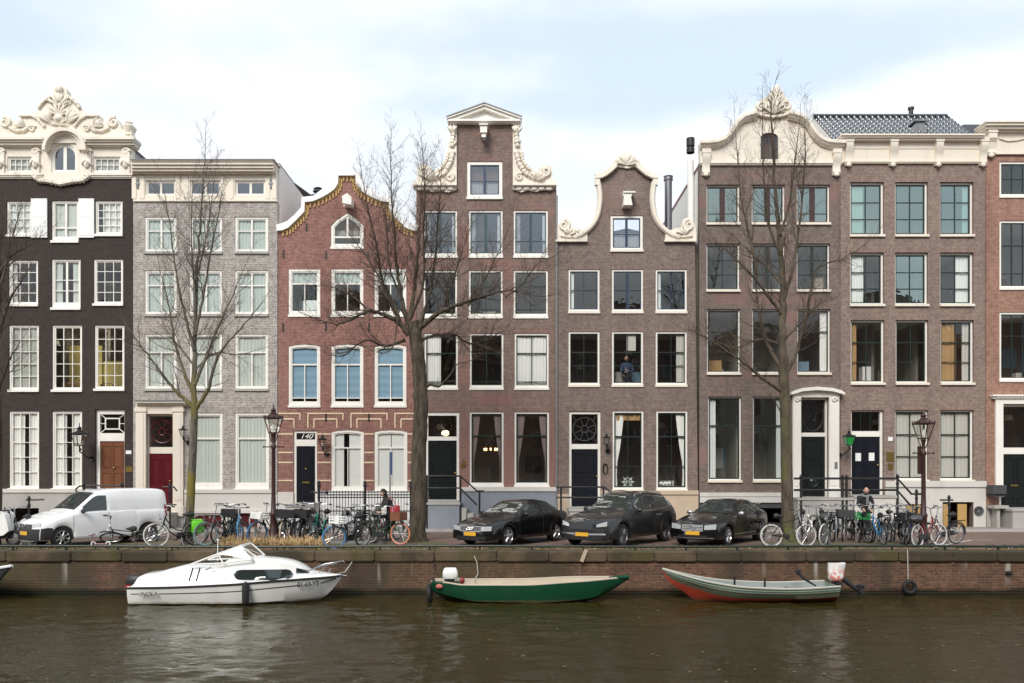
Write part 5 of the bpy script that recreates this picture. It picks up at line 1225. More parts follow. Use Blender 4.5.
# dry ornamental grass and rough green grass along the verge
gm = MB()
def tuft(px, y, h, spread, n):
    Y = gy(y); X = gx(px, Y); g0 = gz(Y)
    for _ in range(n):
        a = RND.random()*2*pi; l = h*(.5+.6*RND.random()); d = spread*RND.random(); bx, by = X+.14*cos(a)*RND.random(), Y+.14*sin(a)*RND.random()
        ex, ey, ez = bx+d*cos(a), by+d*sin(a), l*(1-.45*d/max(.01, spread)); mx, my, mz = bx+d*.4*cos(a), by+d*.4*sin(a), ez*.72
        nx, ny = -sin(a)*.012, cos(a)*.012
        gm.add([(bx-nx, by-ny, g0-.02), (bx+nx, by+ny, g0-.02), (mx+nx, my+ny, g0+mz), (mx-nx, my-ny, g0+mz), (ex, ey, g0+ez)], [(0,1,2,3), (3,2,4)])
for i in range(54):
    px = 222 + i*1.95 + RND.random()*2; tuft(px, 544.5 + RND.random()*4.5, .26 + .2*RND.random(), .36, 34)
tag(gm.build('ornamental_grass', plain('dry_straw_grass', (.50,.35,.18), .9, var=.4, vscale=9)), 'dry straw coloured ornamental grass tufts below the left bicycles', 'grass', kind='stuff')
gm = MB()
for i in range(850):
    px = -20 + RND.random()*1070
    dens = mnoise.noise(Vector((px*.012, 3.1, 0)))
    if dens < -.1 and px > 440 and RND.random() < .7: continue
    tuft(px, 546 + RND.random()*4.5, .05 + .06*RND.random(), .09, 7)
tag(gm.build('verge_grass', plain('rough_green_grass', (.07,.075,.022), .9, var=.5, vscale=5)), 'short rough green grass along the quay edge', 'grass', kind='stuff')
lf = MB()
for i in range(2600):
    px = -20+RND.random()*1070; Y = 23.62+RND.random()*3.0*(.4 + .6*RND.random()); X = gx(px, Y); a = RND.random()*6.3; r = .03+.035*RND.random(); z = gz(Y)+.006+RND.random()*.02
    lf.add([(X+r*cos(a+k*pi/2)*(1 if k % 2 else .6), Y+r*sin(a+k*pi/2)*(1 if k % 2 else .6), z+.02*RND.random()) for k in range(4)], [(0,1,2,3)], 0 if RND.random() < .985 else 1)
tag(lf.build('fallen_leaves', [plain('brown_leaf', (.20,.115,.05), .9, var=.5, vscale=30), plain('yellow_leaf', (.62,.50,.10), .9, var=.3, vscale=30)]), 'brown and yellow fallen leaves on the verge', 'leaves', kind='stuff')
# floating leaves on the water
lf = MB()
for i in range(170):
    Y = 13+RND.random()*9; X = (RND.random()*2-1)*.64*Y; a = RND.random()*6.3; r = .02+.03*RND.random()
    lf.add([(X+r*cos(a+k*pi/2)*(1 if k % 2 else .6), Y+r*sin(a+k*pi/2)*(1 if k % 2 else .6), WATER+.012) for k in range(4)], [(0,1,2,3)])
tag(lf.build('floating_leaves', plain('floating_leaf', (.20,.15,.07), .8, var=.5, vscale=30)), 'small leaves floating on the canal', 'leaves', kind='stuff')
# ------------------------------------------------------------------ cars
def curve(pts):
    """smooth interpolation through (u, value) points"""
    xs = [p[0] for p in pts]; ys = [p[1] for p in pts]; n = len(xs)
    d = [(ys[i+1]-ys[i])/(xs[i+1]-xs[i]) for i in range(n-1)]
    t = [d[0]] + [0 if d[i-1]*d[i] <= 0 else 2*d[i-1]*d[i]/(d[i-1]+d[i]) for i in range(1, n-1)] + [d[-1]]
    def f(x):
        if x <= xs[0]: return ys[0]
        if x >= xs[-1]: return ys[-1]
        i = max(k for k in range(n-1) if xs[k] <= x); h = xs[i+1]-xs[i]; s = (x-xs[i])/h
        return (2*s**3-3*s*s+1)*ys[i] + (s**3-2*s*s+s)*h*t[i] + (-2*s**3+3*s*s)*ys[i+1] + (s**3-s*s)*h*t[i+1]
    return f
M['carglass'] = plain('dark_car_glass', (.018,.026,.024), .03, var=.1); M['carglass'].node_tree.nodes['Principled BSDF'].inputs['Specular IOR Level'].default_value = .9
M['greyrim'] = plain('dark_grey_rim', (.16,.16,.165), .35, .7, local=True); M['headlamp'] = plain('headlamp_glass', (.62,.64,.66), .08, .35, var=.1, vscale=9, local=True); M['tyre'] = plain('tyre_rubber', (.014,.014,.015), .8, local=True)
def paint(name, c, metal=.0, rough=.28, dirt=.15): return plain(name, c, rough, metal, var=.05, vscale=2, coat=.8, dirt=dirt, local=True)
M['grillesilver'] = plain('bright_grille_plastic', (.62,.63,.64), .3, .3, local=True); M['paintblack'] = paint('black_car_paint', (.004,.004,.0045), dirt=0); M['paintgrey'] = paint('dark_grey_metallic_paint', (.026,.027,.028), .45, .34, 0); M['paintwhite'] = paint('white_van_paint', (.88,.885,.89), 0, .35, .03)

class Car:
    def __init__(s, name, label, cat, L_, W, top, belt, roof, half, wheels, R, mat, front_bow=.13, rear_bow=.10, ftilt=.09, floor=.20):
        s.L, s.mat, s.R, s.wheels = L_, mat, R, wheels
        s.top, s.belt, s.roof, s.half = curve(top), curve(belt), curve(roof), curve(half); s.floor = floor
        s.fb, s.rb, s.ft = front_bow, rear_bow, ftilt
        s.root = thing(name, (0,0,0), label, cat, 'cars parked at an angle along the quay'); s.Ra = R+.055
        us = sorted(set([round(L_*i/76, 4) for i in range(77)] + [round(w+sg*s.Ra*k, 4) for w in wheels for sg in (-1, 1) for k in (1.001, .985, .93, .8, .6, .3, 0)]))
        us = [u for u in us if 0 <= u <= L_]
        mb = MB(); rings = [s.ring(u) for u in us]; n = len(rings[0])
        for u, r in zip(us, rings):
            mb.v += [tuple(s.pt(u, y, z)) for y, z in r] + [tuple(s.pt(u, -y, z)) for y, z in r]
        for i in range(len(us)-1):
            a, b = i*2*n, (i+1)*2*n
            for k in range(n-1):
                mb.f.append((a+k, a+k+1, b+k+1, b+k)); mb.f.append((a+n+k, b+n+k, b+n+k+1, a+n+k+1))
        for u, r, fl in ((us[0], rings[0], False), (us[-1], rings[-1], True)):
            mb.m += [0]*(len(mb.f)-len(mb.m))
            def fn(a, b, r=r, u=u):
                i = min(n-1, int(round(a*(n-1)))); y, z = r[i]; return s.pt(u, y*(2*b-1), z)
            mb.grid(fn, n-1, 10, 0, fl)
        mb.m += [0]*(len(mb.f)-len(mb.m))
        s.body = s.part('body', mb, mat, angle=38)
    def part(s, name, mb, mat, parent=None, smooth=True, angle=40): return mb.build(name, M[mat] if isinstance(mat, str) else mat, parent or s.root, smooth=smooth, angle=angle)
    def pt(s, u, y, z):
        w = max(.3, s.half(u)); q = min(1.2, abs(y)/w)
        wf = max(0, 1-max(0,u)/.9)**2; wr = max(0, 1-max(0, s.L-u)/.7)**2
        du = wf*(s.fb*q**2.6 + s.ft*max(0, (z-.42))*1.2 + s.ft*.6*max(0, .36-z)) - wr*(s.rb*q**2.6 + .10*max(0, z-.75))
        return Vector((s.L/2-(u+du), y, z))
    def ring(s, u):
        w, zb, zt, wr, fl = s.half(u), s.belt(u), s.top(u), s.roof(u), s.floor
        zl = fl+.03
        for c in s.wheels:
            d = abs(u-c)
            if d < s.Ra: zl = max(zl, s.R + sqrt(s.Ra**2-d*d))
        k = max(0, min(1, (zt-zb)/.3)); zb = min(zb, zt-.02); zl = min(zl, zb-.06)
        a, b = (w*.94, zb), (wr, zt-.055*k-.012)
        return [(0, fl), (w*.70, fl), (w*.70, max(fl+.01, zl)), (w*.965, zl+.001), (w*.992, zl+min(.05, (zb-zl)*.3)), (w, zl+(zb-zl)*.42), (w*.99, zl+(zb-zl)*.76), (w*.967, zb-.025), a,
                (a[0]+(b[0]-a[0])*.5+.02*k, a[1]+(b[1]-a[1])*.5), b, (wr*.93, zt-.016*k-.004), (wr*.6, zt+.004*k), (0, zt+.016)]
    def side(s, u, z):
        r = s.ring(u)[3:11]
        for (y0, z0), (y1, z1) in zip(r, r[1:]):
            if z0 <= z <= z1: return y0+(y1-y0)*(z-z0)/max(1e-6, z1-z0)
        return r[-1][0] if z > r[-1][1] else r[0][0]
    def zs(s, u, y):
        r = s.ring(u)[10:]; y = abs(y)
        for (y1, z1), (y0, z0) in zip(r, r[1:]):
            if y0 <= y <= y1: t = (y-y0)/max(1e-6, y1-y0); return z0+(z1-z0)*t
        return r[0][1]
    def sidepatch(s, name, mat, u0, u1, lo, hi, off=.006, sides=(1, -1), n=16, parent=None, mb=None):
        lo = lo if callable(lo) else (lambda u, v=lo: v); hi = hi if callable(hi) else (lambda u, v=hi: v); out = []
        for sg in sides:
            m = MB()
            def fn(a, b):
                u = u0+(u1-u0)*a; z0, z1 = lo(u), hi(u); z = z0+(z1-z0)*b; p = s.pt(u, s.side(u, z), z); return (p.x, sg*(p.y+off), p.z)
            m.grid(fn, n, 8, 0, sg > 0); out.append(s.part(name, m, mat, parent))
        return out
    def toppatch(s, name, mat, u0, u1, f, off=.007, n=14, f1=None):
        m = MB()
        def fn(a, b):
            u = u0+(u1-u0)*a; ff = f+((f1 or f)-f)*a; y = s.roof(u)*ff*(2*b-1); p = s.pt(u, y, s.zs(u, y)); return (p.x+off*.7*(1 if s.top(u0) < s.top(u1) else -1), p.y, p.z+off)
        m.grid(fn, n, 12); return s.part(name, m, mat)
    def frontpatch(s, name, mat, y0, y1, lo, hi, off=.008, n=10, parent=None, mb=None):
        lo = lo if callable(lo) else (lambda y, v=lo: v); hi = hi if callable(hi) else (lambda y, v=hi: v)
        m = mb or MB()
        def fn(a, b): y = y0+(y1-y0)*a; z = lo(y)+(hi(y)-lo(y))*b; p = s.pt(0, y, z); return (p.x+off, p.y, p.z)
        m.grid(fn, n, 4, 0, y1 < y0)
        return m if mb else s.part(name, m, mat, parent)
    def fpt(s, y, z, off=.01): p = s.pt(0, y, z); p.x += off; return p
    def add_wheels(s, spokes=5, sw=.05, rim='silver', double=False, hub=False):
        for c in s.wheels:
            for sg in (1, -1):
                R = s.R; X = s.L/2-c; Yo = sg*(s.half(c)-.035)
                def D(pr): return [(r, sg*h) for r, h in pr]
                t = MB().lathe(D([(R*.66, 0), (R*.90, .004), (R*.985, -.03), (R, -.06), (R, -.17), (R*.97, -.2), (R*.6, -.2)]), (X, Yo, R), 28, axis='Y')
                w = s.part('wheel', t, 'tyre')
                d = MB().lathe(D([(R*.675, .004), (R*.64, -.012), (R*.60, -.05), (R*.58, -.15), (.02, -.15)]), (X, Yo, R), 24, axis='Y'); s.part('wheel_well_disc', d, 'blackplastic', w)
                m = MB().lathe(D([(R*.68, .006), (R*.66, .008), (R*.62, -.02), (R*.60, -.05)]), (X, Yo, R), 28, axis='Y').lathe(D([(R*.0, .0), (R*.12, .002), (R*.16, -.02), (R*.16, -.05)]), (X, Yo, R), 12, axis='Y')
                for k in range(spokes):
                    a = 2*pi*k/spokes+.3
                    for da in ((-.13, .13) if double else (0,)):
                        p0 = (X+R*.10*cos(a), Yo-sg*.022, R+R*.10*sin(a)); p1 = (X+R*.645*cos(a+da), Yo-sg*.02, R+R*.645*sin(a+da)); m.tube([p0, p1], [sw*.9, sw*.7], 5)
                s.part('rim', m, rim, w)
    def mirror(s, u, mat):
        for sg in (1, -1):
            z = s.belt(u)+.07; y = s.side(u, z); p = s.pt(u, y+.13, z); p.y *= sg
            q = s.pt(u+.02, y, z-.05); q.y *= sg
            s.part('mirror', MB().ball((p.x, p.y, p.z), (.06, .11, .075), 10).tube([q, p], .025, 6), mat)
    def doors(s, splits, zlo, handle='same'):
        for u0, u1 in splits:
            for d in s.sidepatch('door', s.mat, u0+.006, u1-.006, zlo, lambda u: s.belt(u)-.03, .004):
                sg = 1 if sum(v.co.y for v in d.data.vertices) > 0 else -1
                z = s.belt(u1)-.13; u = u1-.14; y = s.side(u, z); p = s.pt(u, y+.018, z)
                s.part('handle', MB().cbox((p.x, sg*p.y, p.z), .18, .03, .03, bev=.008), s.mat if handle == 'same' else handle, d)
                for uu in (u0, u1):
                  m = MB(); m.tube([(q.x, sg*(q.y+.002), q.z) for q in (s.pt(uu, s.side(uu, zz), zz) for zz in [zlo+(s.belt(uu)-.03-zlo)*k/8 for k in range(9)])], .005, 4)
                  s.part('seam', m, 'blackplastic', d)
    def plate(s, z, w=.52, y=0):
        p = s.fpt(y, z, .022); s.part('number_plate', MB().cbox(p, .012, w, .115, bev=.004).cbox(p+Vector((.0075, w/2-.025, 0)), .002, .04, .10, 0), 'yellowplate', smooth=False)
        s.part('plate_band', MB().cbox(p+Vector((.0095, -w/2+.03, 0)), .002, .042, .10), 'blue', smooth=False)
    def place(s, px, py, theta, ywheel):
        """put the near front wheel's ground point at a spot of the picture"""
        rz = math.atan2(-cos(theta), -sin(theta)); Y = gy(py); T = Vector((gx(px, Y), Y, 0))
        loc = Matrix.Rotation(rz, 3, 'Z') @ Vector((s.L/2-s.wheels[0], ywheel, 0))
        s.root.location = T-loc; s.root.location.z = -.012; s.root.rotation_euler = (0, 0, rz)
TH = radians(37.5)
# -- black sedan with four rings
c = Car('parked_car', 'black sedan with four rings on its grille, left of the dark grey SUV', 'car', 4.55, 1.77,
  [(0,.68),(.12,.735),(.6,.845),(1.15,.935),(1.42,.985),(1.8,1.18),(2.2,1.365),(2.5,1.42),(3.0,1.425),(3.35,1.37),(3.75,1.19),(4.0,1.06),(4.3,1.03),(4.5,.99),(4.55,.93)],
  [(0,.62),(.3,.70),(1.2,.875),(1.5,.91),(3.0,.945),(4.0,.965),(4.55,.88)],
  [(0,.66),(1.1,.74),(1.42,.72),(2.2,.60),(3.0,.60),(3.5,.60),(4.0,.68),(4.55,.66)],
  [(0,.82),(.2,.85),(.6,.875),(1.2,.885),(3.3,.885),(4.0,.86),(4.4,.81),(4.55,.76)], (.90, 3.55), .315, 'paintblack')
c.add_wheels(5, .055); c.toppatch('windscreen', 'carglass', 1.47, 2.17, .93, f1=.90); c.toppatch('rear_window', 'carglass', 3.36, 3.95, .9)
c.sidepatch('side_window', 'carglass', 1.95, 2.72, lambda u: c.belt(u)+.025, lambda u: min(c.top(u)-.10, 1.33)); c.sidepatch('side_window', 'carglass', 2.79, 3.60, lambda u: c.belt(u)+.025, lambda u: min(c.top(u)-.10, 1.33))
c.doors([(1.45, 2.75), (2.76, 3.5)], .33)
c.mirror(1.72, 'paintblack')
gr = c.frontpatch('grille', 'blackplastic', -.40, .40, .50, .645, .012)
fr = MB()
for z in (.495, .65): fr.tube([c.fpt(y, z, .018) for y in [-.42+.084*i for i in range(11)]], .012, 5)
for y in (-.42, .42): fr.tube([c.fpt(y, .495, .018), c.fpt(y, .65, .018)], .012, 5)
for z in (.53, .56, .59, .62): fr.tube([c.fpt(y, z, .016) for y in [-.4+.08*i for i in range(11)]], .004, 4)
c.part('grille_frame', fr, 'grillesilver', gr)
em = MB()
for k in range(4): y = -.09+.06*k; em.tube([c.fpt(y+.045*cos(a*pi/8), .58+.045*sin(a*pi/8), .03) for a in range(16)], .007, 5, closed=True)
c.part('emblem', em, 'chrome', gr)
for sg in (1, -1): c.frontpatch('headlight', 'headlamp', sg*.45, sg*.78, lambda y: .51+.05*max(0, abs(y)-.45), lambda y: .655+.04*max(0, abs(y)-.45), .012)
c.frontpatch('lower_intake', 'blackplastic', -.6, .6, .24, .34, .008); c.plate(.415)
c.place(507.5, 546, TH, .80)
# -- dark grey SUV
c = Car('parked_car', 'dark grey SUV with chrome window line parked between two black sedans', 'car', 4.92, 1.98,
  [(0,.76),(.15,.86),(.6,.985),(1.25,1.085),(1.5,1.13),(1.95,1.39),(2.4,1.61),(2.8,1.68),(3.4,1.695),(4.0,1.64),(4.4,1.50),(4.7,1.24),(4.85,1.1),(4.92,1.0)],
  [(0,.70),(.3,.84),(1.25,1.02),(1.7,1.06),(3.5,1.11),(4.3,1.18),(4.92,.96)],
  [(0,.70),(1.2,.82),(1.5,.80),(2.3,.66),(3.2,.66),(4.2,.64),(4.7,.70),(4.92,.70)],
  [(0,.90),(.2,.945),(.6,.98),(1.2,.985),(3.6,.985),(4.2,.97),(4.7,.91),(4.92,.84)], (.93, 3.82), .372, 'paintgrey', front_bow=.16, ftilt=.13, floor=.24)
c.add_wheels(10, .028, 'greyrim', double=True); c.toppatch('windscreen', 'carglass', 1.55, 2.42, .93, f1=.90); c.toppatch('rear_window', 'carglass', 4.12, 4.62, .88)
hi = lambda u: min(c.top(u)-.12, 1.555-.10*max(0, u-3.4)**1.5)
c.sidepatch('side_window', 'carglass', 2.02, 2.95, lambda u: c.belt(u)+.03, hi); c.sidepatch('side_window', 'carglass', 3.0, 4.18, lambda u: c.belt(u)+.03+.03*max(0, u-3.7), lambda u: max(hi(u), c.belt(u)+.05))
for sg in (1, -1):
    P = []
    for i in range(25): u = 1.98+2.24*i/24; z = c.belt(u)+.022+.03*max(0, u-3.7); P.append(c.pt(u, c.side(u, z)+.008, z))
    for i in range(25): u = 4.22-2.24*i/24; z = max(hi(u)+.012, c.belt(u)+.04); P.append(c.pt(u, c.side(u, z)+.008, z))
    c.part('window_trim', MB().tube([(p.x, sg*p.y, p.z) for p in P], .011, 5, closed=True), 'chrome')
    P = [c.pt(u, c.roof(u)*.86, c.zs(u, c.roof(u)*.86)+.045*min(1, (u-2.2)*6, (4.3-u)*6)) for u in [2.25+2.0*i/16 for i in range(17)]]
    c.part('roof_rail', MB().tube([(p.x, sg*p.y, p.z) for p in P], .018, 6), 'silver')
    c.frontpatch('headlight', 'headlamp', sg*.50, sg*.82, lambda y: .655+.10*(abs(y)-.5), lambda y: .735+.32*(abs(y)-.5), .012)
c.doors([(1.5, 2.97), (2.98, 4.0)], .42); c.mirror(1.85, 'paintgrey')
gr = c.frontpatch('grille', 'blackplastic', -.72, .72, .46, .60, .01); sl_ = MB()
for z in (.495, .53, .565): sl_.tube([c.fpt(y, z, .018) for y in [-.7+.14*i for i in range(11)]], .008, 4)
c.part('grille_bar', sl_, 'paintgrey', gr)
c.frontpatch('bumper_blade', 'silver', .25, .80, lambda y: .40+.02*y, lambda y: .445+.03*y, .014); c.frontpatch('bumper_blade', 'silver', -.80, -.25, lambda y: .40-.02*y, lambda y: .445-.03*y, .014)
c.frontpatch('lower_intake', 'blackplastic', -.7, .7, .26, .385, .009); c.plate(.425)
p = c.pt(.16, 0, c.zs(.16, 0)); c.part('emblem', MB().ball((p.x, 0, p.z+.006), (.045, .035, .01), 8), 'brass')
c.place(622, 547, TH, .90)
# -- black sedan with a star grille
c = Car('parked_car', 'black sedan with a large star in its silver grille, right of the dark grey SUV', 'car', 4.58, 1.77,
  [(0,.70),(.12,.76),(.6,.865),(1.15,.945),(1.45,.995),(1.85,1.20),(2.25,1.385),(2.55,1.44),(3.05,1.44),(3.4,1.38),(3.8,1.20),(4.05,1.09),(4.35,1.06),(4.52,1.02),(4.58,.95)],
  [(0,.64),(.3,.72),(1.2,.89),(1.5,.925),(3.0,.965),(4.0,.995),(4.58,.9)],
  [(0,.66),(1.1,.74),(1.45,.72),(2.25,.60),(3.05,.60),(3.55,.60),(4.05,.68),(4.58,.66)],
  [(0,.82),(.2,.85),(.6,.88),(1.2,.89),(3.3,.89),(4.0,.865),(4.4,.82),(4.58,.77)], (.86, 3.62), .318, 'paintblack')
c.add_wheels(5, .04, double=True); c.toppatch('windscreen', 'carglass', 1.5, 2.22, .93, f1=.90); c.toppatch('rear_window', 'carglass', 3.4, 3.98, .9)
c.sidepatch('side_window', 'carglass', 1.98, 2.74, lambda u: c.belt(u)+.025, lambda u: min(c.top(u)-.10, 1.345)); c.sidepatch('side_window', 'carglass', 2.80, 3.62, lambda u: c.belt(u)+.025, lambda u: min(c.top(u)-.10, 1.345))
c.doors([(1.45, 2.77), (2.78, 3.52)], .33); c.mirror(1.75, 'silver')
for sg in (1, -1):
    P = [c.pt(u, c.side(u, c.belt(u)+.012)+.008, c.belt(u)+.012) for u in [1.9+1.85*i/14 for i in range(15)]]; c.part('window_trim', MB().tube([(p.x, sg*p.y, p.z) for p in P], .009, 5), 'chrome')
    c.frontpatch('headlight', 'headlamp', sg*.40, sg*.76, lambda y: .535+.06*(abs(y)-.4), lambda y: .675+.14*(abs(y)-.4), .012)
    P = [c.pt(u, c.side(u, .36)+.006, .36) for u in [1.3+1.95*i/12 for i in range(13)]]; c.part('sill_trim', MB().tube([(p.x, sg*p.y, p.z) for p in P], .012, 5), 'silver')
gr = c.frontpatch('grille', 'blackplastic', -.34, .34, .50, .67, .012); fr = MB()
for z in (.535, .585, .635): fr.tube([c.fpt(y, z, .02) for y in [-.33+.066*i for i in range(11)]], .014, 5)
for z in (.495, .675): fr.tube([c.fpt(y, z, .018) for y in [-.35+.07*i for i in range(11)]], .01, 5)
for y in (-.35, .35): fr.tube([c.fpt(y, .495, .018), c.fpt(y, .675, .018)], .01, 5)
c.part('grille_bar', fr, 'grillesilver', gr)
em = MB(); em.tube([c.fpt(.085*cos(a*pi/8), .585+.085*sin(a*pi/8), .035) for a in range(16)], .010, 5, closed=True)
for k in range(3): a = pi/2+k*2*pi/3; em.tube([c.fpt(0, .585, .037), c.fpt(.082*cos(a), .585+.082*sin(a), .036)], [.018, .006], 5)
c.part('emblem', em, 'chrome', gr)
c.frontpatch('lower_intake', 'blackplastic', -.5, .5, .31, .36, .01); c.frontpatch('bumper_trim', 'silver', -.70, .70, .262, .285, .012); c.plate(.425)
c.place(727, 545.5, TH, .80)
# -- white panel van
c = Car('parked_van', 'white panel van with black front bumper parked before the dark house', 'van', 4.36, 1.75,
  [(0,.80),(.12,.87),(.55,.99),(.95,1.085),(1.12,1.14),(1.5,1.43),(1.85,1.69),(2.2,1.775),(2.8,1.81),(3.9,1.80),(4.25,1.77),(4.36,1.70)],
  [(0,.72),(.3,.83),(1.1,1.02),(2.0,1.09),(3.0,1.10),(4.36,1.10)],
  [(0,.70),(.9,.78),(1.12,.76),(1.9,.70),(2.4,.73),(4.36,.73)],
  [(0,.74),(.2,.81),(.6,.86),(1.1,.875),(4.0,.875),(4.36,.83)], (.78, 3.59), .315, 'paintwhite', front_bow=.14, rear_bow=.05, ftilt=.10, floor=.22)
c.add_wheels(8, .035, 'silver'); c.toppatch('windscreen', 'carglass', 1.18, 1.86, .94, f1=.92)
c.sidepatch('side_window', 'carglass', 1.42, 2.17, lambda u: c.belt(u)+.03, lambda u: max(c.belt(u)+.045, min(c.top(u)-.115, 1.60)))
c.doors([(1.1, 2.25)], .32, 'blackplastic'); c.sidepatch('sliding_door', 'paintwhite', 2.27, 3.12, .32, 1.08, .004); c.mirror(1.36, 'blackplastic')
for sg in (1, -1):
    c.frontpatch('headlight', 'headlamp', sg*.43, sg*.735, lambda y: .655+.10*(abs(y)-.43), lambda y: .76+.10*(abs(y)-.43), .012)
    c.sidepatch('side_bumper', 'blackplastic', .02, .46, .26, lambda u: .60+.14*u*(1 if u < .25 else max(.0, 2-u/.25)), .006, sides=(sg,))
    c.sidepatch('wheel_arch_trim', 'blackplastic', .78-.4, .78-.368, .28, .5, .007, sides=(sg,), n=2)
c.frontpatch('front_bumper', 'blackplastic', -.735, .735, .235, .60, .010)
gr = c.frontpatch('grille', 'blackplastic', -.42, .42, .605, .74, .011); sl_ = MB()
for z in (.64, .675, .71): sl_.tube([c.fpt(y, z, .016) for y in [-.4+.08*i for i in range(11)]], .006, 4)
c.part('grille_bar', sl_, 'lead', gr); em = MB()
em.tube([c.fpt(-.03+.045*cos(a*pi/8), .69+.04*sin(a*pi/8), .03) for a in range(4, 13)], .012, 5).tube([c.fpt(.03+.045*cos(a*pi/8), .69+.04*sin(a*pi/8), .03) for a in range(-4, 5)], .012, 5)
c.part('emblem', em, 'chrome', gr); c.plate(.46)
c.sidepatch('tail_light', plain('red_lamp', (.35,.01,.01), .2), 4.22, 4.33, .85, 1.25, .006, n=3)
c.place(62, 547.2, radians(37), .79)
# -- white covered moped at the left edge
t = thing('moped', (gx(1, 26.2), 26.2, 0), 'white covered moped cut by the left edge, before the dark house', 'moped')
X, Y = gx(-6, 26.2), 26.2
for dx in (-.62, .62): 
    w = MB().lathe([(.16+.05*(1+cos(a*pi/4)), .055*sin(a*pi/4)) for a in range(8)], (X+dx, Y, .26), 20, axis='Y', closed=True).build('wheel', M['tyre'], t, smooth=True); MB().lathe([(.17, .03), (.05, .05), (.05, -.05), (.17, -.03)], (X+dx, Y, .26), 14, axis='Y', closed=True).build('rim', M['silver'], w, smooth=True)
MB().prism([(X-.75, .42), (X+.1, .30), (X+.45, .36), (X+.62, .50), (X+.50, 1.02), (X+.36, 1.12), (X+.05, 1.10), (X-.3, .95), (X-.8, .92), (X-.9, .7)], Y-.26, Y+.26).build('cover', M['purewhite'], t)
MB().prism([(X-.7, .24), (X+.5, .24), (X+.62, .44), (X-.7, .44)], Y-.16, Y+.16).build('body', M['blackplastic'], t)
MB().tube([(X+.30, Y-.36, 1.10), (X+.42, Y, 1.14), (X+.30, Y+.36, 1.10)], .025, 6).build('handlebar', M['blackplastic'], t, smooth=True); MB().tube([(X+.62, Y, .26), (X+.46, Y, 1.1)], .04, 6).build('fork', M['blackplastic'], t, smooth=True)

for q in ('paintblack', 'paintgrey'): M[q].node_tree.nodes['Principled BSDF'].inputs['Specular IOR Level'].default_value = .22
# ------------------------------------------------------------------ boats
def interp(pts):
    c = curve(pts); return c
def hull(mb, X, hb, zg, hc, zc, zk, Yc, n=44, thick=0, zin=None, m=0, m_bot=0, m_mid=0, m_in=0):
    """closed hull skin along X=(x0,x1); hb/zg gunwale, hc/zc chine, zk keel"""
    rows = []
    for i in range(n+1):
        x = X[0]+(X[1]-X[0])*i/n; a, b, c, d, k = hb(x), zg(x), hc(x), zc(x), zk(x)
        half = [(0, k), (c*.55, k+(d-k)*.45), (c, d), (c+(a-c)*.5+.02, d+(b-d)*.5), (a, b)]
        if thick:
            ai = max(.004, a-thick); zf = min(max(zin, k+.08), b-.03); zm = d+(b-d)*.5
            def wd(z):
                for (y0, z0), (y1, z1) in zip(half[:5], half[1:5]):
                    if z0 <= z <= z1: return max(.002, y0+(y1-y0)*(z-z0)/max(1e-6, z1-z0)-.05)
                return max(.002, a-thick)
            half += [(ai, b), (min(ai, wd(max(zf, zm))), max(zf, min(zm, b-.01))), (min(ai, wd(max(zf, d))), max(zf, d)), (wd(zf), zf), (0, zf)]
        rows.append([(x, Yc-y, z) for y, z in half] + [(x, Yc+y, z) for y, z in half])
    h = len(rows[0])//2
    b0 = len(mb.v)
    for r in rows: mb.v += r
    for i in range(n):
        a, b = b0+i*2*h, b0+(i+1)*2*h
        for k in range(h-1):
            mb.f.append((a+k, b+k, b+k+1, a+k+1)); mb.f.append((a+h+k, a+h+k+1, b+h+k+1, b+h+k)); mm = m_bot if k < 2 else (m_mid if k == 2 else m_in if k > 4 else m); mb.m += [mm, mm]
    for i, fl in ((0, 0), (n, 1)):
        a = b0+i*2*h; q = 5
        loop = [a+k for k in range(q)] + [a+h+k for k in range(q-1, 0, -1)]
        mb.f.append(tuple(loop if fl else reversed(loop))); mb.m.append(m)
    return mb
def rail(mb, x0, x1, hb, zg, Yc, r, sides=(1, -1), n=40, out=0, dz=0):
    for sg in sides: mb.tube([(x0+(x1-x0)*i/n, Yc-sg*(hb(x0+(x1-x0)*i/n)+out), zg(x0+(x1-x0)*i/n)+dz) for i in range(n+1)], r, 6)
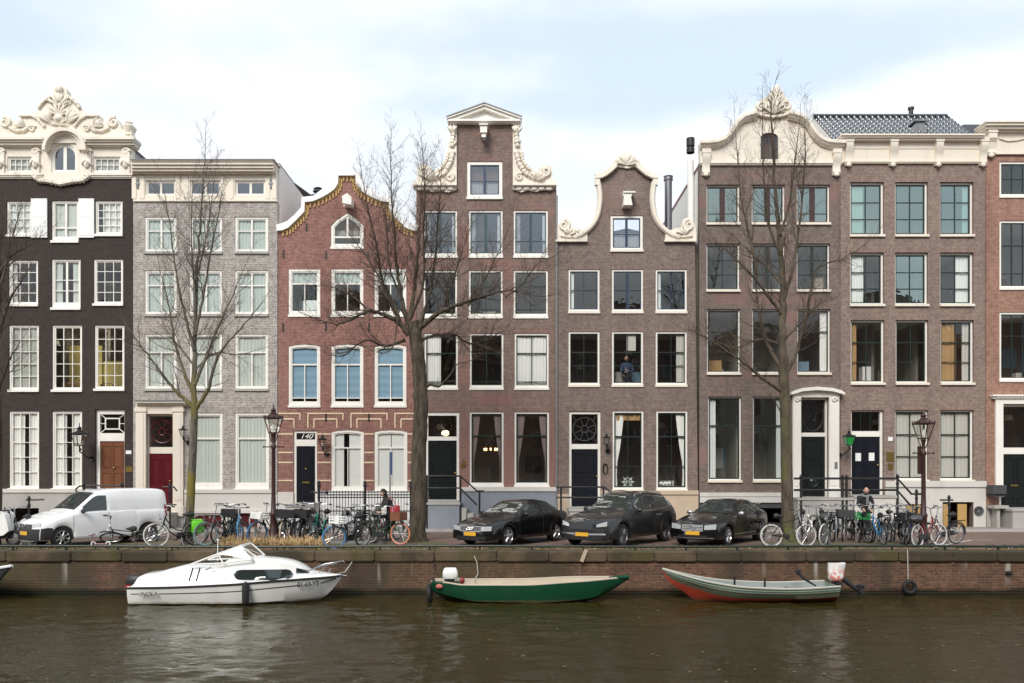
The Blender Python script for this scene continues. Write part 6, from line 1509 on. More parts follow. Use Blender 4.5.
def outboard(root, x, y, z, s, aft, cowl, tilt=0.0, parts=True, cowlname='cowl'):
    """outboard motor clamped at the transom; aft = direction (+1/-1) the motor hangs off"""
    R = Matrix.Rotation(tilt, 3, 'Y'); P = lambda a, b, c: R @ Vector((a*aft*s, b*s, c*s)) + Vector((x, y, z))
    c = MB(); sec = [(.0, .17, .12), (.04, .20, .14), (.18, .20, .15), (.27, .17, .13), (.30, .14, .10)]
    vs = []
    for h, a, b in sec:
        for k in range(12):
            t = 2*pi*k/12; q_ = lambda v: math.copysign(abs(v)**.55, v); vs.append(P(.12 + a*q_(cos(t))*(1.15 if cos(t) < 0 else 1), b*q_(sin(t)), .12+h))
    fs = [(i*12+k, i*12+(k+1) % 12, (i+1)*12+(k+1) % 12, (i+1)*12+k) for i in range(4) for k in range(12)] + [tuple(range(48, 60)), tuple(range(11, -1, -1))]
    if cowl: c.add(vs, fs); c.build(cowlname, M[cowl] if isinstance(cowl, str) else cowl, root, smooth=True)
    l = MB().tube([P(.14, 0, .12), P(.17, 0, -.45), P(.19, 0, -.70)], [.085*s, .06*s, .05*s], 8).tube([P(.08, 0, -.50), P(.38, 0, -.47)], .11*s, 6).tube([P(.0, 0, -.72), P(.34, 0, -.72)], [.03*s, .055*s], 8)
    l.tube([P(-.02, -.1, .08), P(-.02, .1, .08)], .04*s, 6).tube([P(0, 0, .05), P(.12, 0, .05)], .06*s, 6)
    l.build('leg', M['blackplastic'], root, smooth=True)
    pr = MB()
    for k in range(3):
        a = k*2*pi/3; pr.tube([P(.36, 0, -.72), P(.38, .11*cos(a), -.72+.11*sin(a)), P(.40, .13*cos(a+.5), -.72+.13*sin(a+.5))], [.02*s, .045*s, .02*s], 5)
    pr.build('propeller', M['silver'], root, smooth=True)
def zat(py, Y): return EYE+(HOR-py)*Y/F

# --- white cabin boat
M['gelcoat'] = plain('white_gelcoat', (.82,.82,.80), .22, var=.03, vscale=2, dirt=.10, coat=.6)
Yc = 22.0; Yn = 21.3
lab = 'white cabin motorboat named INOLA moored along the quay wall'
bt = thing('motorboat', (gx(232, Yc), Yc, WATER), lab, 'boat', 'small boats moored along the quay wall')
bx = lambda px: gx(px, Yn)
x0, x1 = bx(127), gx(341, Yc)
hb = curve([(x0, .72), (bx(170), .80), (bx(230), .80), (bx(275), .68), (bx(310), .42), (bx(330), .18), (x1, .015)])
zg = curve([(x0, zat(588, Yn)), (bx(175), zat(586.8, Yn)), (bx(225), zat(584.6, Yn)), (bx(280), zat(581, Yn)), (x1, zat(576, Yn+.6))])
hc = curve([(x0, .64), (bx(230), .66), (bx(280), .45), (bx(312), .16), (bx(321), .03), (x1, .005)])
zc = curve([(x0, WATER+.02), (bx(230), WATER+.03), (bx(280), WATER+.08), (bx(318), WATER+.18), (bx(324), WATER+.30), (x1, zat(578.5, Yn+.6))])
zk = curve([(x0, WATER-.22), (bx(280), WATER-.16), (bx(305), WATER-.04), (bx(320), WATER+.15), (bx(326), WATER+.30), (x1, zat(579, Yn+.6))])
def scum(name, base, rough, scuff, sc_col):
    m = plain(name, base, rough, var=.06, vscale=2.5, dirt=.25); nt = m.node_tree; b = nt.nodes['Principled BSDF']; src = b.inputs['Base Color'].links[0].from_socket; pos = position(nt)
    z = nt.nodes.new('ShaderNodeSeparateXYZ'); L(nt, pos, z.inputs[0]); w = N(nt, 'ShaderNodeMath', operation='MULTIPLY_ADD'); L(nt, noise(nt, pos, 3, 4), w.inputs[0]); w.inputs[1].default_value = -.12; L(nt, z.outputs[2], w.inputs[2])
    c = mix(nt, ramp(nt, noise(nt, pos, 5, 5, .75, (.35, 1, 1.6)), .58, .70, 0, scuff), src, sc_col)
    c = mix(nt, ramp(nt, w.outputs[0], WATER-.05, WATER+.05, .8, 0), c, (.14,.105,.05)); L(nt, c, b.inputs['Base Color']); return m
h_ = hull(MB(), (x0, x1), hb, zg, hc, zc, zk, Yc, m=0).build('hull', scum('stained_white_hull', (.82,.82,.80), .25, .25, (.62,.60,.55)), bt, smooth=True, angle=30)
rb = MB(); rail(rb, x0, x1-.02, hb, zg, Yc, .026, out=.005); rb.build('rub_rail', M['rubber'], bt, smooth=True)
st = MB()
for a, b in ((131, 140), (160, 297), (317, 331)):
    for sg in (1, -1):
        pts = []
        for i in range(21):
            x = bx(a)+(bx(b)-bx(a))*i/20; t = .63+.12*max(0, (x-bx(225))/(x1-bx(225))); z = zc(x)+(zg(x)-zc(x))*t; pts.append((x, Yc-sg*(hc(x)+(hb(x)-hc(x))*t+.012), z))
        st.tube(pts, .016, 4)
st.build('hull_stripe', M['blackplastic'], bt)
for sg in (1, -1): pass
# waterline stain band
def sidept(x, t, off): return (hc(x)+(hb(x)-hc(x))*t+off, zc(x)+(zg(x)-zc(x))*t)
# deck and cabin
bd = lambda px: gx(px, 21.8)
dk = curve([(x0, zat(587, Yn+.3)), (bd(137), zat(586, Yn+.4)), (bd(144), zat(575, Yn+.4)), (bd(160), zat(572.5, Yn+.4)), (bd(175), zat(568.5, Yn+.4)), (bd(190), zat(565.5, Yn+.4)), (bd(215), zat(566, Yn+.4)), (bd(223), zat(565, Yn+.4)), (bd(231), zat(559.2, Yn+.4)), (bd(240), zat(558.2, Yn+.4)), (bd(251), zat(558, Yn+.4)), (bd(270), zat(559, Yn+.4)), (bd(288), zat(561.5, Yn+.4)), (bd(298), zat(565, Yn+.4)), (bd(311), zat(571.5, Yn+.5)), (bd(330), zat(573.8, Yn+.6)), (x1, zat(575.2, Yn+.6))])
def deckrow(x):
    b, z, t = hb(x), zg(x), dk(x); ci = max(.004, b-.10-.10*min(1, b)); h = max(.01, t-z); ct = max(.003, ci*(.93-.18*min(1, h/.6)))
    return [(b-.004, z+.005), (b-.03, z+.035), (ci, z+min(.06, h*.4)), (ct+(ci-ct)*.35, z+h*.62), (ct, z+h*.93), (ct*.88, t), (ct*.4, t+.02*min(1, h*3)), (0, t+.025*min(1, h*3))]
mb = MB(); n = 60; rows = [[(x, Yc-y, z) for y, z in deckrow(x)] + [(x, Yc+y, z) for y, z in deckrow(x)] for x in [x0+(x1-x0)*i/n for i in range(n+1)]]; hh = 8
for r in rows: mb.v += r
for i in range(n):
    a, b = i*16, (i+1)*16
    for k in range(hh-1): mb.f.append((a+k, b+k, b+k+1, a+k+1)); mb.f.append((a+hh+k, a+hh+k+1, b+hh+k+1, b+hh+k))
mb.f.append(tuple(range(7, -1, -1)) + tuple(range(8, 16))); mb.m = [0]*len(mb.f)
mb.build('deck', M['gelcoat'], bt, smooth=True, angle=32)
def cabside(x, z):
    r = deckrow(x)
    for (y0_, z0_), (y1_, z1_) in zip(r, r[1:]):
        if z0_ <= z <= z1_: return y0_+(y1_-y0_)*(z-z0_)/max(1e-6, z1_-z0_)
    return r[4][0]
def cabpatch(name, mat, xa, xb, lo, hi, off=.022):
    for sg in (1, -1):
        m = MB(); m.grid(lambda u, v: ((lambda x: (x, Yc-sg*(cabside(x, lo(x)+(hi(x)-lo(x))*v)+off), lo(x)+(hi(x)-lo(x))*v))(xa+(xb-xa)*u)), 20, 6, 0, sg < 0); m.build(name, M[mat], bt, smooth=True)
ya_ = Yn+.25
def capsule(xa, xb, z0, z1):
    r = (z1-z0)/2; zm = (z0+z1)/2
    def w(x): d = min(x-xa, xb-x); return r*sqrt(max(0, 1-max(0, 1-d/(r*1.6))**2))
    return (lambda x: zm-w(x)), (lambda x: zm+w(x))
lo, hi = capsule(bx(232), bx(290.5), zat(579, ya_), zat(569.3, ya_)); cabpatch('cabin_window', 'carglass', bx(232), bx(290.5), lo, hi)
cabpatch('front_window', 'midglass' if 0 else 'carglass', bx(293), bx(305), lambda x: zat(573.5, ya_)+.02*(bx(305)-x), lambda x: zat(568.2, ya_)-.25*(x-bx(293)))
vs = MB()
for px in (188.3, 195.5):
    x = bx(px); vs.tube([(x+.06*k/6-.02, Yc-cabside(x, zat(580.5-13*k/6, ya_))-.012, zat(580.5-13*k/6, ya_)) for k in range(7)], .016, 4)
vs.build('side_stripe', M['blackplastic'], bt)
# windscreen
wf = MB(); wg = MB()
T = {}
for sg in (1, -1):
    y = lambda v: Yc-sg*v
    A = (bx(189), y(.62), zat(564, ya_)+.0); B = (bx(216), y(.56), zat(553.5, ya_)); C_ = (bx(237), y(.45), zat(546, ya_)); D = (bx(250), y(.58), zat(559, ya_)); E = (bx(222), y(.62), zat(562.5, ya_)); T[sg] = (A, B, C_, D, E)
    wf.tube([A, B, C_, D], .022, 6).tube([A, E, D], .02, 6).tube([B, E], .018, 6); wg.add([A, B, E], [(0,1,2)]).add([B, C_, D, E], [(0,1,2,3)])
F1, F2 = (gx(240, Yc), Yc, zat(545.5, Yc)), (gx(256, Yc), Yc, zat(556.5, Yc))
wf.tube([T[1][2], F1, T[-1][2]], .022, 6).tube([T[1][3], F2, T[-1][3]], .02, 6).tube([F1, F2], .018, 6); wg.add([T[1][2], F1, F2, T[1][3]], [(0,1,2,3)]).add([F1, T[-1][2], T[-1][3], F2], [(0,1,2,3)])
ws = wf.build('windscreen_frame', M['purewhite'], bt, smooth=True); wg.build('pane', M['clear'], ws)
pr = MB()   # pulpit rail
for sg in (1, -1): pr.tube([(bd(309), Yc-sg*.42, zat(571.5, ya_)), (bd(322), Yc-sg*.30, zat(566.5, ya_)), (bd(341), Yc-sg*.10, zat(563, ya_)), (bd(343), Yc, zat(563, Yc))], .014, 6).tube([(bd(325), Yc-sg*.27, zat(565.8, ya_)), (bd(320), Yc-sg*.26, zat(573.5, ya_))], .013, 6).tube([(bd(334), Yc-sg*.18, zat(564.5, ya_)), (bd(327), Yc-sg*.18, zat(574, ya_))], .013, 6)
pr.tube([(bd(336), Yc, zat(575, Yc)), (bd(345), Yc, zat(576.5, Yc))], .03, 6); pr.build('bow_rail', M['chrome'], bt, smooth=True)
MB().tube([(bx(205), Yc+.2, zat(562, Yc)), (bx(205.5), Yc+.2, zat(541, Yc))], .01, 5).ball((bx(205.5), Yc+.2, zat(540.5, Yc)), .03, 6).build('mast_light', M['purewhite'], bt, smooth=True)
MB().lathe([(.02, -.01), (.075, .05), (.09, .12), (.09, .5), (.06, .58), (.02, .6)], (bx(247.5), Yc-.86, WATER+.02), 12).tube([(bx(247.5), Yc-.86, WATER+.6), (bx(247.5), Yc-.80, zg(bx(247.5))+.05)], .012, 4).build('fender', M['rubber'], bt, smooth=True)
MB().tube([(bx(205), Yc-.70, zat(569, ya_)), (bx(210), Yc-.68, zat(566.5, ya_)), (bx(211), Yc-.6, zat(568, ya_))], .02, 5).build('cleat', M['chrome'], bt)
def hulltext(body, size, pxc, t, name):
    x = bx(pxc); y, z = sidept(x, t, .075); y2, z2 = sidept(x+.3, t, .075)
    a = math.atan2(-(y2-y), .3); tl = math.atan2((zg(x+.3)-zg(x-.3)), .6)*.8
    o = text_mesh(body, size, M['blackplastic'], name, bt, Vector((x, Yc-y-.01, z))-ORIG[bt.name], rot=(pi/2-.0, -tl, a), shear=.18 if name == 'boat_name' else .1, sx=1.0 if name == 'boat_name' else .82, off=.0 if name == 'boat_name' else .004)
    return o
hulltext('INOLA', .155, 150.5, .63, 'boat_name'); hulltext('01-63-YT', .175, 306, .72, 'registration_number')
outboard(bt, x0+.07, Yc-.1, -.86, 1.1, -1, 'blackplastic', 0); MB().box(x0-.25, x0+.12, Yc-.278, Yc-.262, -.86+.17, -.86+.22).build('cowl_stripe', plain('red_stripe', (.45,.03,.03), .4), bt)
# --- green open boat
M['boatgreen'] = plain('worn_green_boat_paint', (.008,.07,.034), .4, var=.25, vscale=3, dirt=.3); M['boatcream'] = plain('cream_boat_interior', (.50,.42,.33), .7, var=.15, vscale=4, dirt=.25)
Yc = 22.15; Yn = 21.55; bx = lambda px: gx(px, Yn)
bt = thing('rowing_boat', (gx(530, Yc), Yc, WATER), 'long green open boat with cream inside and a small white outboard motor', 'boat', 'small boats moored along the quay wall')
x0, x1 = bx(431), gx(629, Yc)
hb = curve([(x0, .50), (bx(470), .62), (bx(530), .66), (bx(580), .52), (bx(612), .22), (x1, .02)])
zg = curve([(x0, zat(583, Yn)), (bx(445), zat(583.4, Yn)), (bx(463), zat(585.5, Yn)), (bx(520), zat(585.4, Yn)), (bx(570), zat(583, Yn)), (bx(605), zat(579.5, Yn+.4)), (x1, zat(577, Yn+.6))])
hc = curve([(x0, .36), (bx(470), .50), (bx(540), .52), (bx(590), .30), (bx(615), .08), (x1, .006)])
zc = curve([(x0, zat(592, Yn)), (bx(450), zat(597, Yn)), (bx(480), WATER+.04), (bx(540), WATER+.02), (bx(590), WATER+.10), (bx(612), zat(591, Yn+.3)), (x1, zat(578.5, Yn+.6))])
zk = curve([(x0, zat(594, Yn)), (bx(450), WATER-.05), (bx(480), WATER-.14), (bx(560), WATER-.12), (bx(595), WATER+.02), (bx(614), zat(592, Yn+.3)), (x1, zat(579, Yn+.6))])
hull(MB(), (x0, x1), hb, zg, hc, zc, zk, Yc, thick=.07, zin=WATER+.12, m=0, m_in=1).build('hull', [scum('scuffed_green_hull', (.008,.07,.034), .4, .5, (.05,.10,.06)), M['boatcream']], bt, smooth=True, angle=30)
gw = MB(); rail(gw, x0+.3, x1-.05, hb, zg, Yc, .03, out=-.03, dz=.005); gw.build('gunwale', M['boatcream'], bt, smooth=True)
MB().box(x0+.02, bx(462), Yc-.42, Yc+.42, zat(584, Yc)-.02, zat(583.6, Yc)+.012).build('stern_deck', M['boatgreen'], bt)
for px in (495, 535, 575): MB().box(bx(px)-.13, bx(px)+.13, Yc-hb(bx(px))+.075, Yc+hb(bx(px))-.075, zg(bx(px))-.15, zg(bx(px))-.11).build('thwart', M['boatcream'], bt)
MB().prism([(bx(612), zg(bx(612))+.0), (x1, zg(x1)+.0), (x1, zg(x1)+.05), (bx(612), zg(bx(612))+.03)], Yc-.14, Yc+.14).build('bow_deck', M['boatgreen'], bt)
outboard(bt, gx(446.5, Yc), Yc, zat(582, Yc)-.02, .95, 1, 'purewhite', 0)
MB().ball((bx(462), Yc-.5, zat(580.5, Yc-.5)), (.07, .07, .09), 8).tube([(bx(462), Yc-.5, zat(585, Yn)), (bx(462), Yc-.5, zat(580, Yn))], .03, 6).build('fuel_bulb', plain('dark_red_plastic', (.22,.02,.02), .4), bt, smooth=True)
MB().lathe([(.17+.055*(1+cos(a*pi/4)), .06*sin(a*pi/4)) for a in range(8)], (x0-.07, Yc-.25, WATER+.20), 18, axis='X', closed=True).build('tyre_fender', M['rubber'], bt, smooth=True)
MB().tube([(x0-.02, Yc-.3, zat(584, Yn)), (x0-.04, Yc-.28, zat(581, Yn)), (x0+.05, Yc-.3, zat(579, Yn))], .018, 5).build('cleat', M['chrome'], bt)
MB().ball((bx(439), Yc-.53, zat(586.7, Yn)), (.09, .02, .06), 10).build('side_mark', plain('faded_pink_mark', (.55,.16,.14), .6), bt, smooth=True)
# --- pale green boat with red bottom
M['boatsage'] = plain('sage_green_boat_paint', (.235,.31,.255), .4, var=.08, vscale=2.5, dirt=.2); M['boatred'] = plain('red_antifouling', (.42,.055,.03), .6, var=.35, vscale=3, dirt=.35); M['boatgrey'] = plain('grey_boat_interior', (.23,.26,.25), .6, var=.15, dirt=.2)
Yc = 22.1; Yn = 21.45; bx = lambda px: gx(px, Yn)
bt = thing('rowing_boat', (gx(755, Yc), Yc, WATER), 'sage green open boat with rust red bottom and a white bag over its motor', 'boat', 'small boats moored along the quay wall')
x0, x1 = gx(663, Yc), bx(842)
hb = curve([(x0, .02), (bx(680), .22), (bx(710), .50), (bx(760), .68), (bx(810), .66), (x1, .56)])
zg = curve([(x0, zat(569, Yn+.6)), (bx(685), zat(575, Yn+.35)), (bx(715), zat(583, Yn+.1)), (bx(745), zat(587.3, Yn)), (bx(790), zat(589, Yn)), (x1, zat(587, Yn))])
hc = curve([(x0, .005), (bx(672), .03), (bx(700), .24), (bx(740), .50), (bx(800), .54), (x1, .45)])
zc = curve([(x0, zat(571, Yn+.6)), (bx(673), zat(577.5, Yn+.5)), (bx(690), zat(586.5, Yn+.3)), (bx(705), zat(592.5, Yn)), (bx(722), zat(597, Yn)), (bx(750), zat(599.5, Yn)), (bx(800), zat(599.6, Yn)), (x1, zat(598, Yn))])
zk = curve([(x0, zat(572, Yn+.6)), (bx(674), zat(582, Yn+.6)), (bx(688), zat(592, Yn+.5)), (bx(702), WATER-.01), (bx(710), WATER-.08), (bx(740), WATER-.16), (x1, WATER-.06)])
o = hull(MB(), (x0, x1), hb, zg, hc, zc, zk, Yc, thick=.06, zin=WATER+.10, m=0, m_bot=1, m_mid=2, m_in=3).build('hull', [scum('scuffed_sage_hull', (.235,.31,.255), .4, .35, (.16,.20,.16)), scum('worn_red_bottom', (.42,.055,.03), .6, .55, (.20,.05,.035)), plain('olive_boat_band', (.115,.125,.085), .6, var=.2, dirt=.35), M['boatgrey']], bt, smooth=True, angle=30)
gw = MB(); rail(gw, x0, x1, hb, zg, Yc, .028, out=0, dz=.0); gw.build('gunwale', plain('pale_gunwale', (.45,.44,.38), .6, var=.1), bt, smooth=True)
bs = MB(); rail(bs, bx(690), x1, lambda x: hc(x)+(hb(x)-hc(x))*.5+.02, lambda x: zc(x)+(zg(x)-zc(x))*.5, Yc, .012, out=.0); bs.build('chine_strake', plain('olive_strake', (.10,.105,.075), .7, var=.2, dirt=.3), bt, smooth=True)
bs = MB(); rail(bs, x0+.1, x1, lambda x: hc(x)+(hb(x)-hc(x))*.72, lambda x: zc(x)+(zg(x)-zc(x))*.74, Yc, .018, out=.012); bs.build('side_strake', M['boatsage'], bt, smooth=True)
for px in (725, 765, 805): MB().box(bx(px)-.12, bx(px)+.12, Yc-hb(bx(px))+.065, Yc+hb(bx(px))-.065, zg(bx(px))-.14, zg(bx(px))-.10).build('thwart', M['boatgrey'], bt)
for px in (747, 779): MB().tube([(bx(px), Yc+.55, zg(bx(px))-.1), (bx(px), Yc+.55, zg(bx(px))+.13)], .025, 6).build('oarlock', M['iron'], bt)
gx_ = lambda px: gx(px, 22.1)
mx, my = gx_(836), Yc
MB().tube([(gx_(816), my, zat(586, my)), (gx_(806), my, zat(580, my)), (gx_(797.5), my, zat(573, my))], [.02, .035, .04], 7).tube([(gx_(798.5), my-.08, zat(571, my)), (gx_(797), my+.08, zat(571.5, my))], .045, 7).build('tiller', M['blackplastic'], bt, smooth=True)
MB().tube([(gx_(842), my, zat(578, my)), (gx_(852), my, zat(586, my)), (gx_(860), my, zat(591.5, my))], [.075, .06, .05], 8).tube([(gx_(858), my, zat(585, my)), (gx_(862), my, zat(594, my))], [.07, .09], 7).tube([(gx_(833), my, zat(582, my)), (gx_(842), my, zat(585, my))], .06, 7).build('leg', M['blackplastic'], bt, smooth=True)
pr = MB()
for k in range(3): a = k*2*pi/3+.4; pr.tube([(gx_(861.5), my, zat(588, my)), (gx_(862.5), my+.13*cos(a), zat(588, my)+.13*sin(a))], [.02, .05], 5)
pr.build('propeller', M['iron'], bt, smooth=True)
# plastic bag over the motor: its own thing
def bagmat():
    m, nt, b = _nt('plastic_bag'); tcn = nt.nodes.new('ShaderNodeTexCoord').outputs['Object']; n = noise(nt, tcn, 7, 3, .6); sp_ = nt.nodes.new('ShaderNodeSeparateXYZ'); L(nt, tcn, sp_.inputs[0])
    f = N(nt, 'ShaderNodeMath', operation='MULTIPLY'); L(nt, ramp(nt, n, .44, .52), f.inputs[0]); L(nt, ramp(nt, sp_.outputs[2], -.10, .14, .95, .15), f.inputs[1])
    L(nt, mix(nt, f.outputs[0], (.80,.79,.78), (.72,.20,.15)), b.inputs['Base Color']); b.inputs['Roughness'].default_value = .35; b.inputs['Transmission Weight'].default_value = .0; return m
bg_ = MB(); zt_, zb_ = zat(563.2, my), zat(580.5, my)
def bagf(u, v):
    a = 2*pi*u; z = zb_+(zt_-zb_)*v; rx = .20+.035*v+.012*sin(5*a+3*v); ry = .15+.012*sin(4*a+2)
    if v < .12: rx *= .75+2*v; ry *= .75+2*v
    return (gx_(836)+rx*cos(a)*(1+.03*sin(9*v+a)), my+ry*sin(a), z+.018*sin(2*a+1)*v)
bg_.grid(bagf, 28, 14); bg_.add([bagf(k/28, 1) for k in range(28)], [tuple(range(28))]); 
tag(bg_.build('plastic_bag', bagmat(), origin=(gx_(836), my, (zt_+zb_)/2), smooth=True), 'white and red plastic bag pulled over the motor of the sage green boat', 'bag')
# sliver of a white boat at the left edge
Yc = 22.1; t = thing('rowing_boat', (gx(-60, Yc), Yc, WATER), 'pale boat with raised bow cut by the left edge of the quay', 'boat', 'small boats moored along the quay wall')
bx = lambda px: gx(px, 21.9); x0, x1 = bx(-130), bx(7)
hb = curve([(x0, .5), (bx(-60), .65), (bx(-20), .35), (x1, .02)]); zg = curve([(x0, zat(580, Yc)), (bx(-40), zat(573, Yc)), (x1, zat(566, Yc))]); hc = curve([(x0, .4), (bx(-60), .5), (bx(-20), .2), (x1, .004)])
zc = curve([(x0, WATER), (bx(-50), WATER+.1), (bx(-15), WATER+.35), (x1, zat(567.5, Yc))]); zk = curve([(x0, WATER-.2), (bx(-50), WATER-.1), (bx(-15), WATER+.3), (x1, zat(568, Yc))])
hull(MB(), (x0, x1), hb, zg, hc, zc, zk, Yc, thick=.07, zin=WATER+.2).build('hull', M['slate'], t, smooth=True, angle=30); gw = MB(); rail(gw, x0, x1, hb, zg, Yc, .04); gw.build('gunwale', M['gelcoat'], t, smooth=True)
# ------------------------------------------------------------------ bicycles
def enamel(n, c, metal=0.0): return plain(n, c, .32, metal, var=.1, local=True)
E = {'black': enamel('black_frame', (.012,.012,.013)), 'grey': enamel('grey_frame', (.16,.165,.17)), 'silver': enamel('silver_frame', (.42,.43,.44), .6), 'blue': enamel('sky_blue_frame', (.03,.24,.50)), 'royal': enamel('royal_blue_frame', (.02,.05,.35)),
     'teal': enamel('teal_frame', (.02,.28,.22)), 'green': enamel('dark_green_frame', (.02,.07,.035)), 'purple': enamel('dull_purple_frame', (.10,.07,.15)), 'pink': enamel('dusty_pink_frame', (.38,.20,.22)), 'white': enamel('white_frame', (.72,.72,.70)), 'red': enamel('dark_red_frame', (.22,.015,.02)), 'olive': enamel('olive_frame', (.10,.10,.05))}
TY = {'black': M['tyre'], 'blue': enamel('blue_tyre', (.06,.25,.52)), 'paleteal': enamel('pale_teal_tyre', (.18,.30,.30)), 'beige': enamel('beige_tyre', (.50,.42,.29)), 'orange': enamel('orange_tyre', (.75,.24,.12)), 'white': enamel('white_wall_tyre', (.66,.65,.60))}
BX = {'black': M['blackplastic'], 'white': M['purewhite'], 'green': enamel('green_crate_plastic', (.02,.26,.06)), 'brown': enamel('brown_wicker', (.20,.085,.045)), 'lime': enamel('lime_green_bag', (.14,.55,.03)), 'grey': enamel('dark_grey_bag', (.06,.06,.065))}
BX['royal'] = E['royal']
R = .345
def wheel_mesh():
    t = MB().lathe([(R-.022+.022*cos(a*pi/4), .020*sin(a*pi/4)) for a in range(8)], (0,0,0), 28, axis='Y', closed=True)
    r = MB().lathe([(R-.04, -.013), (R-.062, -.009), (R-.062, .009), (R-.04, .013)], (0,0,0), 28, axis='Y', closed=True).lathe([(.0, -.04), (.03, -.035), (.022, 0), (.03, .035), (.0, .04)], (0,0,0), 8, axis='Y')
    for k in range(18):
        a = 2*pi*k/18; r.tube([(.025*cos(a+.5), .03*(1 if k % 2 else -1), .025*sin(a+.5)), ((R-.055)*cos(a), 0, (R-.055)*sin(a))], .0028, 3, cap=False)
    return t, r
FX, RX = .55, -.55      # front and rear hub
def make_bike(kind):
    r = thing('bicycle', (0,0,0), 'bicycle', 'bicycle', 'bicycles parked on the quay')
    for x in (FX, RX):
        t, rm = wheel_mesh()
        w = t.build('wheel', M['tyre'], r, smooth=True); w.location = (x, 0, R); rm.build('rim', M['silver'], w, smooth=True)
    bb, hd0, hd1 = Vector((-.10, 0, .30)), Vector((.36, 0, .66)), Vector((.30, 0, .90)); st = Vector((-.26, 0, .74)); f = MB()
    f.tube([hd0, hd1], .022, 8).tube([bb, st], .018, 8)
    if kind == 'step':
        def cv(a, b, c): return [a*(1-t)**2 + b*2*t*(1-t) + c*t*t for t in [k/8 for k in range(9)]]
        f.tube(cv(hd0+Vector((0,0,.03)), Vector((.16, 0, .30)), bb), .019, 8).tube(cv(hd1-Vector((0,0,.06)), Vector((.12, 0, .44)), bb+Vector((-.06, 0, .16))), .017, 8)
    else: f.tube([hd0, bb], .019, 8).tube([hd1-Vector((0,0,.04)), st-Vector((0,0,.04))], .017, 8)
    for sg in (1, -1): f.tube([bb, (RX, sg*.06, R)], .011, 6).tube([st-Vector((0,0,.06)), (RX, sg*.06, R)], .009, 6)
    f.build('frame', E['black'], r, smooth=True)
    fk = MB()
    for sg in (1, -1): fk.tube([hd0, (.40, sg*.05, .60), (.47, sg*.055, .47), (FX, sg*.05, R)], [.018, .014, .012, .009], 6)
    fk.build('fork', E['black'], r, smooth=True)
    hb_ = MB().tube([hd1, (.26, 0, 1.14)], .015, 6)
    if kind == 'step':
        for sg in (1, -1): hb_.tube([(.26, 0, 1.14), (.30, sg*.12, 1.19), (.23, sg*.26, 1.21), (.05, sg*.30, 1.18)], .015, 6)
    else:
        for sg in (1, -1): hb_.tube([(.26, 0, 1.09), (.29, sg*.10, 1.12), (.23, sg*.30, 1.13)], .015, 6)
    hbo = hb_.build('handlebar', M['silver'], r, smooth=True)
    for sg in (1, -1): g = MB(); g.tube([(.13, sg*.285, 1.195), (.04, sg*.302, 1.178)] if kind == 'step' else [(.26, sg*.2, 1.125), (.225, sg*.31, 1.13)], .021, 6); g.build('grip', M['blackplastic'], hbo, smooth=True)
    s = MB().tube([st, st+Vector((-.04, 0, .13))], .013, 6).tube([(-.46, 0, .93), (-.38, 0, .935), (-.27, 0, .92), (-.15, 0, .915)], [.07, .09, .055, .022], 8)
    s.build('saddle', M['blackplastic'], r, smooth=True)
    for x, a0, a1 in ((FX, .35, 2.6), (RX, .3, 3.3)):
        mb = MB(); rr = R+.03
        mb.grid(lambda u, v: (x+rr*cos(a0+(a1-a0)*u), (v-.5)*.055, R+rr*sin(a0+(a1-a0)*u)+.012*(1-abs(2*v-1))), 14, 4); mb.build('mudguard', M['blackplastic'], r, smooth=True)
    k = MB()
    for sg in (1, -1): k.tube([(-.30, sg*.05, .72), (-.86, sg*.06, .74), (-.88, 0, .745)], .008, 5).tube([(-.70, sg*.06, .735), (RX, sg*.07, R)], .007, 5)
    for x in (-.4, -.55, -.7): k.tube([(x, -.055, .735), (x, .055, .735)], .007, 5)
    k.build('luggage_rack', M['blackplastic'], r)
    cg = MB().prism([(-.58, .29), (-.04, .20), (.01, .30), (-.04, .39), (-.5, .40), (-.6, .37)] if kind == 'step' else [(-.52, .345), (-.10, .35), (-.10, .385), (-.52, .375)], -.075, -.045); cg.build('chain_guard', M['blackplastic'], r)
    p = MB().lathe([(.0, -.09), (.09, -.085), (.09, -.08), (.0, -.078)], bb, 12, axis='Y').tube([bb+Vector((0,-.09,0)), bb+Vector((.10,-.10,-.13))], .010, 5).tube([bb+Vector((0,.09,0)), bb+Vector((-.10,.10,.13))], .010, 5).cbox(bb+Vector((.10,-.15,-.13)), .09, .09, .025).cbox(bb+Vector((-.10,.15,.13)), .09, .09, .025)
    p.build('crankset', M['blackplastic'], r)
    MB().lathe([(.0, 0), (.035, .01), (.045, .05), (.0, .06)], (.41, 0, .82), 10, axis='X').build('headlight', M['silver'], r, smooth=True)
    MB().tube([(-.12, .05, .28), (-.16, .16, .0)], .010, 5).build('kickstand', M['silver'], r)
    return r
PROTO = {'step': make_bike('step'), 'diamond': make_bike('diamond')}; USED = set()
def crate(mat, dims, c, slats=True, rim=True):
    mb = MB(); a, b, h = dims[0]/2, dims[1]/2, dims[2]; x, y, z = c; t = .012
    mb.box(x-a, x+a, y-b, y+b, z, z+t)
    for (x0, x1, y0, y1) in ((x-a, x+a, y-b, y-b+t), (x-a, x+a, y+b-t, y+b), (x-a, x-a+t, y-b+t, y+b-t), (x+a-t, x+a, y-b+t, y+b-t)):
        if slats:
            for k in range(3): mb.box(x0, x1, y0, y1, z+t+.004+h*k/3, z+h*k/3+h*.24)
        else: mb.box(x0, x1, y0, y1, z+t+.001, z+h)
    for sx in (-1, 1):
        for sy in (-1, 1): mb.cbox((x+sx*(a-.012), y+sy*(b-.012), z+h/2), .03, .03, h+.004)
    return mb
BIKES = []
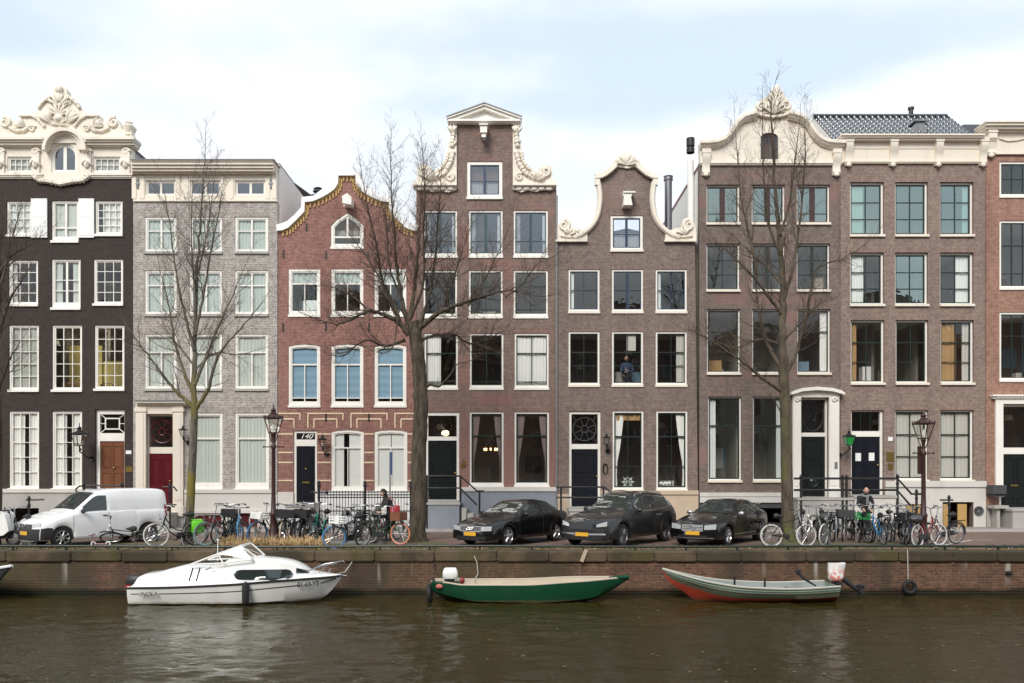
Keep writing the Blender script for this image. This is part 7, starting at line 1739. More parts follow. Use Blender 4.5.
def bike(px, py, deg, kind, frame, tyre, lab, extras=(), rear=False, lean=None, steer=None, tf=None):
    """place a bicycle by the ground point of its front (or rear) wheel"""
    first = kind not in USED; r = PROTO[kind] if first else copy_tree(PROTO[kind]); USED.add(kind)
    ks = kids(r); nm = lambda o: o.name.split('.')[0]
    for o in ks:
        n = nm(o)
        if n in ('frame', 'fork', 'chain_guard') or (n == 'mudguard' and frame in ('white',)): o.material_slots[0].link = 'OBJECT'; o.material_slots[0].material = E[frame] if n != 'chain_guard' else M['blackplastic']
        if n == 'wheel':
            o.material_slots[0].link = 'OBJECT'; o.material_slots[0].material = TY[(tf or tyre) if o.location.x > 0 else tyre]
            if steer and o.location.x > 0: o.rotation_euler.z = radians(steer)
        if steer and n in ('handlebar', 'fork', 'headlight'):
            piv = Vector((.36, 0, 0)); o.matrix_local = Matrix.Translation(piv) @ Matrix.Rotation(radians(steer*.8), 4, 'Z') @ Matrix.Translation(-piv)
            if n == 'fork': pass
    if steer:
        for o in ks:
            if nm(o) == 'wheel' and o.location.x > 0: o.matrix_local = Matrix.Translation(Vector((.36,0,0))) @ Matrix.Rotation(radians(steer*.8), 4, 'Z') @ Matrix.Translation(Vector((FX-.36, 0, R)))
    ORIG[r.name] = Vector()
    for e in extras:
        k, mt = e[0], BX[e[1]]
        if k == 'fcrate': crate(mt, (.32, .40, .22), (.50, 0, .76)).build('front_crate', mt, r); MB().tube([(.40, .1, .70), (.62, .1, .735), (FX, .06, R)], .009, 5).tube([(.40, -.1, .70), (.62, -.1, .735), (FX, -.06, R)], .009, 5).build('front_rack', M['blackplastic'], r)
        elif k == 'fbasket': crate(mt, (.34, .44, .26), (.50, 0, .76), False).build('front_basket', mt, r)
        elif k == 'bigbox': crate(mt, (.36, .52, .24), (.54, 0, .80), False).box(.37, .71, -.25, .25, 1.01, 1.03).build('front_basket', mt, r)
        elif k == 'rcrate': crate(mt, (.40, .46, .26), (-.58, 0, .755)).build('rear_crate', mt, r)
        elif k == 'pannier':
            for sg in (1, -1): MB().cbox((-.55, sg*.13, .56), .34, .12, .36, bev=.03).build('pannier', mt, r, smooth=True, angle=60)
            MB().cbox((-.55, 0, .755), .30, .22, .03, bev=.01).build('pannier_flap', mt, r)
        elif k == 'bag': MB().ball((-.58, 0, .86), (.24, .17, .13), 10).build('rack_bag', mt, r, smooth=True)
        elif k == 'child': MB().prism([(-.72, .76), (-.40, .76), (-.40, .82), (-.66, .86), (-.74, 1.22), (-.80, 1.22)], -.15, .15).build('child_seat', mt, r)
        elif k == 'cover': MB().ball((-.31, 0, .945), (.17, .12, .05), 10).build('saddle_cover', mt, r, smooth=True)
        elif k == 'sign': MB().cbox((.70, 0, .86), .012, .40, .18, bev=.004).build('front_plate', mt, r)
    sc_ = 1.10 if px < 325 and px > 150 else 1.04; py += 1.6 if 150 < px < 325 else .4; r.scale = (sc_,)*3
    a = radians(deg); Y = gy(py); d = Vector((cos(a), sin(a), 0))*(RX if rear else FX)
    r.location = Vector((gx(px, Y), Y, -.012+gz(Y))) - d*sc_; r.rotation_euler = (radians(lean if lean is not None else -3), 0, a); r['label'] = lab; BIKES.append(r); return r
B = bike
B(12, 545, 150, 'step', 'black', 'black', 'black bicycle between the white moped and the white van', steer=-20)
B(156, 545.5, 214, 'step', 'black', 'black', 'black bicycle with a bright lime green pannier beside the thin tree', [('pannier', 'lime')], tf='white')
B(206, 544, 233, 'step', 'grey', 'paleteal', 'grey bicycle with pale teal front tyre just right of the thin tree trunk', steer=-22)
B(219.5, 543, 266, 'step', 'black', 'black', 'black bicycle seen head-on, beside the pale teal tyred one')
B(229, 542, 282, 'step', 'black', 'black', 'black bicycle with a wide black front box, left of the light blue frame', [('bigbox', 'black')])
B(238, 545, 292, 'diamond', 'blue', 'black', 'light blue bicycle below the wide black box, over the dry grass', steer=14)
B(258, 542.5, 244, 'step', 'black', 'black', 'black bicycle with blue front tyre and white front plate by the left lamp post', [('sign', 'white'), ('fcrate', 'white')], tf='blue')
B(283, 543, 283, 'step', 'black', 'beige', 'black bicycle with beige tyres and a big black box right of the left lamp post', [('bigbox', 'black')], steer=-14)
B(291, 541, 268, 'diamond', 'grey', 'black', 'dark grey bicycle seen head-on behind the beige tyred bicycle')
B(299.5, 541.5, 262, 'step', 'black', 'black', 'black bicycle with black front basket below the door numbered 140', [('fbasket', 'black')])
B(306, 540.5, 275, 'step', 'silver', 'black', 'silver bicycle wedged beside the teal one below the numbered door')
B(312, 542, 257, 'step', 'teal', 'black', 'teal bicycle right of the door numbered 140')
B(319, 538, 95, 'step', 'black', 'black', 'black bicycle parked away from the canal behind the teal one')
B(335.5, 549, 236, 'step', 'black', 'black', 'black bicycle with blue front tyre and a white front crate nearest to the quay edge', [('fcrate', 'white')], steer=-50, tf='blue')
B(344, 541.5, 280, 'diamond', 'black', 'black', 'black bicycle with a light bag behind the white crated bicycle', [('bag', 'grey')])
B(352, 541.5, 264, 'step', 'purple', 'black', 'dull purple bicycle before the iron fence')
B(359.5, 541, 277, 'step', 'grey', 'black', 'grey bicycle with black box on its carrier before the iron fence', [('rcrate', 'black')])
B(366.5, 542, 262, 'step', 'green', 'black', 'dark green bicycle with a child seat left of the walking woman', [('child', 'black')])
B(376, 541, 240, 'step', 'pink', 'black', 'dusty pink bicycle left of the orange tyred bicycle', steer=10)
WB = B(400, 544, 336, 'step', 'green', 'black', 'dark green bicycle with orange front tyre and brown basket, held by the woman', [('fbasket', 'brown')], lean=0, steer=6, tf='orange')
B(411, 536, 262, 'diamond', 'black', 'black', 'black bicycle half hidden by the thick tree trunk')
B(752, 538, 90, 'step', 'black', 'black', 'black bicycle in shade behind the right hand black sedan')
B(807, 546, 4, 'diamond', 'black', 'white', 'black mountain bicycle with white tyres parallel to the quay')
B(808.5, 541.5, 264, 'step', 'white', 'black', 'white framed bicycle seen head-on behind the white tyred mountain bicycle')
B(816.5, 541, 84, 'step', 'black', 'black', 'black bicycle with a dark rear bag turned away from the canal', [('bag', 'grey')])
B(825.5, 545.5, 250, 'diamond', 'grey', 'white', 'grey bicycle with white tyres and upright silver handlebar', steer=-28)
B(834, 541, 276, 'step', 'black', 'black', 'black bicycle with black front crate under the tall stair railing', [('fcrate', 'black')])
B(844, 541, 262, 'step', 'silver', 'black', 'silver bicycle with a grey front box left of the bald man', [('bigbox', 'grey')])
B(851.5, 540, 94, 'step', 'black', 'black', 'black bicycle facing away just left of the green crate')
B(861, 542, 266, 'step', 'black', 'black', 'black bicycle with a bright green front crate before the bald man', [('fcrate', 'green')])
B(872, 542, 84, 'diamond', 'blue', 'black', 'light blue bicycle right of the green crate')
B(880.5, 541, 272, 'step', 'green', 'black', 'dark green bicycle between the light blue one and a covered saddle')
B(888, 541.5, 92, 'step', 'black', 'black', 'black bicycle with black rear crate left of the right lamp post', [('rcrate', 'black')])
B(896, 541, 262, 'step', 'grey', 'black', 'grey bicycle with a dark saddle cover left of the royal blue one', [('cover', 'black')])
B(903.5, 545, 238, 'diamond', 'silver', 'black', 'silver bicycle with royal blue saddle cover beside the right lamp post', [('cover', 'royal')], steer=8)
B(913, 543, 258, 'step', 'royal', 'black', 'royal blue bicycle right in front of the right lamp post')
B(929, 544, 200, 'step', 'black', 'black', 'black bicycle leaning on the right lamp post', steer=-12)
B(938, 545, 34, 'step', 'red', 'white', 'dark red bicycle with white tyres, rightmost of the row', [('bag', 'grey')], rear=False, steer=-16)
# a bicycle lying on its side by the van and a small scooter
r = B(121, 545, 178, 'diamond', 'black', 'black', 'black bicycle fallen on its side beside the white van', lean=0)
Y = gy(545); r.location = (gx(133, Y), Y+.1, .12); r.rotation_euler = (radians(-62), 0, radians(178))
t = thing('child_scooter', (gx(101, 26), 26, 0), 'small pink and white child scooter lying in front of the white van', 'scooter'); X = gx(101, 26)
MB().cbox((X, 26, .09), .42, .10, .03, bev=.01).build('deck', E['pink'], t); MB().tube([(X-.2, 26, .10), (X-.26, 25.95, .36), (X-.18, 25.92, .42)], .018, 6).tube([(X-.30, 25.82, .36), (X-.2, 26.05, .38)], .016, 6).build('handlebar', E['pink'], t, smooth=True)
for dx in (-.24, .22): MB().lathe([(.045+.02*(1+cos(a*pi/3)), .015*sin(a*pi/3)) for a in range(6)], (X+dx, 26, .085), 14, axis='Y', closed=True).build('wheel', M['purewhite'], t, smooth=True)
# ------------------------------------------------------------------ bare winter trees
def bark(name, c1, c2, moss, mossh=(.5,.66)):
    m, nt, b = _nt(name); pos = position(nt)
    c = mix(nt, ramp(nt, noise(nt, pos, 8, 5, .75, (1,1,.22)), .36, .64), c1, c2); f = ramp(nt, noise(nt, pos, 1.1, 4, .6, (1,1,.5)), mossh[0], mossh[1], 0, .8)
    sz = nt.nodes.new('ShaderNodeSeparateXYZ'); L(nt, pos, sz.inputs[0]); q = N(nt, 'ShaderNodeMath', operation='MULTIPLY'); L(nt, f, q.inputs[0]); L(nt, ramp(nt, sz.outputs[2], 2.5, 7, 1, .12), q.inputs[1])
    c = mix(nt, q.outputs[0], c, moss); L(nt, c, b.inputs['Base Color']); b.inputs['Roughness'].default_value = .95
    bumped(nt, b, noise(nt, pos, 16, 4, .7, (1,1,.3)), .8, .03); return m
M['bark_grey'] = bark('grey_green_bark', (.07,.06,.048), (.17,.15,.12), (.20,.165,.02), (.44,.60)); M['bark_dark'] = bark('dark_bark', (.032,.025,.018), (.105,.083,.058), (.085,.085,.03)); M['bark_mid'] = bark('mossy_brown_bark', (.055,.042,.03), (.13,.10,.072), (.10,.105,.03), (.45,.62))
M['twig_grey'] = plain('grey_brown_twig', (.12,.09,.075), .9, var=.2); M['twig_dark'] = plain('dark_twig', (.085,.058,.042), .9, var=.25)
class Tree:
    def __init__(s, px, py, label, bark_, twig, seed):
        s.Y = gy(py); s.rnd = random.Random(seed); s.root = thing('bare_tree', (gx(px, s.Y), s.Y, 0), label, 'tree', 'bare trees along the quay'); s.trunk = MB(); s.limbs = MB(); s.twigs = MB(); s.bm, s.tm = bark_, twig; s.n = 0
    def p(s, x, y, dy=0): return at(x, y, s.Y+dy) if True else None
    def limb(s, pts, r0, r1, dy=0, tw=1.0, mb=None, n=7, lmax=1.7, t0=.18, up=.5, wig=.03):
        """pts are picture points at the tree's distance; dy = how far the tip leans away"""
        P = [at(x, y, s.Y) for x, y in pts]; N_ = len(P); Q = []
        for i in range(N_): P[i].y += dy*(i/(N_-1))**1.2 if N_ > 1 else 0
        for i in range(N_-1):
            a, b = P[i], P[i+1]; p0 = P[i-1] if i else a*2-b; p3 = P[i+2] if i+2 < N_ else b*2-a
            for k in range(6):
                t = k/6; Q.append(.5*((2*a)+(b-p0)*t+(2*p0-5*a+4*b-p3)*t*t+(3*a-p0-3*b+p3)*t**3))
        Q.append(P[-1]); M_ = len(Q)
        for i in range(1, M_-1): Q[i] += Vector([s.rnd.uniform(-wig, wig)*min(1, r0*8) for _ in range(3)])
        rad = [r0+(r1-r0)*(i/(M_-1))**.8 for i in range(M_)]
        (mb or s.limbs).tube(Q, rad, n)
        if tw: s.sprout(Q, rad, tw, lmax, t0, up)
        return Q, rad
    def sprout(s, Q, rad, dens, lmax, t0, up):
        Ls = [0]
        for a, b in zip(Q, Q[1:]): Ls.append(Ls[-1]+(b-a).length)
        tot = Ls[-1]; d = tot*t0
        while d < tot:
            i = max(k for k in range(len(Q)-1) if Ls[k] <= d); t = (d-Ls[i])/max(1e-6, Ls[i+1]-Ls[i]); p = Q[i].lerp(Q[i+1], t); dr = (Q[i+1]-Q[i]).normalized()
            f = d/tot; l = lmax*(1-.55*f)*s.rnd.uniform(.45, 1.0)
            s.twig(p, dr, l, min(rad[i]*.5, .005+.008*l), 0, up); d += s.rnd.uniform(.5, 1.5)*.26/dens
        s.twig(Q[-1], (Q[-1]-Q[-2]).normalized(), lmax*.5, rad[-1], 0, up, 0)
    def twig(s, p, dr, l, r, lev, up, ang=None):
        rd = s.rnd; a = rd.uniform(.45, 1.05) if ang is None else ang; ax = dr.orthogonal().normalized(); ax.rotate(Matrix.Rotation(rd.uniform(0, 2*pi), 3, dr)); d = dr.copy(); d.rotate(Matrix.Rotation(a, 3, ax))
        n = 5 if lev < 2 else 3; pts = [p]; step = l/n; rr = [r]
        for k in range(n):
            d = (d + Vector((rd.uniform(-.10,.10), rd.uniform(-.10,.10), rd.uniform(-.08,.08)+up*.14))).normalized(); pts.append(pts[-1]+d*step); rr.append(r*(1-.75*(k+1)/n))
        rr = [max(q*(1 if lev < 1 else .8), .0024) for q in rr]
        s.twigs.tube(pts, rr, 4 if lev < 1 else 3, cap=False); s.n += 1
        if lev < 3 and l > .16:
            for k in range(1, n+1):
                for _ in range(2 if lev == 0 else 1):
                    if rd.random() < (.62 if lev < 1 else .5 if lev < 2 else .35): s.twig(pts[k], (pts[k]-pts[k-1]).normalized(), l*rd.uniform(.28, .55), rr[k]*.75, lev+1, up)
    def done(s):
        s.trunk.build('trunk', s.bm, s.root, smooth=True, angle=80); s.limbs.build('limbs', s.bm, s.root, smooth=True, angle=80); s.twigs.build('crown', s.tm, s.root); print('twigs', s.n)
def flare(pts, r): return pts
# slender tree before the grey house
T = Tree(188, 545, 'slender bare tree with steep limbs before the grey house, moss on its trunk', M['bark_grey'], M['twig_grey'], 11)
T.limb([(187.5, 547), (189, 530), (190.5, 500), (192, 470), (193.5, 440), (194.5, 405)], .15, .112, 0, 0, T.trunk, 12, wig=.004); T.trunk.lathe([(.25, -.05), (.18, .12), (.145, .35)], (gx(187.5, T.Y), T.Y, 0), 12)
T.limb([(194.5, 407), (193.5, 370), (194.5, 320), (195.5, 270), (197.5, 230), (199, 190), (202, 142)], .105, .010, .3, 1.5, n=8, up=.8)
T.limb([(194, 408), (178, 392), (165, 374), (150, 352), (139, 335)], .075, .012, -.6, 1.3, up=.7); T.limb([(193.5, 395), (181, 368), (170, 335), (162, 300), (150, 262)], .07, .010, .7, 1.3, up=.8)
T.limb([(194.5, 410), (209, 390), (219, 362), (232, 345), (252, 326), (268, 310)], .075, .010, -.8, 1.3, up=.6); T.limb([(194.5, 385), (206, 355), (214, 330), (226, 300), (240, 262)], .07, .010, .5, 1.4, up=.8)
T.limb([(194, 350), (185, 310), (178, 270), (174, 225), (170, 195)], .055, .008, -.5, 1.5, up=.8); T.limb([(195, 335), (204, 295), (212, 255), (221, 215), (226, 190)], .055, .008, -.3, 1.5, up=.8)
T.limb([(195, 290), (190, 250), (187, 215), (186, 170)], .04, .007, .6, 1.4, up=.8); T.limb([(196, 280), (204, 240), (208, 200), (210, 165)], .04, .007, .5, 1.4, up=.8); T.limb([(193.5, 365), (176, 345), (162, 338), (148, 330)], .035, .007, .8, 1.2, up=.4); T.limb([(195, 370), (212, 352), (232, 352), (252, 345)], .035, .007, .9, 1.2, up=.4)
T.done()
# big spreading tree
T = Tree(418, 541, 'big spreading bare tree with a thick dark trunk before the brown neck gable house', M['bark_dark'], M['twig_dark'], 23)
T.limb([(416, 543), (418, 525), (419, 490), (419, 450), (420.5, 415), (420, 385), (418, 358), (415.5, 338), (413, 322)], .29, .215, 0, 0, T.trunk, 14, wig=.02); T.trunk.lathe([(.46, -.05), (.37, .15), (.30, .5)], (gx(416, T.Y), T.Y, 0), 14)
b2 = dict(tw=2.7, up=.7, lmax=1.75)
T.limb([(409, 335), (398, 322), (385, 316), (372, 313), (355, 322), (340, 328), (318, 322)], 0.112, .015, -.9, **b2); T.limb([(400, 322), (392, 300), (378, 275), (362, 250), (345, 228)], 0.070, .010, .7, **b2)
T.limb([(408, 325), (402, 300), (396, 265), (393, 225), (390, 185), (389, 140)], 0.091, .008, .4, **b2); T.limb([(398, 318), (386, 292), (380, 255), (372, 215), (368, 185)], 0.056, .008, -1.2, **b2)
T.limb([(409, 320), (413, 290), (417, 250), (418, 210), (419, 160)], 0.091, .008, 1.0, **b2); T.limb([(414, 335), (428, 322), (445, 312), (465, 306), (490, 300), (510, 298), (536, 305)], 0.112, .012, -1.4, **b2)
T.limb([(420, 325), (430, 295), (436, 255), (440, 215), (443, 180)], 0.077, .008, -.6, **b2); T.limb([(440, 313), (452, 280), (462, 245), (470, 215)], 0.056, .007, .9, **b2); T.limb([(468, 306), (484, 280), (496, 255), (508, 228)], 0.042, .006, .3, **b2)
T.limb([(412, 345), (430, 336), (452, 332), (468, 340), (486, 335), (505, 322)], 0.070, .010, 1.3, **b2); T.limb([(405, 340), (385, 345), (362, 338), (338, 352), (322, 350)], 0.063, .008, 1.2, **b2)
T.limb([(419, 392), (430, 385), (437, 387), (443, 385), (452, 374), (458, 366), (470, 363)], 0.059, .012, -.5, tw=.7, up=.5, lmax=.9); T.limb([(372, 313), (352, 296), (330, 285), (308, 282)], 0.042, .006, .5, **b2)
T.limb([(411, 318), (424, 285), (426, 245), (428, 200), (427, 165)], 0.063, .007, -1.5, **b2); T.limb([(402, 300), (388, 265), (384, 232), (380, 200)], 0.042, .006, 1.4, **b2); T.limb([(505, 298), (522, 285), (535, 268), (548, 262)], 0.028, .006, -.4, **b2)
T.limb([(408, 322), (400, 312), (396, 345), (388, 356), (370, 352)], 0.035, .008, -1.0, tw=.9, up=.1, lmax=1.0)
T.done()
# tall tree before the white curved gable
T = Tree(787, 541, 'tall straight bare tree before the taupe house with the white curved gable', M['bark_mid'], M['twig_dark'], 5)
T.limb([(787.5, 543), (787.5, 510), (786.5, 470), (786, 430), (784.5, 395), (783, 365)], .215, .17, 0, 0, T.trunk, 12, wig=.006); T.trunk.lathe([(.36, -.05), (.27, .15), (.21, .45)], (gx(787.5, T.Y), T.Y, 0), 12)
T.limb([(783.5, 367), (782.5, 335), (783.5, 300), (782, 260), (779.5, 225), (776, 190), (774.5, 150), (773, 112), (775, 88)], .165, .010, .2, 1.2, n=9, up=.8)
b3 = dict(tw=1.7, up=.75, lmax=1.6)
T.limb([(784, 393), (770, 384), (757, 376), (742, 365), (720, 352), (700, 340), (683, 335)], .085, .010, -.9, **b3); T.limb([(783.5, 372), (772, 352), (765, 330), (760, 300), (758, 270), (756, 245)], .09, .010, .5, **b3)
T.limb([(758, 275), (750, 235), (742, 195), (739, 150), (737, 118)], .05, .006, .3, **b3); T.limb([(783, 315), (769, 300), (755, 283), (740, 272), (722, 258), (708, 250)], .07, .008, -1.0, **b3)
T.limb([(784, 378), (795, 355), (802, 325), (807, 295), (812, 272), (838, 262), (856, 250)], .075, .008, -.7, **b3); T.limb([(783, 300), (793, 270), (800, 235), (806, 195), (810, 150), (811, 115)], .075, .008, .6, **b3)
T.limb([(781, 255), (768, 225), (762, 190), (759, 150), (757, 112)], .06, .007, -.6, **b3); T.limb([(780, 235), (789, 200), (793, 160), (796, 120)], .055, .006, -.4, **b3); T.limb([(784, 340), (806, 318), (826, 300), (845, 292)], .05, .007, .9, **b3)
T.limb([(783, 345), (762, 338), (740, 345), (722, 335)], .045, .007, 1.0, **b3); T.limb([(782.5, 285), (766, 262), (752, 245), (735, 222)], .05, .007, .9, **b3); T.limb([(786, 425), (776, 405), (766, 396)], .035, .008, -.3, tw=.9, up=.5, lmax=.7)
T.done()
# tree cut by the left edge
T = Tree(-9, 545, 'dark bare tree cut by the left edge, only its trunk side and twigs showing', M['bark_dark'], M['twig_dark'], 31)
T.limb([(-9, 547), (-8, 500), (-7, 440), (-8, 400), (-10, 370)], .30, .24, 0, 0, T.trunk, 12, wig=.01)
T.limb([(-10, 372), (-8, 330), (-4, 290), (-6, 240), (-10, 190)], .2, .02, .3, 1.2, up=.7); T.limb([(-8, 400), (2, 388), (12, 372), (22, 358), (36, 345)], .07, .008, -.8, 1.2, up=.6); T.limb([(-6, 350), (4, 322), (14, 300), (28, 285), (40, 268)], .08, .008, -.5, 1.3, up=.7)
T.limb([(-5, 300), (3, 270), (8, 235), (14, 200)], .06, .007, .4, 1.3, up=.8); T.limb([(-6, 280), (6, 255), (20, 240), (30, 225)], .05, .007, .9, 1.2, up=.7); T.limb([(-10, 380), (-30, 340), (-50, 300), (-62, 250)], .12, .01, .5, .8, up=.7)
T.done()
# ------------------------------------------------------------------ people
M['skin'] = plain('skin', (.56,.34,.25), .5, var=.06); M['hairblack'] = plain('black_hair', (.012,.01,.009), .6, var=.3, vscale=20); M['coatblack'] = plain('black_coat', (.018,.018,.02), .8, var=.25); M['scarf'] = plain('grey_scarf', (.20,.21,.22), .9, var=.2); M['jeans'] = plain('dark_trousers', (.03,.035,.05), .9, var=.2); M['shirtblue'] = plain('blue_shirt', (.04,.065,.13), .8, var=.1); M['redbag'] = plain('red_fabric_bag', (.42,.035,.05), .6, var=.1); M['stripe'] = plain('pale_fabric', (.66,.64,.60), .8, var=.1)
def skin_mesh(name, joints, edges, mat, parent, sub=2, root=0):
    me = bpy.data.meshes.new(name); me.from_pydata([j[0] for j in joints], edges, []); o = bpy.data.objects.new(name, me); COL.objects.link(o); o.parent = parent
    md = o.modifiers.new('skin', 'SKIN'); md.use_smooth_shade = True; me.skin_vertices[0].data[root].use_root = True
    for i, j in enumerate(joints): r = j[1]; me.skin_vertices[0].data[i].radius = r if hasattr(r, '__len__') else (r, r)
    ss = o.modifiers.new('sub', 'SUBSURF'); ss.levels = sub; ss.render_levels = sub
    me.materials.append(mat); ORIG[o.name] = Vector(); return o
def head(parent, c, yaw, skin='skin', hair=None, tilt=0.0, s=1.0):
    """a head with brow, nose, chin, ears; faces local +x after yaw"""
    Rm = Matrix.Rotation(yaw, 3, 'Z') @ Matrix.Rotation(tilt, 3, 'Y'); c = Vector(c)
    def H(x, y, z): return Rm @ Vector((x*s, y*s, z*s)) + c
    mb = MB(); nu, nv = 20, 16
    def fn(u, v):
        a = 2*pi*u; t = pi*v; r = sin(t); x, y, z = cos(a)*r, sin(a)*r, -cos(t)
        px, py, pz = x*.098, y*.076, z*.118
        if z < 0: k = 1+z*.28; py *= k; px = px*(1+z*.10)+.012*-z*(x > 0)
        if x > .75 and abs(y) < .25 and -.35 < z < .12: px += .022*(1-abs(y)/.25)*(1-(z+.1)**2*8)
        if x > .6 and abs(abs(y)-.34) < .16 and .02 < z < .22: px -= .008
        return H(px, py, pz)
    mb.grid(fn, nu, nv)
    for sg in (1, -1): mb.ball(H(-.005, sg*.078, -.005), .024*s, 6)
    h = mb.build('head', M[skin], parent, smooth=True, angle=80)
    f = MB()
    for sg in (1, -1): f.ball(H(.088, sg*.032, .012), .010*s, 6)
    f.tube([H(.090, -.026, -.058), H(.098, 0, -.060), H(.090, .026, -.058)], .005*s, 5); f.build('face_features', M['jeans'], h)
    return h, H
def hand(parent, w, d, up=Vector((0,0,1)), s=1.0):
    """a hand with palm, four curled fingers and a thumb; w = wrist, d = pointing direction"""
    w = Vector(w); d = Vector(d).normalized(); sd = d.cross(up); sd = sd.normalized() if sd.length > .01 else Vector((1,0,0)); n = sd.cross(d).normalized()
    mb = MB(); mb.tube([w, w+d*.03, w+d*.085], [.024*s, .038*s, .036*s], 8)
    for k, (o, l) in enumerate(((-.028, .070), (-.010, .080), (.010, .075), (.028, .060))):
        b = w+d*.075+sd*o; mb.tube([b, b+d*l*.45-n*.008, b+d*l*.75-n*.032, b+d*l*.70-n*.055], [.010, .0095, .009, .007], 6)
    t0 = w+d*.03-sd*.03; mb.tube([t0, t0+d*.03-sd*.022, t0+d*.055-sd*.016-n*.02], [.012, .011, .008], 6)
    return mb.build('hand', M['skin'], parent, smooth=True, angle=80)
def person(loc, yaw, lab, coat, legs, arms, leg_pose, hair=None, lean=0.0, headtilt=.25, headyaw=0.0, h=1.72):
    p = thing('person', loc, lab, 'person'); k = h/1.75; ORIG[p.name] = Vector()
    V = lambda x, y, z: Vector((x, y, z))*k
    hip, waist, chest, neck = V(0,0,.95), V(.02+lean*.3,0,1.12), V(.03+lean*.8,0,1.36), V(.05+lean,0,1.50); sh = [V(.02+lean, sg*.185, 1.43) for sg in (1, -1)]
    J = [(hip, (.14*k, .17*k)), (waist, (.12*k, .15*k)), (chest, (.125*k, .18*k)), (neck, .06*k), (V(.08+lean*1.15, 0, 1.58), .055*k)]; Ed = [(0,1), (1,2), (2,3), (3,4)]
    for i, sg in enumerate((1, -1)):
        b = len(J); el, wr = arms[i]; J += [(sh[i], .075*k), (V(*el), .052*k), (V(*wr), .038*k)]; Ed += [(2, b), (b, b+1), (b+1, b+2)]
    skin_mesh('coat', J, Ed, M[coat], p)
    J = [(hip+V(0,0,.02), (.13*k, .16*k))]; Ed = []
    for i, sg in enumerate((1, -1)):
        b = len(J); kn, an, toe = leg_pose[i]; J += [(V(0, sg*.09, .86), .095*k), (V(*kn), .068*k), (V(*an), .048*k)]; Ed += [(0, b), (b, b+1), (b+1, b+2)]
    skin_mesh('trousers', J, Ed, M[legs], p)
    for i in range(2):
        kn, an, toe = leg_pose[i]; a, t = V(*an), V(*toe); MB().tube([a+V(-.05,0,-.03), a.lerp(t, .4)+V(0,0,-.02), t], [.05, .045, .032], 8).build('shoe', M['rubber'], p, smooth=True)
        el, wr = arms[i]; hand(p, V(*wr), V(*wr)-V(*el))
    hc = V(.11+lean*1.25, 0, 1.66); hd, H = head(p, hc, headyaw, tilt=headtilt, s=1.02*k)
    p.rotation_euler = (0, 0, yaw); return p, hd, H, V
# bald man behind the bicycles, looking down
Y = 29.3
p, hd, H, V = person((gx(864, Y), Y, -.012), radians(-98), 'bald man in dark jacket and grey scarf standing behind the green crate', 'coatblack', 'jeans', [((.18,.26,1.18), (.36,.16,1.05)), ((.18,-.26,1.18), (.36,-.14,1.05))], [((.03,.1,.48), (-.02,.1,.08), (.15,.11,.03)), ((.0,-.1,.48), (-.04,-.1,.08), (.13,-.11,.03))], lean=.12, headtilt=.45, h=1.80)
MB().tube([V(.17+.11*cos(a*pi/6)-.02, .11*sin(a*pi/6), 1.50-.03*cos(a*pi/6)) for a in range(12)], .045, 7, closed=True).tube([V(.28,.03,1.46), V(.27,.04,1.3), V(.25,.05,1.15)], [.05,.055,.05], 7).build('scarf', M['scarf'], p, smooth=True)
MB().ball(H(-.035, 0, -.005), (.075, .078, .055), 10).build('hair', M['scarf'], hd, smooth=True)
# woman with black hair beside her bicycle
Y = 28.3
p, hd, H, V = person((gx(388.5, Y), Y, -.012), radians(205), 'woman with long black hair in black coat walking her orange tyred bicycle', 'coatblack', 'coatblack', [((.16,.25,1.16), (.34,.22,1.03)), ((.10,-.27,1.16), (.30,-.20,1.02))], [((.16,.09,.50), (.10,.09,.09), (.27,.1,.03)), ((-.02,-.09,.48), (-.20,-.09,.12), (-.04,-.1,.05))], lean=.06, headtilt=.2, h=1.74)
hm = MB(); 
def hairf(u, v):
    a = 2*pi*u; t = pi*(.02+.62*v); back = -cos(a); r = sin(t)
    x, y, z = cos(a)*r*.112, sin(a)*r*.094, cos(t)*.135
    if v > .55: d = (v-.55)/.45; z -= .30*d*max(0, back+.35); x -= .03*d*max(0, back)
    if cos(a) > .35 and z < .045: x *= .80; z = max(z, .03)
    return H(x-.012, y, z+.012)
hm.grid(hairf, 24, 14); hm.build('hair', M['hairblack'], hd, smooth=True, angle=80)
MB().lathe([(.16, 1.42), (.20, 1.3), (.215, 1.05), (.23, .80)], Vector((.05, 0, 0)), 14).build('coat_skirt', M['coatblack'], p, smooth=True)
q = MB().cbox(Vector((-.16, .22, 1.03)), .34, .12, .40, bev=.03); q.tube([(-.2, .22, 1.2), (-.1, .17, 1.45), (.04, .1, 1.5), (.12, -.1, 1.4)], .014, 5)
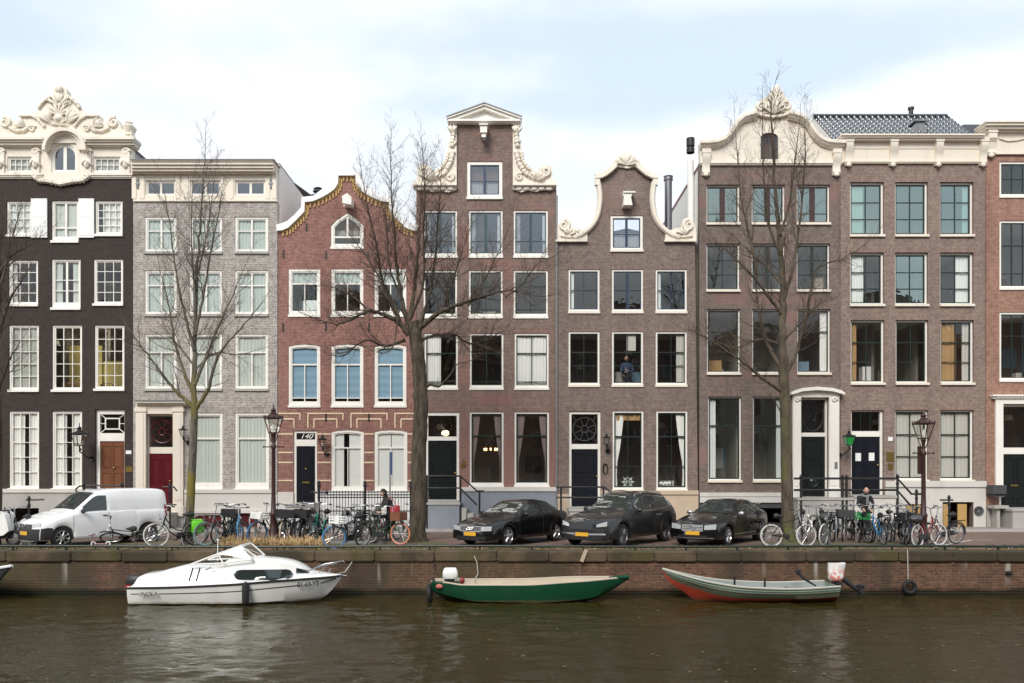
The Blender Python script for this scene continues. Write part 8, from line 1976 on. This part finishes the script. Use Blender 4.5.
t = q.build('shoulder_bag', M['redbag'], origin=(0,0,0), smooth=True, angle=60); t.location = p.location; t.rotation_euler = p.rotation_euler; tag(t, 'red shoulder bag with strap hanging on the black haired woman', 'bag')
q = MB().cbox(Vector((.25, .30, 1.06)), .16, .10, .30, bev=.02).cbox(Vector((.25, .355, 1.10)), .161, .012, .05).cbox(Vector((.25, .355, 1.0)), .161, .012, .05); t = q.build('striped_bag', M['stripe'], smooth=True, angle=60); t.location = p.location; t.rotation_euler = p.rotation_euler; tag(t, 'pale striped cloth bag held by the black haired woman', 'bag')
# man seen through the first floor window
Y = FY+.75; zf = fz(400)+.14
p, hd, H, V = person((fx(628.8)+.02, Y, zf), radians(-100), 'man in dark blue shirt behind the middle first floor window of the bell gable house', 'shirtblue', 'jeans', [((.10,.26,1.12), (.28,.04,1.10)), ((.12,-.25,1.14), (.30,-.05,1.16))], [((.03,.1,.48), (-.02,.1,.08), (.15,.11,.03)), ((.0,-.1,.48), (-.04,-.1,.08), (.13,-.11,.03))], headtilt=.1, h=1.76)
MB().ball(H(-.03, 0, .035), (.09, .08, .085), 10).build('hair', M['scarf'], hd, smooth=True)
EXPOSURE = 0.6
# ------------------------------------------------------------------ camera and colour
cd = bpy.data.cameras.new('camera'); co = bpy.data.objects.new('camera', cd); COL.objects.link(co)
co.location = (0, 0, EYE); co.rotation_euler = (pi/2, 0, 0)
cd.sensor_width = 36; cd.lens = 36*F/1024; cd.shift_x = 0; cd.shift_y = (HOR-341.5)/1024
cd.clip_end = 2000; scene.camera = co
scene.view_settings.view_transform = 'Standard'; scene.view_settings.look = 'None'; scene.view_settings.gamma = 1
scene.view_settings.exposure = EXPOSURE; scene.view_settings.use_curve_mapping = False
scene.render.engine = 'CYCLES'; scene.cycles.use_denoising = True
scene.cycles.max_bounces = 8; scene.cycles.transparent_max_bounces = 24; scene.cycles.diffuse_bounces = 4; scene.cycles.glossy_bounces = 4
scene.cycles.caustics_reflective = False; scene.cycles.caustics_refractive = False; scene.cycles.sample_clamp_indirect = 6
